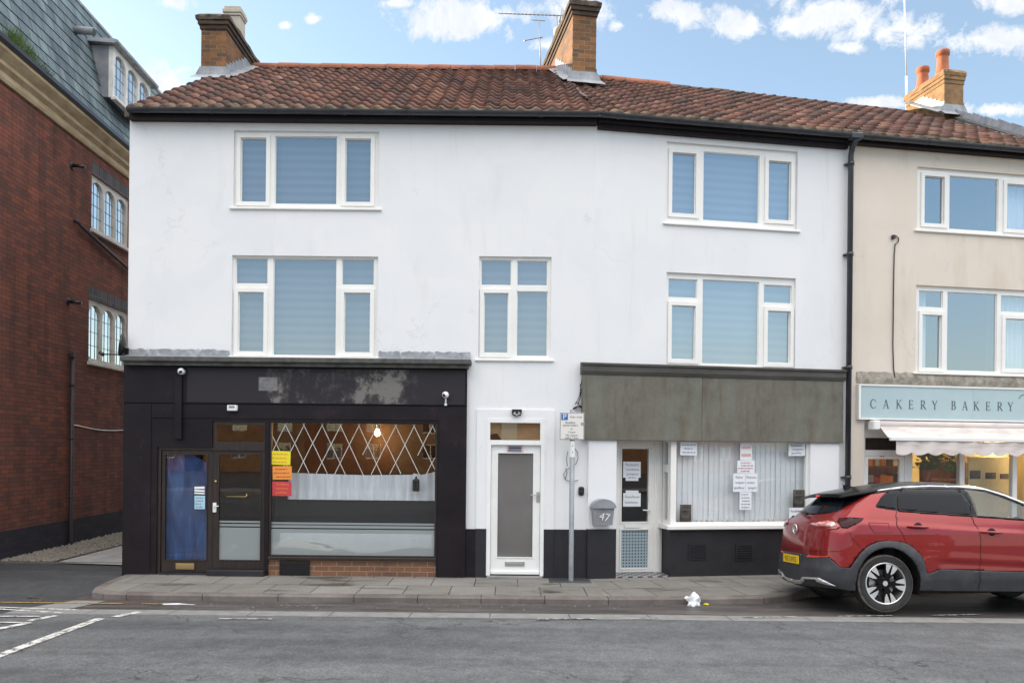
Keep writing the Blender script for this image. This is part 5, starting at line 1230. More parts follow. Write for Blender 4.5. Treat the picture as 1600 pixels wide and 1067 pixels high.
# mansard: individual slate courses stepping out by a few millimetres
zt3 = 10.92; ins = .62; nc = int(math.hypot(zt3-zg, ins)/.23)
mb = MB()
for i in range(nc):
    q0_, q1_ = i/nc, (i+1)/nc
    a = (-.06+(ins+.06)*q0_-.014, zg+(zt3-zg)*q0_); b = (-.06+(ins+.06)*q1_, zg+(zt3-zg)*q1_+.01)
    uu = [(B0, i*.23), (B1, i*.23), (B1, i*.23+.229), (B0, i*.23+.229)]
    mb.face([(B0, a[0], a[1]), (B1, a[0], a[1]), (B1, b[0], b[1]), (B0, b[0], b[1])], 0, uu)
    mb.face([(B0, a[0]+.016, a[1]), (B1, a[0]+.016, a[1]), (B1, a[0], a[1]), (B0, a[0], a[1])], 0, [(B0, i*.23)]*4)
mb.face([(B0, ins, zt3), (B1, ins, zt3), (B1, 11, zt3), (B0, 11, zt3)]); mb.face([(B0, 11, zg), (B0, -.06, zg), (B0, ins, zt3), (B0, 11, zt3)]); mb.face([(B1, -.06, zg), (B1, 11, zg), (B1, 11, zt3), (B1, ins, zt3)])
obj('roof', mb, M['slate'], brick, FB)
mb = MB(); mb.box(B0, B1, ins-.03, ins+.3, zt3-.01, zt3+.06, 0, .01); obj('coping', mb, M['lead'], brick, FB)
def arched(parent, x0, x1, z0, z1, y, fm, tall=.0, n=3, edge=.07, mull=.06):
    mb = MB(); ww = (x1-x0-2*edge-(n-1)*mull)/n; polys = []
    for i in range(n):
        a = x0+edge+i*(ww+mull); b = a+ww; zt_a = z1-.09; zs_ = zt_a-ww*.42
        pts = [(a, z0+edge), (b, z0+edge), (b, zs_)]+[((a+b)/2+ww/2*math.cos(t), zs_+(zt_a-zs_)*math.sin(t)) for t in [math.pi*k/12 for k in range(1, 12)]]+[(a, zs_)]
        polys.append(pts)
    mb.box(x0, x0+edge, y, y+.09, z0, z1); mb.box(x1-edge, x1, y, y+.09, z0, z1); mb.box(x0+edge, x1-edge, y, y+.09, z0, z0+edge)
    for i in range(n-1): a = x0+edge+(i+1)*ww+i*mull; mb.box(a, a+mull, y, y+.09, z0+edge, z1)
    for P in polys:                                  # spandrels above each arch
        a, b = P[0][0], P[1][0]; top = P[2:]
        for k in range(len(top)-1):
            (xa, za), (xb, zb) = top[k], top[k+1]
            mb.face([(xb, y, zb), (xa, y, za), (xa, y, z1), (xb, y, z1)]); mb.face([(xa, y, za), (xb, y, zb), (xb, y+.06, zb), (xa, y+.06, za)])
    w = obj('window', mb, M[fm], parent, FB)
    lead = MB()
    for P in polys:
        pm = MB(); pm.face([(p[0], y+.045, p[1]) for p in P]); obj('pane', pm, M['glass_side'], w, FB)
        a, b, zb, zt_ = P[0][0], P[1][0], P[0][1], P[8][1]
        for k in (1, 2): lead.box(a+(b-a)*k/3-.004, a+(b-a)*k/3+.004, y+.037, y+.0435, zb, zt_-.02)
        m_ = max(3, int((zt_-zb)/.22))
        for k in range(1, m_): zz = zb+(zt_-zb)*k/m_; lead.box(a, b, y+.037, y+.0435, zz-.004, zz+.004)
    obj('glazing_lead', lead, M['cheek'], w, FB)
    obj('sill', MB().box(x0-.05, x1+.05, y-.10, y+.02, z0-.07, z0-.001, 0, .008), M[fm], w, FB)
    return w
arched(brick, *W2, .03, 'side_frame'); arched(brick, *W1, .03, 'side_frame')
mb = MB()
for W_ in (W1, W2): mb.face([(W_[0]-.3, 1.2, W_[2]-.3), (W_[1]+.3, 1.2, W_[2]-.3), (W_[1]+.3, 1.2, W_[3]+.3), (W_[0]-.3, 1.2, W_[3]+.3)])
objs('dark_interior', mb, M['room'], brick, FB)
mb = MB()
for W_ in (W1, W2): mb.box(W_[0]-.02, W_[1]+.1, -.006, -.001, W_[3]+.0, W_[3]+.24)
objs('soldier_course', mb, M['soldier'], brick, FB)
# dormer
dx0, dx1 = Bp(174, 150)[0], Bp(233, 150)[0]; dz0 = Bp(174, 152)[1]; dz1 = Bp(174, 71)[1]
dm = arched(brick, dx0, dx1, dz0, dz1, -.03, 'dormer_paint')
mb = MB(); mb.box(dx0, dx0+.05, .061, .75, dz0, dz1); mb.box(dx1-.05, dx1, .061, .75, dz0, dz1); objs('cheek', mb, M['cheek'], dm, FB)
mb = MB(); mb.extrude_x([(.8, dz1+.12), (.8, dz1+.05), (-.10, dz1+.001), (-.16, dz1+.02), (-.17, dz1+.07), (-.10, dz1+.09)], dx0-.12, dx1+.12); obj('dormer_roof', mb, M['lead'], dm, FB)

# ------------------------------------------------------------------ houses across the street (behind the camera, seen in the glass)
M['opp_a'] = bricky('orange_brick', S((150, 92, 60)), S((124, 74, 50)), S((150, 130, 110)))
M['opp_b'] = bricky('buff_brick', S((158, 122, 88)), S((138, 104, 76)), S((160, 145, 125)))
M['opp_roof'] = noisy('tiled_roof', [(0.3, (0.09, 0.05, 0.04)), (0.7, (0.17, 0.09, 0.07))], 2, 6, 0.85)
rr = random.Random(21); x = -34
k = 0
while x < 40:
    w_ = rr.uniform(6.5, 9.5); hh_ = rr.uniform(4.6, 5.6); FO = Matrix.Translation((x+w_, -52, 0)) @ Matrix.Rotation(math.pi, 4, 'Z')
    o = thing('house', 'brick house facing the terrace across the street', 'building', FO, (w_/2, 4, 0), 'houses across the street')
    mb = MB(); hs = []
    for i in range(2):
        for z in (.9, 3.1): a = w_*(.12+.45*i); hs.append((a, a+1.3, z, z+1.3))
    mb.plate(0, w_-.02, -.3, hh_, hs, 0, .2); mb.face([(0, 8, -.3), (0, 0, -.3), (0, 0, hh_), (0, 4, hh_+3), (0, 8, hh_)]); mb.face([(w_-.02, 0, -.3), (w_-.02, 8, -.3), (w_-.02, 8, hh_), (w_-.02, 4, hh_+3), (w_-.02, 0, hh_)]); mb.face([(0, 8, -.3), (0, 8, hh_), (w_, 8, hh_), (w_, 8, -.3)])
    obj('wall', mb, M[('opp_a', 'opp_b')[k % 2]], o, FO)
    mb = MB(); mb.idx([(-.05, -.3, hh_-.1), (w_+.03, -.3, hh_-.1), (w_+.03, 4, hh_+3), (-.05, 4, hh_+3), (-.05, 8.3, hh_-.1), (w_+.03, 8.3, hh_-.1)], [(0, 1, 2, 3), (3, 2, 5, 4)], 0, False); obj('roof', mb, M['opp_roof'], o, FO)
    for h in hs:
        mb = MB(); mb.plate(*h, [(h[0]+.08, h[0]+.6, h[2]+.08, h[3]-.08), (h[0]+.7, h[1]-.08, h[2]+.08, h[3]-.08)], .05, .1); w2 = obj('window', mb, M['pvc'], o, FO)
        obj('pane', MB().face([(h[0], .09, h[2]), (h[1], .09, h[2]), (h[1], .09, h[3]), (h[0], .09, h[3])]), M['glass_side'], w2, FO)
    mb = MB(); mb.box(w_-.9, w_-.3, 3.4, 4.6, hh_+1.5, hh_+4.2); obj('chimney', mb, M['opp_a'], o, FO)
    x += w_+(0 if k % 3 else 1.5); k += 1
mb = MB(); mb.box(-60, 60, -22.4, -20.01, -.3, .0); struct('opposite_pavement', mb, M['concrete'])
# a sunlit gable behind the terrace, met by the side windows' reflection
FH = Matrix.Translation((3, 30, 0)) @ Matrix.Rotation(R(-62), 4, 'Z')
o = thing('house', 'orange brick gabled house standing behind the white terrace', 'building', FH, (3, 3, 0))
mb = MB(); mb.face([(0, 0, -.3), (7, 0, -.3), (7, 0, 6.2), (3.5, 0, 9.6), (0, 0, 6.2)]); mb.face([(0, 9, -.3), (0, 0, -.3), (0, 0, 6.2), (0, 9, 6.2)]); mb.face([(7, 0, -.3), (7, 9, -.3), (7, 9, 6.2), (7, 0, 6.2)]); mb.face([(7, 9, -.3), (0, 9, -.3), (0, 9, 6.2), (3.5, 9, 9.6), (7, 9, 6.2)]); obj('wall', mb, M['opp_a'], o, FH)
mb = MB(); mb.face([(-.3, -.2, 6.0), (3.5, -.2, 9.75), (3.5, 9.2, 9.75), (-.3, 9.2, 6.0)]); mb.face([(3.5, -.2, 9.75), (7.3, -.2, 6.0), (7.3, 9.2, 6.0), (3.5, 9.2, 9.75)]); obj('roof', mb, M['opp_roof'], o, FH)
mb = MB(); mb.plate(2.6, 4.4, 3.6, 5.2, [(2.7, 3.45, 3.7, 5.1), (3.55, 4.3, 3.7, 5.1)], -.05, .0); obj('window', mb, M['pvc'], o, FH)
# ------------------------------------------------------------------ car
def lerp(tab, z):
    if z <= tab[0][0]: return tab[0][1]
    for (z0, v0), (z1, v1) in zip(tab, tab[1:]):
        if z <= z1: return v0+(v1-v0)*(z-z0)/(z1-z0)
    return tab[-1][1]
WT = [(.15,.74),(.25,.80),(.4,.835),(.6,.845),(.8,.842),(.95,.83),(1.05,.805),(1.15,.77),(1.25,.725),(1.35,.672),(1.42,.63),(1.48,.57),(1.52,.45)]
XRT = [(.15,-.66),(.25,-.76),(.35,-.81),(.5,-.81),(.58,-.79),(.66,-.78),(.75,-.775),(.85,-.76),(.94,-.745),(1.03,-.725),(1.07,-.69),(1.11,-.62),(1.2,-.51),(1.3,-.40),(1.37,-.32),(1.42,-.24),(1.47,-.12),(1.52,.12)]
BTT = [(.15,.36),(.9,.38),(1.0,.40),(1.1,.42),(1.52,.42)]
XFT = [(.2,3.30),(.45,3.40),(.7,3.39),(.85,3.35),(.95,3.26)]
def sm(t): t = max(0, min(1, t)); return t*t*(3-2*t)
def csurf(s, z):
    w = lerp(WT, z); xr = lerp(XRT, z); b = lerp(BTT, z)
    if s <= 1:
        p = max(0, s)*math.pi/2; y = w*math.sin(p)**.8; x = xr+b*(1-max(0, math.cos(p))**.8)
    else: y = w; x = xr+b+(s-1)
    if s > .55:
        k = sm((s-.55)/.4); d = 1.092-.064*x-z
        if 0 < d < .3: y += .016*sm(d/.045)*(1-d/.3)*k
        d = .66-.045*(x-.47)-z
        if d > 0: y -= .018*sm(d/.06)*max(0, 1-d/.17)*sm((x-.45)/.35)
    if 1.055 < z < 1.075 or True:
        pass
    if x > 2.3: y -= .10*sm((x-2.3)/1.2)*.6
    return Vector((x, -y, z))
def fsurf(c, z):
    w = lerp(WT, z)-.10*.6*sm((3.05-2.3)/1.2); xf = lerp(XFT, z); p = c*math.pi/2
    return Vector((3.05+(xf-3.05)*max(0, math.cos(p))**.8, -w*math.sin(p)**.8, z))
HUB = 2.55
def patch(mb, poly, off=0.0, surf=csurf, mi=0, both=True, step=(.045, .022), flare=False):
    pts = []
    def conv(p): return (1+p[1]-lerp(XRT, p[2])-lerp(BTT, p[2]), p[2]) if p[0] == 'x' else (p[1], p[2])
    n = len(poly)
    for i in range(n):
        a, b = poly[i], poly[(i+1) % n]
        if a[0] == b[0]:
            k = max(1, int(max(abs(b[1]-a[1]), abs(b[2]-a[2]))/.05))
            for j in range(k): pts.append(conv((a[0], a[1]+(b[1]-a[1])*j/k, a[2]+(b[2]-a[2])*j/k)))
        else:
            A, B = conv(a), conv(b); k = max(1, int(max(abs(B[0]-A[0]), abs(B[1]-A[1]))/.05))
            for j in range(k): pts.append((A[0]+(B[0]-A[0])*j/k, A[1]+(B[1]-A[1])*j/k))
    bm = bmesh.new(); vs = [bm.verts.new((s, z, 0)) for s, z in pts]; bm.faces.new(vs)
    bmesh.ops.triangulate(bm, faces=bm.faces[:])
    for ax in (0, 1):
        lo = min(v.co[ax] for v in bm.verts); hi = max(v.co[ax] for v in bm.verts); q = math.ceil(lo/step[ax])*step[ax]
        while q < hi:
            no = (1, 0, 0) if ax == 0 else (0, 1, 0); co = (q, 0, 0) if ax == 0 else (0, q, 0)
            bmesh.ops.bisect_plane(bm, geom=bm.verts[:]+bm.edges[:]+bm.faces[:], plane_co=co, plane_no=no); q += step[ax]
    bmesh.ops.dissolve_limit(bm, angle_limit=.0001, verts=bm.verts[:0], edges=[])
    bm.normal_update(); bm.verts.index_update()
    V = []
    for v in bm.verts:
        s, z = v.co.x, v.co.y; e = .004
        P = surf(s, z); ds = surf(s+e, z)-surf(max(s-e, 0), z); dz = surf(s, z+e)-surf(s, z-e)
        nn = ds.cross(dz)
        if nn.length > 1e-9: nn.normalize()
        if nn.dot(P-Vector((max(.0, min(2.4, P.x)), 0, .6))) < 0: nn = -nn
        o = off
        if flare:
            for hx in (0, HUB):
                r = math.hypot(P.x-hx, P.z-.33)
                if r < .60: o += .022*(1-sm((r-.46)/.10))
        V.append(P+nn*o)
    F = [tuple(v.index for v in f.verts) for f in bm.faces]
    bm.free()
    def orient(F, V, want):                          # make normals point away from the car's axis
        out = []
        for f in F:
            a, b, c = V[f[0]], V[f[1]], V[f[2]]; nn = (b-a).cross(c-a); ctr = (a+b+c)/3
            out.append(f if nn.dot(ctr-Vector((max(.0, min(2.4, ctr.x)), 0, .6))) > 0 else tuple(reversed(f)))
        return out
    mb.idx(V, orient(F, V, 1), mi, True)
    if both:
        V2 = [Vector((v.x, -v.y, v.z)) for v in V]; mb.idx(V2, orient(F, V2, 1), mi, True)
    return mb
YAW, TILT = R(3), R(4)
CARM = Matrix.Translation((4.488-.8*math.sin(YAW), 9.15+.8*math.cos(YAW)-DIST, -.016)) @ Matrix.Rotation(YAW, 4, 'Z') @ Matrix.Translation((0, -.8, 0)) @ Matrix.Rotation(-TILT, 4, 'X') @ Matrix.Translation((0, .8, 0))
car = thing('parked_car', 'red five-door crossover with black roof and dirty grey cladding parked at the kerb', 'car', CARM)
def paintmat():
    m, N, Lk, b = newmat('red_car_paint')
    b.inputs['Base Color'].default_value = (*S((130, 12, 18)), 1); b.inputs['Metallic'].default_value = 0.45; b.inputs['Roughness'].default_value = 0.38
    b.inputs['Coat Weight'].default_value = 0.75; b.inputs['Coat Roughness'].default_value = 0.02
    d = ramp(N, Lk, nz(N, Lk, 3, 9, 0.7, vscale=(1, 1, 1)), [(0.35, S((132, 10, 15))), (0.7, S((138, 22, 24)))])
    Lk.new(d, b.inputs['Base Color']); return m
M['car_red'] = paintmat()
M['car_black'] = plain('gloss_black', (0.005, 0.005, 0.007), 0.22, 0, .22)
M['clad'] = noisy('grey_plastic_cladding', [(0.3, (0.020, 0.021, 0.025)), (0.55, (0.034, 0.035, 0.041)), (0.8, (0.065, 0.064, 0.066))], 5, 8, 0.55, 0.65, stops2=[(0.3, (0.8, 0.8, 0.8)), (0.7, (1.15, 1.12, 1.1))], scale2=1.5)
M['privacy'] = plain('dark_privacy_glass', (0.008, 0.010, 0.014), 0.02, 0, 0.16)
M['car_glass'] = glass('car_window_glass', 0.06, (1, 1, 1), (0.66, 0.72, 0.71))
M['chrome'] = plain('satin_silver', (0.70, 0.70, 0.70), 0.34, 0.85)
M['tyre'] = noisy('tyre_rubber', [(0.3, (0.016, 0.016, 0.017)), (0.7, (0.038, 0.036, 0.035))], 12, 6, 0.8)
M['tyre_dirt'] = noisy('tyre_edge_dirt', [(0.3, (0.10, 0.085, 0.07)), (0.7, (0.24, 0.21, 0.18))], 14, 6, 0.9)
M['well'] = plain('wheel_well', (0.010, 0.010, 0.010), 0.9)
def s_(a, z): return ('s', a, z)
def x_(a, z): return ('x', a, z)
ARCH = [(.47,.473),(.46,.571),(.41,.686),(.33,.767),(.24,.824),(.12,.850),(0,.858),(-.12,.842),(-.24,.793),(-.34,.705),(-.41,.612),(-.46,.535)]
ARCHF = [(-x, z) for x, z in reversed(ARCH)]         # front arch, walked from its front end back
RED_TOP = [s_(0,1.150),s_(.127,1.158),s_(.278,1.171),s_(.42,1.201),s_(.514,1.272),s_(.60,1.335),s_(.66,1.395),s_(.73,1.428),s_(.80,1.440),s_(.927,1.438),s_(.967,1.257),s_(1.014,1.244),s_(1.263,1.212),x_(.51,1.186),x_(1.08,1.151),x_(1.69,1.112),x_(2.3,1.06),x_(2.5,1.015),x_(3.05,.93)]
RED_BOT = [x_(3.05,.535)]+[x_(HUB+x, z) for x, z in reversed([(-a, b) for a, b in ARCH])]
RED_BOT = [x_(3.05,.535)]+[x_(HUB+x, z) for x, z in [(-a, b) for a, b in reversed(ARCH)]]
RED_BOT += [x_(2.0,.478),x_(1.66,.495),x_(1.14,.507),x_(.67,.526),x_(.62,.514),x_(.53,.478)]+[x_(*p) for p in ARCH]+[s_(.804,.543),s_(.598,.649),s_(.248,.629),s_(.196,.664),s_(0,.654)]
mb = MB(); patch(mb, RED_TOP+RED_BOT, .0)
def carpart(name, mb, mat, parent=None, thick=.012, split=False):
    if split:
        return [carpart(name, m_, mat, (parent[i] if isinstance(parent, list) else parent), thick) for i, m_ in enumerate(islands(mb))]
    o = obj(name, mb, mat, parent or car, CARM, smooth_angle=R(35))
    if thick:
        md = o.modifiers.new('thickness', 'SOLIDIFY'); md.thickness = thick; md.offset = -1
    return o
body = carpart('body', mb, M['car_red'])
INR = [(.40*math.cos(t), .33+.445*math.sin(t)) for t in [R(a) for a in range(-8, 189, 7)]]
CL = [s_(0,.650),s_(.196,.660),s_(.248,.625),s_(.598,.645),s_(.804,.539)]+[x_(*p) for p in reversed(ARCH)]+[x_(.53,.474),x_(.62,.510),x_(.67,.522),x_(1.14,.503),x_(1.66,.491),x_(2.0,.474)]+[x_(HUB-a, b) for a, b in ARCH]+[x_(3.05,.531),x_(3.05,.24)]
CL += [x_(HUB+x, z) for x, z in INR if True]
CL += [x_(2.0,.245),x_(1.15,.257),x_(.48,.265)]+[x_(x, z) for x, z in INR]+[s_(.93,.272),s_(.734,.285),s_(.5,.285),s_(.123,.262),s_(0,.258)]
mb = MB(); patch(mb, CL, .005, flare=True); clad = carpart('cladding', mb, M['clad'], None, .02)
# greenhouse
mb = MB(); patch(mb, [s_(0,1.10),x_(.0,1.10),x_(1.17,1.10),x_(1.12,1.30),x_(1.04,1.505),x_(.46,1.512),s_(.6,1.47),s_(.3,1.42),s_(0,1.40)], -.005); carpart('pillar_trim', mb, M['car_black'])
mb = MB(); patch(mb, [s_(0,1.378),s_(.35,1.392),s_(.40,1.29),s_(.413,1.20),s_(.30,1.176),s_(.127,1.163),s_(0,1.157)], .004); carpart('rear_window', mb, M['privacy'])
mb = MB(); patch(mb, [s_(.945,1.445),s_(1.03,1.472),s_(1.225,1.236),s_(.99,1.262)], .004); carpart('quarter_window', mb, M['privacy'], split=True)
mb = MB(); patch(mb, [s_(1.046,1.488),x_(.81,1.499),x_(1.085,1.494),x_(1.13,1.33),x_(1.09,1.166),x_(.64,1.190),x_(.21,1.228)], .004); carpart('side_window', mb, M['privacy'], split=True)
mb = MB(); patch(mb, [x_(1.17,1.488),x_(1.44,1.462),x_(1.62,1.40),x_(1.80,1.298),x_(2.22,1.075),x_(1.75,1.113),x_(1.17,1.150)], .002); carpart('side_window', mb, M['car_glass'], None, 0, True)
mb = MB(); patch(mb, [x_(1.09,1.50),x_(1.18,1.50),x_(1.20,1.30),x_(1.18,1.14),x_(1.09,1.15),x_(1.14,1.3)], .001); carpart('centre_pillar', mb, M['car_black'], split=True)
STRIP = [(-.09,1.447),(.0,1.463),(.23,1.491),(.46,1.515),(.77,1.531),(1.13,1.527),(1.41,1.494),(1.61,1.421),(1.83,1.321),(2.1,1.19),(2.36,1.06)]
th_ = [.006, .012, .016, .018, .018, .018, .018, .022, .026, .03, .03]
mb = MB(); patch(mb, [x_(x, z) for x, z in STRIP]+[x_(x-.0, z-t) for (x, z), t in reversed(list(zip(STRIP, th_)))], .009); carpart('roof_strip', mb, M['chrome'], split=True)
ST2 = [(-.05,1.44),(.46,1.498),(1.13,1.509),(1.41,1.474),(1.61,1.399),(1.83,1.295),(2.1,1.16),(2.40,1.03)]
mb = MB(); patch(mb, [x_(x, z) for x, z in ST2]+[x_(x-.02, z-.022) for x, z in reversed(ST2)], .004); patch(mb, [x_(1.09,1.166),x_(1.69,1.126),x_(2.3,1.074),x_(2.3,1.056),x_(1.69,1.108),x_(1.09,1.147),x_(.51,1.182),x_(.21,1.206),x_(.21,1.224),x_(.51,1.198)], .006); carpart('window_trim', mb, M['car_black'], split=True)
# roof and spoiler
RS = [(-.40,1.385,.50),(-.33,1.405,.565),(-.2,1.43,.60),(-.09,1.449,.605),(.0,1.463,.59),(.23,1.491,.56),(.46,1.515,.475),(.77,1.531,.44),(1.13,1.527,.45),(1.41,1.494,.54)]
RS = [(x, z+.004, min(lerp(WT, z)-.012, lerp([(-.4,.53),(-.2,.60),(0,.61),(2,.61)], x))) for x, z, _ in RS]
def loft(mb, rows, crown, bow, n=20, flip=False):
    V = []; 
    for i, (x, z, w) in enumerate(rows):
        cr = crown[i] if isinstance(crown, list) else crown; bo = bow[i] if isinstance(bow, list) else bow
        for k in range(n+1):
            q = -1+2*k/n; V.append((x+bo*(1-q*q), w*q, z+cr*(1-q*q)-.012*abs(q)**8))
    F = [(i*(n+1)+k, (i+1)*(n+1)+k, (i+1)*(n+1)+k+1, i*(n+1)+k+1) for i in range(len(rows)-1) for k in range(n)]
    return mb.idx(V, F, 0, True)
mb = MB(); loft(mb, RS, [.012, .018, .028, .036, .042, .050, .055, .055, .052, .045], [-.05, -.04, -.03, 0, 0, 0, 0, 0, .03, .08]); roof_ = carpart('roof', mb, M['car_black'], None, .03)
mb = MB(); loft(mb, [(1.41,1.494,.53),(1.61,1.421,.615),(1.83,1.321,.675),(2.1,1.19,.735),(2.42,1.035,.78)], [.045, .045, .04, .035, .02], [.08, .11, .13, .14, .15]); carpart('windscreen', mb, M['car_glass'], None, 0)
mb = MB(); loft(mb, [(2.40,1.03,.765),(2.6,1.005,.755),(2.85,.965,.742),(3.05,.93,.73),(3.16,.90,.70)], [.03, .045, .055, .06, .05], [.12, .13, .14, .16, .18]); carpart('bonnet', mb, M['car_red'])
mb = MB(); mb.box(-.452, -.40, -.05, .05, 1.388, 1.402, 0, .005); M['lamp_red'] = plain('red_lamp', (0.35, 0.01, 0.01), .2, emit=(1, .05, .03), estr=.6); carpart('brake_light', mb, M['lamp_red'], roof_, 0)
mb = MB(); mb.idx([(-.10,.0,1.475),(.10,.0,1.49),(.0,-.020,1.485),(.0,.020,1.485),(-.11,.0,1.538),(-.06,-.006,1.542),(-.06,.006,1.542)], [(0,2,5,4),(0,4,6,3),(2,1,5),(3,6,1),(4,5,6),(5,1,6)], 0, True); carpart('aerial_fin', mb, M['car_black'], roof_, 0)
# lamps
M['lamp_clear'] = noisy('rear_lamp_lens', [(0.35, (0.45, 0.05, 0.04)), (0.5, (0.62, 0.30, 0.27)), (0.65, (0.80, 0.76, 0.74))], 9, 3, 0.1, vscale=(1, 1, 2.5), coat=1)
M['lamp_amber'] = plain('lens_rim', (0.30, 0.02, 0.02), .12, coat=1)
mb = MB(); patch(mb, [s_(.214,1.037),s_(.36,1.066),s_(.487,1.082),s_(.607,1.072),s_(.70,1.03),s_(.72,1.012),s_(.684,.990),s_(.535,.977),s_(.473,1.005),s_(.351,.998),s_(.255,1.014)], .013); tl = carpart('tail_light', mb, M['lamp_amber'], split=True)
mb = MB(); patch(mb, [s_(.245,1.036),s_(.37,1.060),s_(.485,1.073),s_(.60,1.062),s_(.66,1.025),s_(.60,1.010),s_(.48,1.022),s_(.36,1.016),s_(.27,1.024)], .018); carpart('lens', mb, M['lamp_clear'], tl, split=True)
M['lamp_dark'] = plain('smoked_lens', (0.032, 0.006, 0.009), .2, 0, .2)
mb = MB(); patch(mb, [s_(.585,1.108),s_(.733,1.124),s_(.95,1.118),s_(.965,1.083),s_(.945,1.048),s_(.84,1.0),s_(.74,1.006),s_(.715,1.035),s_(.62,1.078)], .013); carpart('smoked_lens', mb, M['lamp_dark'], tl, split=True)
mb = MB(); patch(mb, [s_(.215,.625),s_(.248,.624),s_(.57,.648),s_(.60,.660),s_(.245,.650)], .010); carpart('reflector', mb, plain('red_reflector', (0.55, 0.04, 0.02), .15, coat=1), split=True)
mb = MB(); patch(mb, [s_(0,.322),s_(.137,.334),s_(.194,.378),s_(.464,.398),s_(.604,.362),s_(.755,.318),s_(.60,.328),s_(.45,.345),s_(.42,.372),s_(.225,.352),s_(.20,.318),s_(.13,.285),s_(0,.270)], .016, both=True); carpart('skid_trim', mb, M['chrome'])
# body gaps, flap, handles
M['gap'] = plain('panel_gap', (0.006, 0.003, 0.003), .8)
def seam(mb, pts, w=.0055, off=.0025):
    P = [Vector((1+a[1]-lerp(XRT, a[2])-lerp(BTT, a[2]), a[2])) if a[0] == 'x' else Vector((a[1], a[2])) for a in pts]
    L_ = []; R_ = []
    for i in range(len(P)):
        d = (P[min(i+1, len(P)-1)]-P[max(i-1, 0)]).normalized(); n = Vector((-d.y, d.x))*w/2; L_.append(P[i]+n); R_.append(P[i]-n)
    patch(mb, [('s', p.x, p.y) for p in L_]+[('s', p.x, p.y) for p in reversed(R_)], off, step=(.05, .05))
mb = MB()
seam(mb, [x_(.19,1.215),x_(.155,1.15),x_(.16,1.093),x_(.20,.93),x_(.25,.81)])
seam(mb, [x_(1.09,1.152),x_(1.14,1.024),x_(1.16,.885),x_(1.15,.671),x_(1.13,.51)])
seam(mb, [x_(1.13,.50),x_(1.14,.375),x_(1.13,.262)], .007, .012)
seam(mb, [x_(2.28,1.06),x_(2.33,.9),x_(2.30,.70),x_(2.18,.72)])
seam(mb, [s_(.47,.66),s_(.46,.71),s_(.446,.852),s_(.50,.95),s_(.53,.975)])
seam(mb, [s_(0,.70),s_(.3,.705),s_(.46,.712),s_(.80,.728)])
seam(mb, [x_(-.46,.95),x_(-.40,.86),x_(-.33,.78)], .005)
seam(mb, [x_(-.20,1.070),x_(.04,1.063),x_(.075,.955),x_(-.15,.948),x_(-.20,1.070)], .004)
carpart('panel_gaps', mb, M['gap'], body, 0)
for hx, hz in ((.39, 1.022), (1.29, .960)):
    for sd_ in (-1, 1):
        mb = MB(); P0 = csurf(1+hx-lerp(XRT, hz)-lerp(BTT, hz), hz); yb_ = P0.y*(-sd_ if sd_ > 0 else 1)
        yb_ = -abs(P0.y) if sd_ < 0 else abs(P0.y)
        mb.tube([(hx-.125, yb_-.0*sd_, hz+.006), (hx-.09, yb_+sd_*.030, hz+.006), (hx, yb_+sd_*.036, hz+.002), (hx+.09, yb_+sd_*.030, hz-.002), (hx+.135, yb_, hz-.004)], [.010, .015, .016, .015, .009], 10)
        h_ = carpart('door_handle', mb, M['car_red'], body, 0)
        mb = MB(); mb.lathe([(.0, .004*sd_), (.035, .004*sd_), (.05, .001*sd_), (.055, -.004*sd_)], (hx+.01, yb_, hz-.002), 'y', 18); carpart('handle_cup', mb, M['gap'], h_, 0)
# plate, badge, wiper, mirrors
M['plate_y'] = plain('yellow_plate', (0.72, 0.46, 0.015), .4)
pl = MB(); pl.box(-.825, -.812, -.235, .235, .528, .634, 0, .003); plate_ = carpart('number_plate', pl, M['plate_y'], None, 0)
V, F = text_mesh('N3 LWO', .098); mb = MB(); mb.idx([(-.8265, -v.x*.92, .580+v.y) for v in V], F, 0, False); carpart('lettering', mb, M['ink'], plate_, 0)
mb = MB(); mb.box(-.80, -.76, -.25, .25, .50, .66, 0, .01); carpart('plate_recess', mb, M['clad'], None, 0)
mb = MB(); c_ = Vector((-.752, .0, .965)); V = []; n = 28
for i in range(n):
    t = 6.283*i/n
    for k in range(6):
        q = 6.283*k/6; rr_ = .058+.009*math.cos(q); V.append((c_.x-.006+.008*math.sin(q), rr_*math.cos(t), c_.z+rr_*math.sin(t)))
mb.idx(V, [(i*6+k, ((i+1) % n)*6+k, ((i+1) % n)*6+(k+1) % 6, i*6+(k+1) % 6) for i in range(n) for k in range(6)], 0, True)
for a, b in (((-.058, .008), (.012, .014)), ((.012, .014), (-.012, -.014)), ((-.012, -.014), (.058, -.008))):
    d = Vector((b[0]-a[0], b[1]-a[1])).normalized(); nn = Vector((-d.y, d.x))*.007
    mb.idx([(-.764, -(a[0]+nn.x), c_.z+a[1]+nn.y), (-.764, -(b[0]+nn.x), c_.z+b[1]+nn.y), (-.764, -(b[0]-nn.x), c_.z+b[1]-nn.y), (-.764, -(a[0]-nn.x), c_.z+a[1]-nn.y)], [(0, 1, 2, 3)], 0, False)
carpart('badge', mb, M['chrome'], body, 0)
mb = MB(); mb.lathe([(0, -.02), (.03, -.018), (.034, .01)], (-.60, .0, 1.175), 'x', 14); mb.tube([(-.61, .0, 1.18), (-.575, .22, 1.185), (-.52, .44, 1.19)], [.014, .010, .006], 8); carpart('wiper', mb, M['black_plastic'], None, 0)
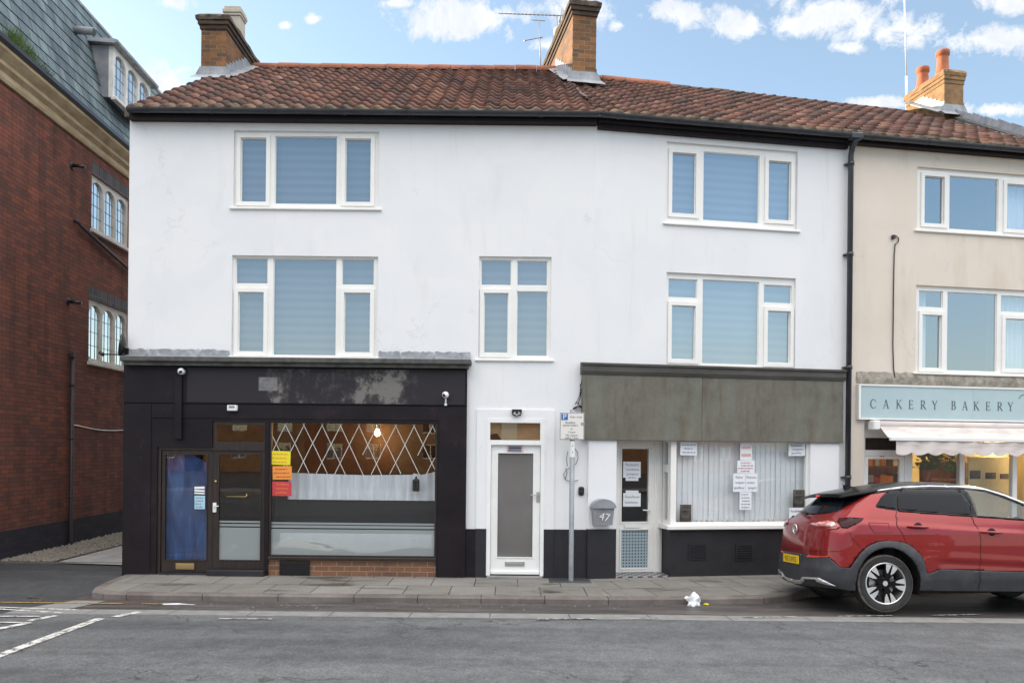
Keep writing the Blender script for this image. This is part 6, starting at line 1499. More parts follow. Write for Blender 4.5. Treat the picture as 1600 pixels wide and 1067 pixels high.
for sd_ in (-1, 1):
    mb = MB(); bm = bmesh.new(); bmesh.ops.create_icosphere(bm, subdivisions=3, radius=1)
    mb.idx([(1.98+v.co.x*.10+.03*v.co.y*sd_*-1, sd_*(.90+v.co.y*.105*sd_), 1.13+v.co.z*.075*(1-.2*v.co.x)) for v in bm.verts], [tuple(v.index for v in f.verts) for f in bm.faces], 0, True); bm.free()
    mb.tube([(2.0, sd_*.74, 1.085), (1.99, sd_*.84, 1.10)], .03, 8); carpart('door_mirror', mb, M['car_black'], None, 0)
# front end
FP = lambda l: [('s', a, b) for a, b in l]
mb = MB(); patch(mb, FP([(0,.93),(1,.93),(1,.535),(.75,.46),(0,.46)]), .0, fsurf); carpart('front_bumper', mb, M['car_red'])
mb = MB(); patch(mb, FP([(0,.458),(.75,.458),(1,.531),(1,.24),(0,.24)]), .004, fsurf); carpart('front_bumper', mb, M['clad'])
mb = MB(); patch(mb, FP([(0,.80),(.30,.80),(.36,.72),(.28,.64),(0,.62)]), .006, fsurf); carpart('grille', mb, M['car_black'])
mb = MB(); patch(mb, FP([(.38,.80),(.55,.83),(.9,.86),(.88,.80),(.6,.74),(.40,.74)]), .006, fsurf); carpart('headlight', mb, plain('headlight_lens', (.7, .72, .74), .05, .2, coat=1), split=True)
mb = MB(); mb.box(3.405, 3.418, -.25, .25, .52, .62, 0, .003); carpart('front_plate', mb, M['white_gloss'], None, 0)
# underside and cabin
mb = MB(); mb.box(-.62, 3.2, -.50, .50, .20, .46, 0, .05); mb.box(.46, 2.1, -.77, .77, .24, .40, 0, .03); mb.box(.48, 2.06, -.76, .76, .41, .50); carpart('underside', mb, M['well'], None, 0)
mb = MB(); mb.tube([(-.45, -.5, .33), (-.45, .5, .33)], .05, 10); mb.tube([(-.70, .30, .27), (-.4, .30, .26)], .028, 10); mb.lathe([(.0, -.62), (.06, -.6), (.06, .6), (0, .62)], (0, 0, .33), 'y', 10); carpart('axle', mb, M['steel'], None, 0)
M['seat'] = plain('dark_seat_fabric', (0.022, 0.022, 0.025), .85)
for sy in (-.36, .36):
    mb = MB(); mb.box(1.25, 1.8, sy-.24, sy+.24, .55, .72, 0, .06)
    V = []
    mb.idx([(1.32,sy-.22,.66),(1.32,sy+.22,.66),(1.44,sy+.22,.66),(1.44,sy-.22,.66),(1.10,sy-.18,1.24),(1.10,sy+.18,1.24),(1.20,sy+.18,1.24),(1.20,sy-.18,1.24)], [(0,3,2,1),(4,5,6,7),(0,1,5,4),(1,2,6,5),(2,3,7,6),(3,0,4,7)], 0, False); st_ = carpart('seat', mb, M['seat'], None, 0)
    mb = MB(); mb.box(1.10, 1.20, sy-.125, sy+.125, 1.28, 1.43, 0, .045); mb.tube([(1.15, sy-.05, 1.2), (1.15, sy-.05, 1.32)], .008); mb.tube([(1.15, sy+.05, 1.2), (1.15, sy+.05, 1.32)], .008); carpart('headrest', mb, M['seat'], st_, 0)
mb = MB(); mb.box(.25, .75, -.62, .62, .55, .72, 0, .05); mb.box(.10, .26, -.62, .62, .6, 1.15, 0, .05); carpart('rear_seat', mb, M['seat'], None, 0)
mb = MB(); mb.box(2.05, 2.42, -.68, .68, .7, 1.02, 0, .05); carpart('dashboard', mb, M['seat'], None, 0)
mb = MB(); n = 24; V = []
for i in range(n):
    t = 6.283*i/n
    for k in range(6):
        q = 6.283*k/6; r_ = .17+.015*math.cos(q); V.append((1.93+.35*r_*math.sin(t)*.8+.012*math.sin(q), -.36+r_*math.cos(t), .98+r_*math.sin(t)*.9))
mb.idx(V, [(i*6+k, ((i+1) % n)*6+k, ((i+1) % n)*6+(k+1) % 6, i*6+(k+1) % 6) for i in range(n) for k in range(6)], 0, True); carpart('steering_wheel', mb, M['seat'], None, 0)
# wheels
def wheel(hx, sd_, drop=0.0):
    yo = sd_*.80; inn = -sd_
    def L(prof): return [(r, inn*h) for r, h in prof]
    c = (hx, yo, .345-drop)
    mb = MB(); mb.lathe(L([(.245, .012), (.262, .004), (.30, .0), (.327, .008), (.341, .03), (.345, .06), (.345, .15), (.341, .18), (.32, .20), (.26, .20), (.24, .19)]), c, 'y', 56)
    w = carpart('wheel', mb, M['tyre'], None, 0)
    mb = MB(); mb.lathe(L([(.326, .0055), (.331, .0075), (.336, .014), (.3415, .026)]), c, 'y', 56); carpart('dirty_edge', mb, M['tyre_dirt'], w, 0)
    mb = MB(); mb.lathe(L([(.249, .010), (.243, .006), (.234, .010), (.230, .03), (.215, .10), (.215, .19)]), c, 'y', 48); mb.lathe(L([(.0, -.0), (.030, .0), (.034, .006), (.034, .05)]), (c[0], c[1]+inn*.018, c[2]), 'y', 20)
    sil = MB(); drk = MB(); drk.lathe(L([(.0, .022), (.06, .022), (.075, .035), (.075, .06)]), c, 'y', 24)
    for i in range(5):
        for e in (-1, 1):
            a0 = R(68+72*i); ac = a0+e*R(11.5)
            def P(r, da): return (c[0]+r*math.cos(ac+da), c[2]+r*math.sin(ac+da))
            ya, yb2 = sorted((yo+inn*.012, yo+inn*.045))
            q = [P(.125, -R(3)), P(.205, -R(8.5)), P(.236, -R(9.5)), P(.236, R(7.5)), P(.165, R(7.0)), P(.125, R(2))]
            if e < 0: q = [P(.125, -R(2)), P(.165, -R(7)), P(.236, -R(7.5)), P(.236, R(9.5)), P(.205, R(8.5)), P(.125, R(3))]
            sil.prism(q, ya, yb2)
            ya, yb2 = sorted((yo+inn*.016, yo+inn*.06))
            q = [P(.05, -R(14)), P(.234, -R(10.5)), P(.234, R(10.5)), P(.05, R(14))]
            drk.prism(q, ya, yb2)
    carpart('rim', mb, M['chrome'], w, 0); carpart('spokes', sil, M['chrome'], w, 0); carpart('spoke_backs', drk, M['car_black'], w, 0)
    mb = MB(); mb.lathe(L([(.0, .10), (.16, .10), (.16, .12), (.0, .12)]), c, 'y', 30); mb.box(c[0]-.16, c[0]-.07, yo+inn*.085, yo+inn*.14, c[2]-.06, c[2]+.08, 0, .015); carpart('brake_disc', mb, M['steel'], w, 0)
for hx in (0, HUB):
    for sd_ in (-1, 1):
        wheel(hx, sd_)
        mb = MB(); V = []; F = []; n = 22
        for k in range(n+1):
            t = R(-15+210*k/n)
            for y in (sd_*.79, sd_*.52): V.append((hx+.435*math.cos(t), y, .33+.48*math.sin(t)))
        F = [(2*k, 2*k+1, 2*k+3, 2*k+2) for k in range(n)]+[tuple([2*k+1 for k in range(n+1)])]; mb.idx(V, F, 0, False); carpart('wheel_well', mb, M['well'], None, 0)

# a white car of the same build across the street, mirrored in the shop glass
car2 = car.copy(); COL.objects.link(car2)
car2.matrix_basis = Matrix.Translation((4.4, -17.6, road_z(-17.6))) @ Matrix.Rotation(math.pi+.02, 4, 'Z')
car2['label'] = 'white crossover parked on the far side of the street, facing the other way'
WHITE = plain('white_car_paint', (.7, .7, .7), .35, 0, .5, coat=.6)
for ch_ in list(car.children):
    a = ch_.copy(); COL.objects.link(a); a.parent = car2; a.matrix_basis = ch_.matrix_basis
    if a.data and a.data.materials and a.data.materials[0] == M['car_red']:
        a.data = a.data.copy(); a.data.materials[0] = WHITE
    for g_ in ch_.children:
        d = g_.copy(); COL.objects.link(d); d.parent = a; d.matrix_basis = g_.matrix_basis
# ------------------------------------------------------------------ parking sign
ps = thing('parking_sign', 'white resident permit parking sign on a grey post before the white wall', 'sign', FL, (.867, -.25, 0))
M['sign_white'] = plain('sign_white', (.74, .72, .68), .4); M['sign_p'] = plain('sign_blue_panel', (.035, .12, .42), .4)
mb = MB(); ztp = Lp(892, 686, -.25)[1]; mb.lathe([(.036, 0), (.036, ztp+.42), (.0, ztp+.425)], (.867, -.25, 0), 'z', 18); obj('post', mb, M['galv'], ps, FL)
q = rect(Lp, 874.5, 644.5, 913, 687, -.30)
mb = MB(); mb.box(q[0], q[1], -.302, -.295, q[2], q[3], 0, .003); mb.box(q[0]+.05, q[1]-.05, -.293, -.283, q[2]+.08, q[2]+.11); mb.box(q[0]+.05, q[1]-.05, -.293, -.283, q[3]-.11, q[3]-.08); pp = obj('plate', mb, M['sign_white'], ps, FL)
ex = .012; mb = MB(); mb.plate(q[0]+.004, q[1]-.004, q[2]+.004, q[3]-.004, [(q[0]+.010, q[1]-.010, q[2]+.010, q[3]-.010)], -.3035, -.3022); obj('border', mb, M['ink'], pp, FL)
W_, H2 = q[1]-q[0], q[3]-q[2]
def spx(x, y): return q[0]+W_*(x-78)/(358-78), q[3]-H2*(y-335)/(660-335)
a = spx(95, 425); b = spx(170, 350); mb = MB(); mb.box(a[0], b[0], -.3034, -.3022, a[1], b[1]); obj('blue_panel', mb, M['sign_p'], pp, FL)
mb = MB(); c = spx(133, 388); add_text(mb, 'P', c[0], c[1], .105, -.3042); obj('symbol', mb, M['white_gloss'], pp, FL)
mb = MB()
for t, x, y, s in (('8 am - 6 pm', 264, 387, .042), ('Resident', 199, 455, .043), ('permit holders', 200, 487, .043), ('or', 215, 528, .043), ('1 hour', 216, 569, .043), ('No return', 215, 606, .043), ('within 1 hour', 217, 637, .043)):
    c = spx(x, y); add_text(mb, t, c[0], c[1], s, -.3040, 0, .82 if len(t) > 10 else .95)
c = spx(333, 470); mb.plate(c[0]-.017, c[0]+.017, c[1]-.021, c[1]+.021, [(c[0]-.012, c[0]+.012, c[1]-.016, c[1]+.016)], -.3042, -.3036); add_text(mb, 'A', c[0], c[1], .032, -.3042)
obj('lettering', mb, M['ink'], pp, FL)
mb = MB(); z0, z1 = Lp(892, 714, -.29)[1], Lp(892, 689, -.29)[1]; mb.lathe([(.0372, z0), (.0372, z1)], (.867, -.25, 0), 'z', 18); stk = obj('sticker', mb, M['white_gloss'], ps, FL)
mb = MB(); 
for zz in (z0+.07, z0+.16): mb.strip([(.858, zz-.01), (.872, zz), (.868, zz+.02)], .006, -.2885, -.2873)
obj('writing', mb, M['ink'], stk, FL)
mb = MB(); mb.box(.55, 1.15, -.42, -.045, -.02, .006, 0, .004); o = struct('patch_slab', mb, M['side_road'])

# letter box 47
FMB = FR
bx = thing('letter_box', 'grey wall letter box with a curved lid numbered 47', 'letter box', FR, (Rp(941, 820, -.06)[0], -.06, Rp(941, 820, -.06)[1]))
qa, qb = rect(Rp, 926, 790, 959, 820, -.15), rect(Rp, 923, 781, 961, 792, -.17)
M['box_grey'] = noisy('grey_box_paint', [(0.3, (0.22, 0.23, 0.25)), (0.7, (0.30, 0.31, 0.33))], 6, 5, .45)
mb = MB(); xm_ = (qa[0]+qa[1])/2; hw = (qa[1]-qa[0])/2
mb.idx([(xm_-hw*.86, -.16, qa[2]), (xm_+hw*.86, -.16, qa[2]), (xm_+hw, -.19, qa[3]), (xm_-hw, -.19, qa[3]), (xm_-hw*.86, -.06, qa[2]), (xm_+hw*.86, -.06, qa[2]), (xm_+hw, -.06, qa[3]), (xm_-hw, -.06, qa[3])],
    [(0, 1, 2, 3), (0, 4, 5, 1), (1, 5, 6, 2), (3, 7, 4, 0), (3, 2, 6, 7), (4, 7, 6, 5)], 0, False); obj('box', mb, M['box_grey'], bx, FR)
mb = MB(); hw2 = hw*1.13; P = [(xm_+hw2*math.cos(t), qa[3]-.03+.13*math.sin(t)) for t in [math.pi*k/16 for k in range(17)]]
mb.prism([(x, z) for x, z in P], -.215, -.06); obj('lid', mb, M['box_grey'], bx, FR)
mb = MB(); V, F = text_mesh('47', .16); ca, sa = math.cos(R(-12)), math.sin(R(-12))
mb.idx([(xm_+.01+v.x*ca-v.y*sa, -.1795-.016*(.115+(v.x*sa+v.y*ca))/.23, qa[2]+.115+v.x*sa+v.y*ca) for v in V], F, 0, False); obj('number', mb, M['white_gloss'], bx, FR)
# door bell, alarm box, cameras
def lit(name, mb, mat, label, cat, frame=FL, group=None): return tag(obj(name, mb, mat, None, frame), label, cat, group)
c = Lp(908, 767); mb = MB(); mb.box(c[0]-.042, c[0]+.042, -.045, -.001, c[1]-.065, c[1]+.065, 0, .018); mb.lathe([(.0, -.052), (.016, -.05), (.018, -.044)], (c[0], 0, c[1]-.01), 'y', 14); lit('doorbell', mb, M['black_plastic'], 'small black doorbell on the white wall beside the pillar', 'doorbell')
c = Lp(807.5, 644.5); al = thing('alarm_box', 'small black alarm box with white chevrons above the white street door', 'alarm box', FL, (c[0], -.022, c[1]-.05))
mb = MB(); mb.prism([(c[0]-.055, c[1]-.045), (c[0]+.055, c[1]-.045), (c[0]+.072, c[1]-.01), (c[0]+.072, c[1]+.045), (c[0]-.072, c[1]+.045), (c[0]-.072, c[1]-.01)], -.075, -.023); obj('case', mb, M['black_plastic'], al, FL)
mb = MB(); mb.strip([(c[0]-.05, c[1]-.012), (c[0], c[1]-.036), (c[0]+.05, c[1]-.012)], .010, -.0775, -.0755); mb.strip([(c[0]-.035, c[1]+.005), (c[0]-.02, c[1]-.005)], .01, -.0775, -.0755); mb.strip([(c[0]+.035, c[1]+.005), (c[0]+.02, c[1]-.005)], .01, -.0775, -.0755); obj('emblem', mb, M['white_gloss'], al, FL)
def dome(u, v, label, arm):
    c = Lp(u, v, -.15); t = thing('security_camera', label, 'camera', FL, (c[0], -.08, c[1]), 'security cameras on the black fascia')
    mb = MB(); r = .050; n = 10; mb.lathe([(r*math.sin(math.pi*k/n), -.14-r*math.cos(math.pi*k/n)) for k in range(n+1)], (c[0], 0, c[1]), 'y', 20); obj('ball', mb, M['white_gloss'], t, FL)
    mb = MB(); mb.lathe([(.0, -.1915), (.014, -.1895), (.024, -.184), (.027, -.18)], (c[0]+(-.012 if arm else .006), 0, c[1]-.008), 'y', 16); obj('lens', mb, M['black_plastic'], t, FL)
    mb = MB(); mb.lathe([(.035, -.075), (.04, -.079), (.03, -.11), (.012, -.12)], (c[0], 0, c[1]), 'y', 16)
    if arm: mb.tube([(c[0], -.09, c[1]-.05), (c[0], -.085, c[1]-.12)], .012, 8); mb.box(c[0]-.018, c[0]+.018, -.10, -.073, c[1]-.155, c[1]-.12, 0, .004)
    obj('mount', mb, M['white_gloss'], t, FL)
dome(282.6, 580, 'white ball camera at the top of the black cable trunking', False)
dome(696, 616.7, 'white ball camera on a short bracket at the right end of the black fascia', True)
c = rect(Lp, 356.6, 633, 372, 642, -.07); wl = thing('wall_light', 'small white box light above the black shop doors', 'light', FL, ((c[0]+c[1])/2, -.075, c[2]))
mb = MB(); mb.box(c[0], c[1], -.13, -.066, c[2], c[3], 0, .01); obj('case', mb, M['white_gloss'], wl, FL); mb = MB(); mb.box(c[0]+.03, c[1]-.03, -.134, -.1305, c[2]+.04, c[3]-.01, 0, .003); obj('lens', mb, M['cheek'], wl, FL)
# satellite dish on the corner, seen edge-on
sd3 = thing('satellite_dish', 'small black satellite dish on the left corner of the white building', 'satellite dish', FL, (-5.79, -.05, 3.3))
c = Lp(189, 538, -.06); mb = MB(); prof = [(.0, .055), (.06, .048), (.12, .025), (.165, -.005), (.172, -.005), (.12, .035), (.06, .062), (.0, .07)]
D0 = Matrix.Translation((c[0], -.06, c[1])) @ Matrix.Rotation(R(20), 4, 'Z') @ Matrix.Rotation(R(8), 4, 'Y')
mb.lathe(prof, (0, 0, 0), 'x', 28); mb.v = [D0 @ v for v in mb.v]; obj('dish', mb, M['black_plastic'], sd3, FL)
mb = MB(); e = Lp(161, 554, -.06); mb.tube([(c[0]+.05, -.06, c[1]-.13), (c[0], -.07, c[1]-.15), (e[0], -.10, e[1])], .010, 8); mb.tube([(e[0]+.03, -.1, e[1]-.01), (e[0]-.03, -.1, e[1]+.03)], .026, 10); obj('feed_arm', mb, M['black_plastic'], sd3, FL)
mb = MB(); mb.tube([(c[0]+.06, -.06, c[1]), (-5.70, -.05, c[1]-.02), (-5.70, -.05, c[1]-.18)], .018, 8); mb.box(-5.76, -5.64, -.03, -.001, c[1]-.2, c[1]-.05, 0, .004); obj('bracket', mb, M['black_plastic'], sd3, FL)

# aerials
def wpt(u, v, d): rx, rz = pray(u, v); return (rx*d, d-DIST, CAMH+rz*d)
M['alu'] = plain('dull_aluminium', (.30, .31, .33), .45, .7)
ya = thing('tv_aerial', 'long many-toothed television aerial beside the middle chimney', 'aerial', FL, wpt(866, 60, 15.9), 'television aerials behind the roof')
mb = MB(); mb.tube([wpt(779, 21.5, 15.9), wpt(879, 25, 15.9)], .010, 6); obj('boom', mb, M['alu'], ya, FL)
mb = MB()
for k in range(15):
    p = Vector(wpt(782+k*6.2, 21.6+k*.217, 15.9)); d = Vector((.12, .35, .16)).normalized()*(.12+.008*k); mb.tube([p-d, p+d], .005, 5)
p = Vector(wpt(876, 25, 15.9)); mb.tube([p+Vector((-.02, 0, -.14)), p+Vector((.03, 0, .16))], .014, 6); mb.tube([p+Vector((.02, 0, -.14)), p+Vector((.06, 0, .12))], .012, 6); obj('rods', mb, M['alu'], ya, FL)
mb = MB(); mb.tube([wpt(870, 26, 15.9), wpt(872, 58, 15.9), wpt(874, 90, 15.9)], .014, 6); obj('mast', mb, M['alu'], ya, FL)
y2 = thing('tv_aerial', 'thin mast with two short cross aerials left of the middle chimney', 'aerial', FL, wpt(845, 112, 16.6), 'television aerials behind the roof')
mb = MB(); mb.tube([wpt(842, 28, 16.6), wpt(845.5, 118, 16.6)], .013, 6); obj('mast', mb, M['alu'], y2, FL)
mb = MB(); mb.tube([wpt(829, 31.5, 16.6), wpt(852, 33, 16.6)], .010, 6); obj('rods', mb, M['alu'], y2, FL)
mb = MB(); mb.tube([wpt(819, 64, 16.6), wpt(848, 58.5, 16.6)], .011, 6); mb.lathe([(0, -.03), (.03, 0), (0, .03)], wpt(820, 64, 16.6), 'z', 8); mb.lathe([(0, -.03), (.03, 0), (0, .03)], wpt(845, 59, 16.6), 'z', 8); obj('rods', mb, M['alu'], y2, FL)
wm = thing('mast_aerial', 'tall thin white pole aerial left of the two-pot chimney', 'aerial', FL, wpt(1417, 172, 17.0))
mb = MB(); mb.tube([wpt(1412.5, -30, 17), wpt(1416, 120, 17)], .014, 8); mb.tube([wpt(1416, 120, 17), wpt(1417, 178, 17)], .024, 8); obj('mast', mb, M['white_gloss'], wm, FL)
mb = MB(); mb.box(*[x for p in zip(wpt(1412.5, 159, 17.05), wpt(1419.5, 151, 16.95)) for x in p]); mb.tube([wpt(1416, 166, 17), wpt(1428, 165, 16.9)], .015, 6); obj('clamp', mb, M['black_plastic'], wm, FL)

# fixtures on the brick wall
for (u, v, lab) in ((112, 259, 'short black overflow spout left of the upper side window'), (106, 471.5, 'short black overflow spout left of the lower side window')):
    t, z = Bp(u, v); o = thing('overflow_spout', lab, 'spout', FB, (t, -.01, z), 'black spouts on the brick wall')
    mb = MB(); mb.tube([(t, .05, z), (t, -.10, z), (t, -.24, z-.02)], .032, 10); obj('pipe', mb, M['black_plastic'], o, FB)
    mb = MB(); mb.lathe([(.075, -.001), (.07, -.02), (.035, -.03)], (t, 0, z), 'y', 14); obj('collar', mb, M['black_plastic'], o, FB)
t, z = Bp(125, 49, .3); o = thing('roof_vent', 'grey vent pipe sticking out of the slate mansard', 'vent', FB, (t, .2, z))
mb = MB(); mb.tube([(t, .5, z+.02), (t, .02, z)], .075, 12); obj('pipe', mb, M['cheek'], o, FB); mb = MB(); mb.lathe([(.072, .018), (.0, .016)], (t, 0, z), 'y', 12); obj('opening', mb, M['black_plastic'], o, FB)
p0, p1 = Bp(109.5, 558), Bp(107, 846); mb = MB(); mb.tube([(p0[0], -.045, p0[1]), (p0[0], -.045, p1[1]), (p0[0], -.045, .0)], .036, 10); mb.box(p0[0]-.06, p0[0]+.06, -.09, -.001, p0[1]-.01, p0[1]+.08, 0, .01)
for zz in (.9, 2.0, 3.0): mb.lathe([(.037, -.02), (.045, -.02), (.045, .02), (.037, .02)], (p0[0], -.045, zz), 'z', 10)
M['pipe_brown'] = plain('brown_grey_pipe', (.035, .028, .032), .5); lit('conduit_pipe', mb, M['pipe_brown'], 'dark vertical pipe up the lower brick wall', 'pipe', FB)
p0, p1 = Bp(116, 346), Bp(205, 428); mb = MB(); mb.tube([(p0[0], .0, p0[1]), (p0[0], -.06, p0[1]), (p0[0]+.08, -.07, p0[1]-.05), (p1[0], -.07, p1[1])], .034, 10); lit('waste_pipe', mb, M['pipe_brown'], 'slanting dark waste pipe below the upper side window', 'pipe', FB)
p0, p1 = Bp(113, 663), Bp(200, 671); n = 14; mb = MB(); mb.tube([(p0[0]+(p1[0]-p0[0])*k/n, -.012, p0[1]+(p1[1]-p0[1])*k/n-.06*math.sin(math.pi*k/n)) for k in range(n+1)], .010, 6); lit('wall_cable', mb, M['pvc_dirty'], 'pale thin cable sagging across the brick wall', 'cable', FB)
# grass growing in the mansard gutter
rr = random.Random(15); mb = MB(); g0, g1 = Bp(-14, 60)[0], Bp(52, 100)[0]
for k in range(900):
    q_ = rr.random(); t = g0+(g1-g0)*q_; h = (.10+.26*rr.random())*(1.0-.75*max(0, q_-.35)/.65); y = rr.uniform(-.30, -.08); a = rr.uniform(-.1, .1); b = rr.uniform(-.12, .04)
    mb.face([(t-.006, y, zg+.0), (t+.006, y, zg+.0), (t+a+.002, y+b, zg+.0+h), (t+a-.002, y+b, zg+h)])
M['grass'] = noisy('gutter_grass', [(0.3, (0.05, 0.10, 0.018)), (0.7, (0.12, 0.19, 0.03))], 8, 4, .8); lit('grass_tuft', mb, M['grass'], 'bright green grass growing in the gutter of the mansard roof', 'grass', FB)['kind'] = 'stuff'

# cables
mb = MB(); P = [Rp(*p) for p in ((1393, 374), (1399, 369), (1403, 373), (1402, 379), (1397.5, 382), (1396, 400), (1395, 450), (1394.5, 500), (1394, 540), (1395, 575), (1397, 590), (1404, 595), (1440, 597), (1500, 599), (1580, 602))]
mb.tube([(t, -.018, z) for t, z in P], .009, 6); c = Rp(1395, 371); mb.box(c[0]-.035, c[0]+.02, -.05, -.001, c[1]-.03, c[1]+.03, 0, .008); lit('wall_cable', mb, M['pipe_brown'], 'black cable running down the cream wall to the bakery sign', 'cable', FR)
mb = MB()
for L_ in ([(897, 700), (902, 706), (903, 716), (900, 724), (893, 729)], [(887, 705), (885, 716), (886, 728)], [(893, 729), (884, 734), (880, 741), (883, 749), (893, 752), (903, 750)], [(884, 730), (886, 738), (883, 748)]):
    P = [Lp(*p) for p in L_]; mb.tube([(x, -.030+.012*math.sin(i*2.1), z) for i, (x, z) in enumerate(P)], .007, 6)
lit('loose_cable', mb, M['cheek'], 'loose looping grey cable on the wall behind the sign post', 'cable')
mb = MB(); rr = random.Random(2)
for L_ in ([(909, 590), (907, 605), (905.5, 618)], [(906, 600), (909, 616), (911, 634)], [(908, 612), (902, 626), (898, 632)], [(900, 628), (904, 632), (911, 637)], [(909, 606), (906, 622), (903, 631)]):
    P = [Lp(*p) for p in L_]; mb.tube([(x, -.025-.008*i, z) for i, (x, z) in enumerate(P)], .006, 6)
for k in range(5):
    c0 = Lp(902+k*.7, 640-k*.6); r_ = .065-.006*k; mb.tube([(c0[0]+r_*math.cos(R(a)), -.03-.010*k, c0[1]+.7*r_*math.sin(R(a))) for a in range(-20, 205, 15)], .007, 6)
lit('cable_bundle', mb, M['black_plastic'], 'tangled black cables at the left end of the grey fascia', 'cable')

# ------------------------------------------------------------------ things seen in the left shop window
nrr = random.Random(33)
M['n_yellow'] = plain('yellow_card', (.78, .66, .02), .7); M['n_orange'] = plain('orange_card', (.80, .30, .05), .7); M['n_red'] = plain('red_card', (.55, .05, .06), .7); M['n_blue'] = plain('pale_blue_card', (.40, .62, .74), .7); M['n_dark'] = noisy('dark_photo_print', [(0.35, (.02, .02, .02)), (0.6, (.10, .085, .07)), (0.75, (.35, .3, .26))], 9, 6, .35); M['pink'] = plain('pink_print', (.70, .42, .40), .7)
M['ink_grey'] = plain('grey_ink', (.22, .24, .30), .7); M['ink_red'] = plain('faded_red_ink', (.50, .16, .14), .7)
def notice(fn, fr, px, y, mat, label, style='lines', ink='ink_grey', tilt=0, name='notice', group=None, rows=None):
    x0, x1, z0, z1 = rect(fn, *px, y)
    Mx = fr @ Matrix.Translation(((x0+x1)/2, y, (z0+z1)/2)) @ Matrix.Rotation(R(-tilt), 4, 'Y')
    w, h = (x1-x0)/2, (z1-z0)/2
    t = thing(name, label, 'notice' if name == 'notice' else name, Mx, (0, 0, -h), group)
    mb = MB(); n = 6; V = []
    for i in range(n+1):
        for k in range(n+1): V.append((-w+2*w*i/n, .0012*math.sin(i*1.7+k)-.0005*k, -h+2*h*k/n))
    mb.idx(V, [(i*(n+1)+k, (i+1)*(n+1)+k, (i+1)*(n+1)+k+1, i*(n+1)+k+1) for i in range(n) for k in range(n)], 0, True); obj('sheet', mb, M[mat], t, Mx)
    mb = MB(); R_ = rows or max(2, int(h*2/.055))
    for r in range(R_):
        z = h-2*h*(r+.75)/(R_+.5); a = -w*nrr.uniform(.55, .88); b = w*nrr.uniform(.5, .88)
        if style == 'lines': 
            x = a
            while x < b-.01: e = min(b, x+nrr.uniform(.02, .055)); mb.strip([(x, z), (e, z)], .012, -.0065, -.005); x = e+.012
        elif style == 'script':
            m_ = max(6, int((b-a)/.008)); hh = min(.022, h/R_*.7)
            mb.strip([(a+(b-a)*k/m_, z+hh*math.sin(k*1.9+r)*(1.5 if k in (1, m_//2) else .7)) for k in range(m_+1)], .0055, -.0065, -.005)
        elif style == 'bands': mb.strip([(-w*.8, z), (w*.8, z+nrr.uniform(-.01, .01))], nrr.uniform(.015, .05), -.0065, -.005)
    obj('writing', mb, M[ink], t, Mx); return t
YN = YS+.040
notice(Lp, FL, (423, 704.5, 454, 726), YN, 'n_yellow', 'yellow card notice, topmost of three in the lattice window', 'lines', 'n_orange', -1, rows=3)
notice(Lp, FL, (426, 728, 456, 749), YN, 'n_orange', 'orange card notice between the yellow and red ones', 'lines', 'n_red', 1, rows=3)
notice(Lp, FL, (425.5, 752, 455.5, 774.5), YN, 'n_red', 'red card notice under the orange one in the lattice window', 'script', 'n_orange', 0, rows=3)
notice(Lp, FL, (302, 759, 322, 773), yd-.004, 'n_dark', 'small dark sticker on the glass above the pale blue notice', 'bands', 'paper', 0, rows=3)
notice(Lp, FL, (304, 774, 320.5, 795), yd-.004, 'n_blue', 'pale blue notice on the glass of the blue-sheeted door', 'lines', 'ink_grey', 0, rows=4)
notice(Lp, FL, (792, 696.5, 817, 706), yq-.012, 'pink', 'small pink and purple sticker at the top of the white street door', 'bands', 'ink_grey', 0, rows=3)
# blue sheet behind the left door
def bluemat():
    m, N, Lk, b = newmat('blue_plastic_sheet'); n1 = nz(N, Lk, 2.5, 8, .65, vscale=(2.2, 1, .5), dist=.6)
    Lk.new(ramp(N, Lk, n1, [(0.32, (0.008, 0.022, 0.075)), (0.52, (0.018, 0.055, 0.18)), (0.66, (0.05, 0.12, 0.28)), (0.78, (0.16, 0.25, 0.38))]), b.inputs['Base Color']); b.inputs['Roughness'].default_value = .35; return m
M['blue'] = bluemat()
g_ = rect(Lp, 258, 710, 323, 874.5, yd)
mb = MB(); nx, nz_ = 26, 46; V = []
for i in range(nx+1):
    for k in range(nz_+1):
        p, q_ = i/nx, k/nz_; x = g_[0]-.03+(g_[1]-g_[0]+.06)*p; z = g_[2]-.03+(g_[3]-g_[2]+.04)*q_
        cut = max(0, q_-.90-(1-p)*.25)*1.6; y = yd+.07+.02*mnoise.noise(Vector((p*3, q_*2.2, 1)))+.025*abs(math.sin(p*7+q_*3+2*mnoise.noise(Vector((p*2, q_*3, 5)))))*(.4+.6*q_)
        V.append((x-cut*.5, y, z-cut*.8))
mb.idx(V, [(i*(nz_+1)+k, (i+1)*(nz_+1)+k, (i+1)*(nz_+1)+k+1, i*(nz_+1)+k+1) for i in range(nx) for k in range(nz_)], 0, True)
lit('plastic_sheet', mb, M['blue'], 'crumpled blue plastic sheet hung behind the left door glass', 'sheet')
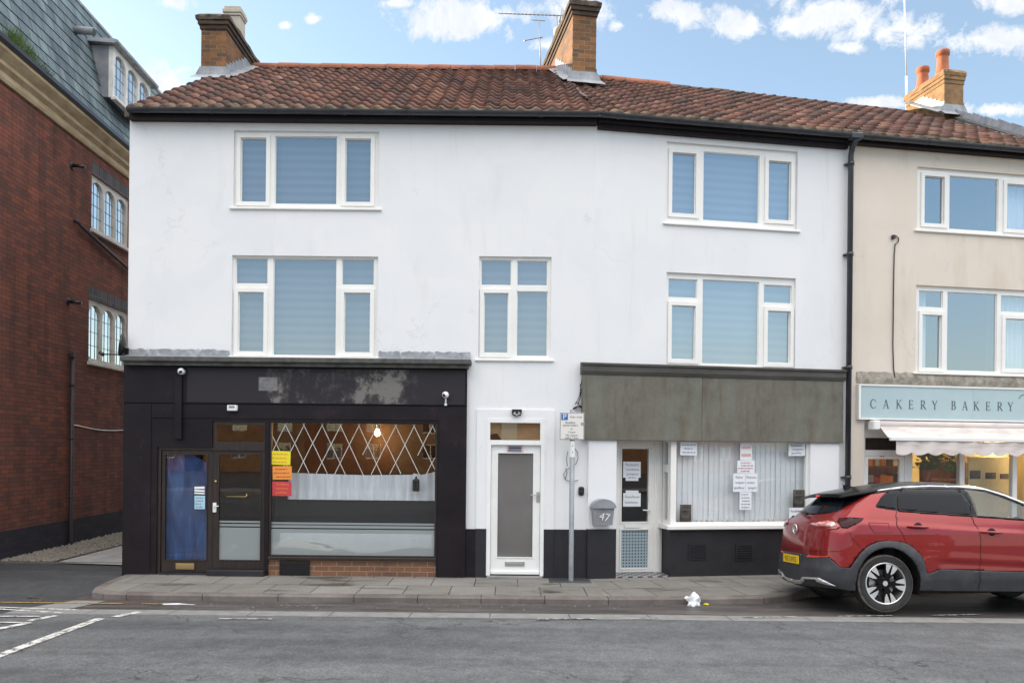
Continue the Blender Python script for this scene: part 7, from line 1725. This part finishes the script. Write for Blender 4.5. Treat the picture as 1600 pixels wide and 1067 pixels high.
# draped counter, cushion, lantern, bulb
M['drape'] = noisy('white_drape', [(0.3, (0.50, 0.52, 0.58)), (0.7, (0.72, 0.74, 0.78))], 3, 5, .9, vscale=(6, 1, .6))
ct = thing('display_counter', 'black counter with a white cloth over its top inside the lattice window', 'counter', FL, (-2.4, .3, .1))
zt1, zb1, zb0 = Lp(560, 739, .2)[1], Lp(560, 781, .2)[1], Lp(560, 862, .2)[1]
xa, xb = gx0-.02, gx1+.1
mb = MB(); n = 150; V = []
for i in range(n+1):
    p = i/n; x = xa+.2+(xb-xa-.2)*p; top = zt1-.03+.05*abs(p-.5)+.10*max(0, p-.86)/.14-.02*math.sin(p*22)*(p > .8); V += [(x, .20+.010*math.sin(x*46)+.006*math.sin(x*21), zb1), (x, .215+.006*math.sin(x*46), top)]
mb.idx(V, [(2*i, 2*i+2, 2*i+3, 2*i+1) for i in range(n)], 0, True); obj('cloth', mb, M['drape'], ct, FL)
mb = MB(); mb.box(xa, xb, .225, .9, zb0-.3, zb1+.10); obj('cabinet', mb, M['well'], ct, FL)
mb = MB(); V = []; zl0, zl1 = Lp(560, 851, .17)[1], Lp(560, 833, .17)[1]-.1
for i in range(n+1):
    p = i/n; x = xa+.1+(xb-xa-.1)*p; V += [(x, .14+.012*math.sin(x*38)+.006*math.sin(x*17), zl0+.06*math.sin(p*9)-.10*p), (x, .155+.006*math.sin(x*38), zl1+.1)]
mb.idx(V, [(2*i, 2*i+2, 2*i+3, 2*i+1) for i in range(n)], 0, True); obj('lower_cloth', mb, M['drape'], ct, FL)
M['cream_cloth'] = noisy('cream_cloth', [(0.3, (0.46, 0.43, 0.33)), (0.7, (0.66, 0.62, 0.50))], 6, 6, .9, bscale=14, bstr=.4)
mb = MB(); x0c, x1c = Lp(423, 860, .08)[0], Lp(560, 860, .08)[0]; V = []; nx, ny = 40, 6
for i in range(nx+1):
    for k in range(ny+1):
        p, q_ = i/nx, k/ny; h = (.17+.04*math.sin(p*8)+.04*mnoise.noise(Vector((p*5, q_*2, 3))))*(math.sin(math.pi*min(1, q_*.9+.08)))**.5*(min(1, (1-p)*5)**.6)*min(1, p*8)**.5
        if .62 < p < .72: h *= .7
        V.append((x0c+(x1c-x0c)*p, .055+.09*q_, gz0-.0+h))
mb.idx(V, [(i*(ny+1)+k, (i+1)*(ny+1)+k, (i+1)*(ny+1)+k+1, i*(ny+1)+k+1) for i in range(nx) for k in range(ny)], 0, True); lit('cushion', mb, M['cream_cloth'], 'cream cloth bundle lying low behind the frosted glass', 'cushion')
lc = Lp(650, 757, .12); ln = thing('lantern', 'small black hanging lantern before the white cloth in the window', 'lantern', FL, (lc[0], .12, lc[1]-.1))
mb = MB(); mb.lathe([(.0, .13), (.012, .12), (.02, .09), (.055, .07), (.05, .06), (.0, .06)], (lc[0], .12, lc[1]), 'z', 6); mb.lathe([(.0, -.1), (.04, -.1), (.045, -.085), (.0, -.085)], (lc[0], .12, lc[1]), 'z', 6)
for k in range(6): a = k*math.pi/3; mb.box(lc[0]+.047*math.cos(a)-.005, lc[0]+.047*math.cos(a)+.005, .12+.047*math.sin(a)-.005, .12+.047*math.sin(a)+.005, lc[1]-.09, lc[1]+.065)
obj('case', mb, M['black_plastic'], ln, FL)
mb = MB(); mb.lathe([(.04, -.085), (.042, .06)], (lc[0], .12, lc[1]), 'z', 6); obj('glass', mb, M['privacy'], ln, FL)
bc = Lp(589.6, 676, 2.6); hb2 = thing('hanging_bulb', 'lit warm bulb glowing inside the lattice window', 'lamp', FL, (bc[0], 2.6, bc[1]))
mb = MB(); mb.lathe([(0, -.06), (.035, -.05), (.05, -.01), (.035, .035), (.02, .06), (0, .06)], (bc[0], 2.6, bc[1]), 'z', 14); obj('bulb', mb, plain('glowing_bulb', (1, .7, .4), .5, emit=(1, .62, .25), estr=30), hb2, FL)
mb = MB(); mb.tube([(bc[0], 2.6, bc[1]+.06), (bc[0], 1.5, ZC-.06)], .006, 6); obj('cord', mb, M['black_plastic'], hb2, FL)
lamp((bc[0], 2.9, bc[1]-.06), 5, (1.0, .58, .24), .05, FL)
lamp((lx, 1.0, 2.05), 140, (1.0, .80, .48), .15, FR)  # added warm lamp, source unseen, brightens the bakery windows
# bakery window contents
M['wood'] = noisy('warm_wood', [(0.3, (0.20, 0.075, 0.03)), (0.7, (0.36, 0.15, 0.065))], 4, 6, .6, vscale=(4, 4, .6))
def inb(u, v, o): return Rp(u, v, o)
sh_ = thing('shelf_unit', 'red-brown wooden shelf unit inside the first bakery window', 'shelf', FR, (Rp(1470, 740, .9)[0], .9, 0))
a, b, c_, d_ = rect(Rp, 1446, 722, 1497, 830, .9)
mb = MB(); mb.box(a, b, .98, 1.02, c_, d_)
for k in range(5): mb.box(a, b, .75, .98, c_+(d_-c_)*k/4-.015, c_+(d_-c_)*k/4+.015)
mb.box(a-.03, a, .75, 1.02, c_, d_); mb.box(b, b+.03, .75, 1.02, c_, d_); obj('case', mb, M['wood'], sh_, FR)
pl_ = thing('potted_plant', 'leafy green plant at the top of the first bakery window', 'plant', FR, (Rp(1460, 715, .5)[0], .5, 1.7))
rr = random.Random(44); mb = MB()
for k in range(170):
    c = Rp(rr.uniform(1436, 1494), rr.uniform(706, 733), .5); y = .5+rr.uniform(-.12, .12); l = rr.uniform(.04, .11); a = rr.uniform(0, 6.28); b = rr.uniform(-.8, .2)
    dx_, dz_ = math.cos(a)*l, math.sin(a)*l*.6+b*l
    mb.face([(c[0], y, c[1]), (c[0]+dx_*.5-dz_*.28, y-.02, c[1]+dz_*.5+dx_*.28), (c[0]+dx_, y-.03, c[1]+dz_), (c[0]+dx_*.5+dz_*.28, y, c[1]+dz_*.5-dx_*.28)])
obj('leaves', mb, M['grass'], pl_, FR)
mb = MB(); c = Rp(1445, 735, .5); mb.lathe([(0, -.12), (.06, -.12), (.085, .06), (.075, .06), (0, .05)], (c[0], .5, c[1]-.05), 'z', 14); obj('pot', mb, M['terracotta'], pl_, FR)
M['cream_board'] = noisy('cream_poster_board', [(0.3, (0.55, 0.46, 0.26)), (0.7, (0.74, 0.66, 0.44))], 2, 4, .8)
bo = thing('display_board', 'cream display board with framed pictures inside the second bakery window', 'board', FR, (Rp(1545, 740, .45)[0], .45, .6))
a, b, c_, d_ = rect(Rp, 1512, 714, 1576, 850, .45); mb = MB(); mb.box(a, b, .45, .47, .62, d_, 0, .004); obj('panel', mb, M['cream_board'], bo, FR)
for (u0, v0, u1, v1) in ((1516, 735, 1532, 748), (1540, 738, 1556, 748), (1563, 740, 1577, 748)):
    a, b, c_, d_ = rect(Rp, u0, v0, u1, v1, .44); mb = MB(); mb.box(a, b, .435, .449, c_, d_, 0, .003); obj('picture', mb, M['n_dark'], bo, FR)
rr = random.Random(5); jars = [(1359, .10), (1367, .14), (1376, .09), (1384, .15), (1394, .11), (1402, .13)]
cn = thing('shop_counter', 'wooden counter just inside the bakery door', 'counter', FR, (Rp(1382, 760, .8)[0], .8, 0))
a, b, c_, d_ = rect(Rp, 1352, 750, 1412, 800, .8); mb = MB(); mb.box(a-.1, b+.1, .72, 1.2, .02, c_+.32, 0, .01); obj('body', mb, M['wood'], cn, FR)
mb = MB(); mb.box(a-.12, b+.12, .69, 1.22, c_+.321, c_+.35, 0, .005); obj('top', mb, M['cream_board'], cn, FR)
for i, (u, h) in enumerate(jars):
    x = Rp(u, 745, .85)[0]; mb = MB(); mb.lathe([(0, 0), (.05, 0), (.055, .02), (.05, h*.8), (.03, h), (0, h)], (x, .85, c_+.351), 'z', 12)
    lit('jar', mb, (M['white_gloss'], M['terracotta'], M['brass'])[i % 3], ('small white jar', 'small terracotta jar', 'small brassy jar')[i % 3]+' on the counter inside the bakery door', 'jar', FR, 'jars on the bakery counter')

rs_ = thing('wall_shelf', 'brown wall shelves deep inside the bakery behind the glass door', 'shelf', FR, (Rp(1382, 740, 1.7)[0], 1.7, 1.2))
a, b, c_, d_ = rect(Rp, 1352, 712, 1424, 790, 1.7); mb = MB(); mb.box(a, b, 1.86, 1.9, c_, d_, 0)
for z in (0.12, .45, .78): mb.box(a, b, 1.6, 1.859, c_+(d_-c_)*z-.015, c_+(d_-c_)*z+.015)
obj('case', mb, M['wood'], rs_, FR); rr = random.Random(9)
for row, zz in enumerate((.45, .78)):
    for k in range(7):
        x = a+.06+(b-a-.12)*k/6.5; h = rr.uniform(.08, .20); w = rr.uniform(.04, .075); z0 = c_+(d_-c_)*zz+.016; ci = rr.randrange(4)
        mb = MB(); mb.box(x-w, x+w, 1.62, 1.74, z0, z0+h, 0, .006); lit('box', mb, (M['n_orange'], M['paper'], M['n_red'], M['pipe_brown'])[ci], ('orange', 'white', 'red', 'dark brown')[ci]+' packet on the %s bakery wall shelf' % ('middle', 'upper')[row], 'packet', FR, 'packets on the bakery wall shelves')
# ------------------------------------------------------------------ notices in the right shop window and door
yw = .015
G = 'paper notices in the right shop window'
notice(Rp, FR, (1063, 690.5, 1089, 711), yw, 'paper', 'white notice high in the left corner of the right shop window', 'lines', 'ink_grey', 0, group=G, rows=3)
notice(Rp, FR, (1156.5, 691, 1175, 719), yw, 'paper', 'white notice with a pink print at the head of the central column', 'bands', 'pink', 0, group=G, rows=2)
notice(Rp, FR, (1152, 719.5, 1179, 739), yw-.003, 'paper', 'white notice of red lines below the pink print', 'lines', 'ink_red', 0, group=G, rows=4)
notice(Rp, FR, (1145.5, 739.5, 1164.5, 768), yw, 'paper', 'left one of two script notices side by side mid window', 'script', 'ink_grey', 0, group=G, rows=3)
notice(Rp, FR, (1165, 739.5, 1183.5, 768), yw, 'paper', 'right one of two script notices side by side mid window', 'script', 'ink_grey', 0, group=G, rows=3)
notice(Rp, FR, (1155.5, 768.5, 1174, 796), yw, 'paper', 'lowest white notice of the central column', 'lines', 'ink_grey', 0, group=G, rows=5)
notice(Rp, FR, (1232, 692, 1258, 712), yw, 'paper', 'white script notice high in the right corner of the right shop window', 'script', 'ink_grey', 1, group=G, rows=3)
notice(Rp, FR, (1062, 788, 1080, 815), yw, 'n_dark', 'dark photo poster in the bottom left corner of the blind-filled window', 'script', 'bare', 0, 'poster', 'dark posters in the right shop window', rows=2)
notice(Rp, FR, (1239, 765, 1257, 792.5), yw, 'n_dark', 'dark photo poster at the right edge just above the car boot', 'script', 'bare', 0, 'poster', 'dark posters in the right shop window', rows=2)
notice(Rp, FR, (1233, 793, 1259, 812), yw, 'paper', 'white notice under the right-hand dark poster, partly behind the car', 'script', 'ink_grey', 0, group=G, rows=2)
yD = RO+.010; G2 = 'paper notices on the white shop door'
notice(Rp, FR, (973.5, 721, 1001, 746), yD, 'paper', 'large white script notice in the upper half of the white shop door', 'script', 'ink_grey', 0, group=G2, rows=3)
notice(Rp, FR, (977.5, 741, 997.5, 751), yD+.005, 'paper', 'small white slip under the upper door notice', 'lines', 'ink_grey', 0, group=G2, rows=1)
notice(Rp, FR, (977.5, 766, 997.5, 776), yD+.005, 'paper', 'small white slip above the lower door notice', 'lines', 'ink_grey', 0, group=G2, rows=1)
notice(Rp, FR, (973.5, 770, 1001, 791), yD, 'paper', 'large white script notice in the lower half of the white shop door', 'script', 'ink_grey', 0, group=G2, rows=2)

# ------------------------------------------------------------------ litter in the gutter
def crumple(name, c, sx, sy, sz, mat, label, seed, cat='litter', sub=3):
    bm = bmesh.new(); bmesh.ops.create_icosphere(bm, subdivisions=sub, radius=1); mb = MB(); V = []
    for v in bm.verts:
        p = v.co; k = 1+.75*mnoise.noise(p*1.6+Vector((seed, 0, 0)))+.35*mnoise.noise(p*4+Vector((0, seed, 0)))
        V.append((c[0]+p.x*sx*k, c[1]+p.y*sy*k, c[2]+max(0, (p.z*k+.75))*sz))
    mb.idx(V, [tuple(v.index for v in f.verts) for f in bm.faces], 0, False); bm.free(); return lit(name, mb, mat, label, cat)
g = gpt(1083, 946); zz = road_z(g[1])
crumple('paper_bag', (g[0], g[1]-.02, zz), .08, .06, .085, M['paper'], 'crumpled white paper bag in the gutter left of the car', 3.3)
g = gpt(1102, 944); crumple('food_wrapper', (g[0], g[1]-.04, zz), .03, .016, .010, M['n_yellow'], 'small yellow wrapper beside the white paper bag', 5.1)
g = gpt(1152, 941); crumple('dead_leaf', (g[0], g[1], zz), .04, .03, .03, M['pipe_brown'], 'small brown crumpled leaf in the gutter before the car', 6.1)
g = gpt(272, 944); crumple('tissue_strip', (g[0], g[1], road_z(g[1])), .20, .016, .007, M['paper'], 'long strip of white tissue in the gutter near the kerb corner', 8.2)
for i, (u, v, s) in enumerate(((50, 934, .05), (64, 938, .04))):
    g = gpt(u, v); crumple('dead_leaf', (g[0], g[1], road_z(g[1])), s*1.0, s*.8, .018, M['ridge_dark'], 'dry brown leaf by the yellow line at the %s' % ('far left', 'left, nearer the kerb')[i], 2+i)
rr = random.Random(77); mb = MB()
for k in range(170):
    u = rr.choice((rr.uniform(255, 520), rr.uniform(640, 980), rr.uniform(200, 1230))); v = rr.gauss(947, 2.2); g = gpt(u, v); z = road_z(g[1]); r = rr.uniform(.005, .018); a = rr.random()*3
    mb.idx([(g[0]+r*math.cos(a), g[1]+r*math.sin(a), z+.003), (g[0]-r*math.sin(a), g[1]+r*math.cos(a), z+.004), (g[0]-r*math.cos(a), g[1]-r*math.sin(a), z+.003), (g[0], g[1], z+.003+r*.6)], [(0, 1, 3), (1, 2, 3), (2, 0, 3)], 0, False)
for k in range(60):
    x, y = rr.uniform(-6, 7), -2.7-rr.random()**1.5*3.2; z = road_z(y); r = rr.uniform(.006, .016); a = rr.random()*3
    mb.idx([(x+r*math.cos(a), y+r*math.sin(a), z+.003), (x-r*math.sin(a), y+r*math.cos(a), z+.003), (x-r*math.cos(a), y-r*math.sin(a), z+.003), (x, y, z+.004)], [(0, 1, 3), (1, 2, 3), (2, 0, 3)], 0, False)
o = lit('gutter_grit', mb, M['concrete'], 'pale grit and crumbs scattered along the gutter', 'grit'); o['kind'] = 'stuff'
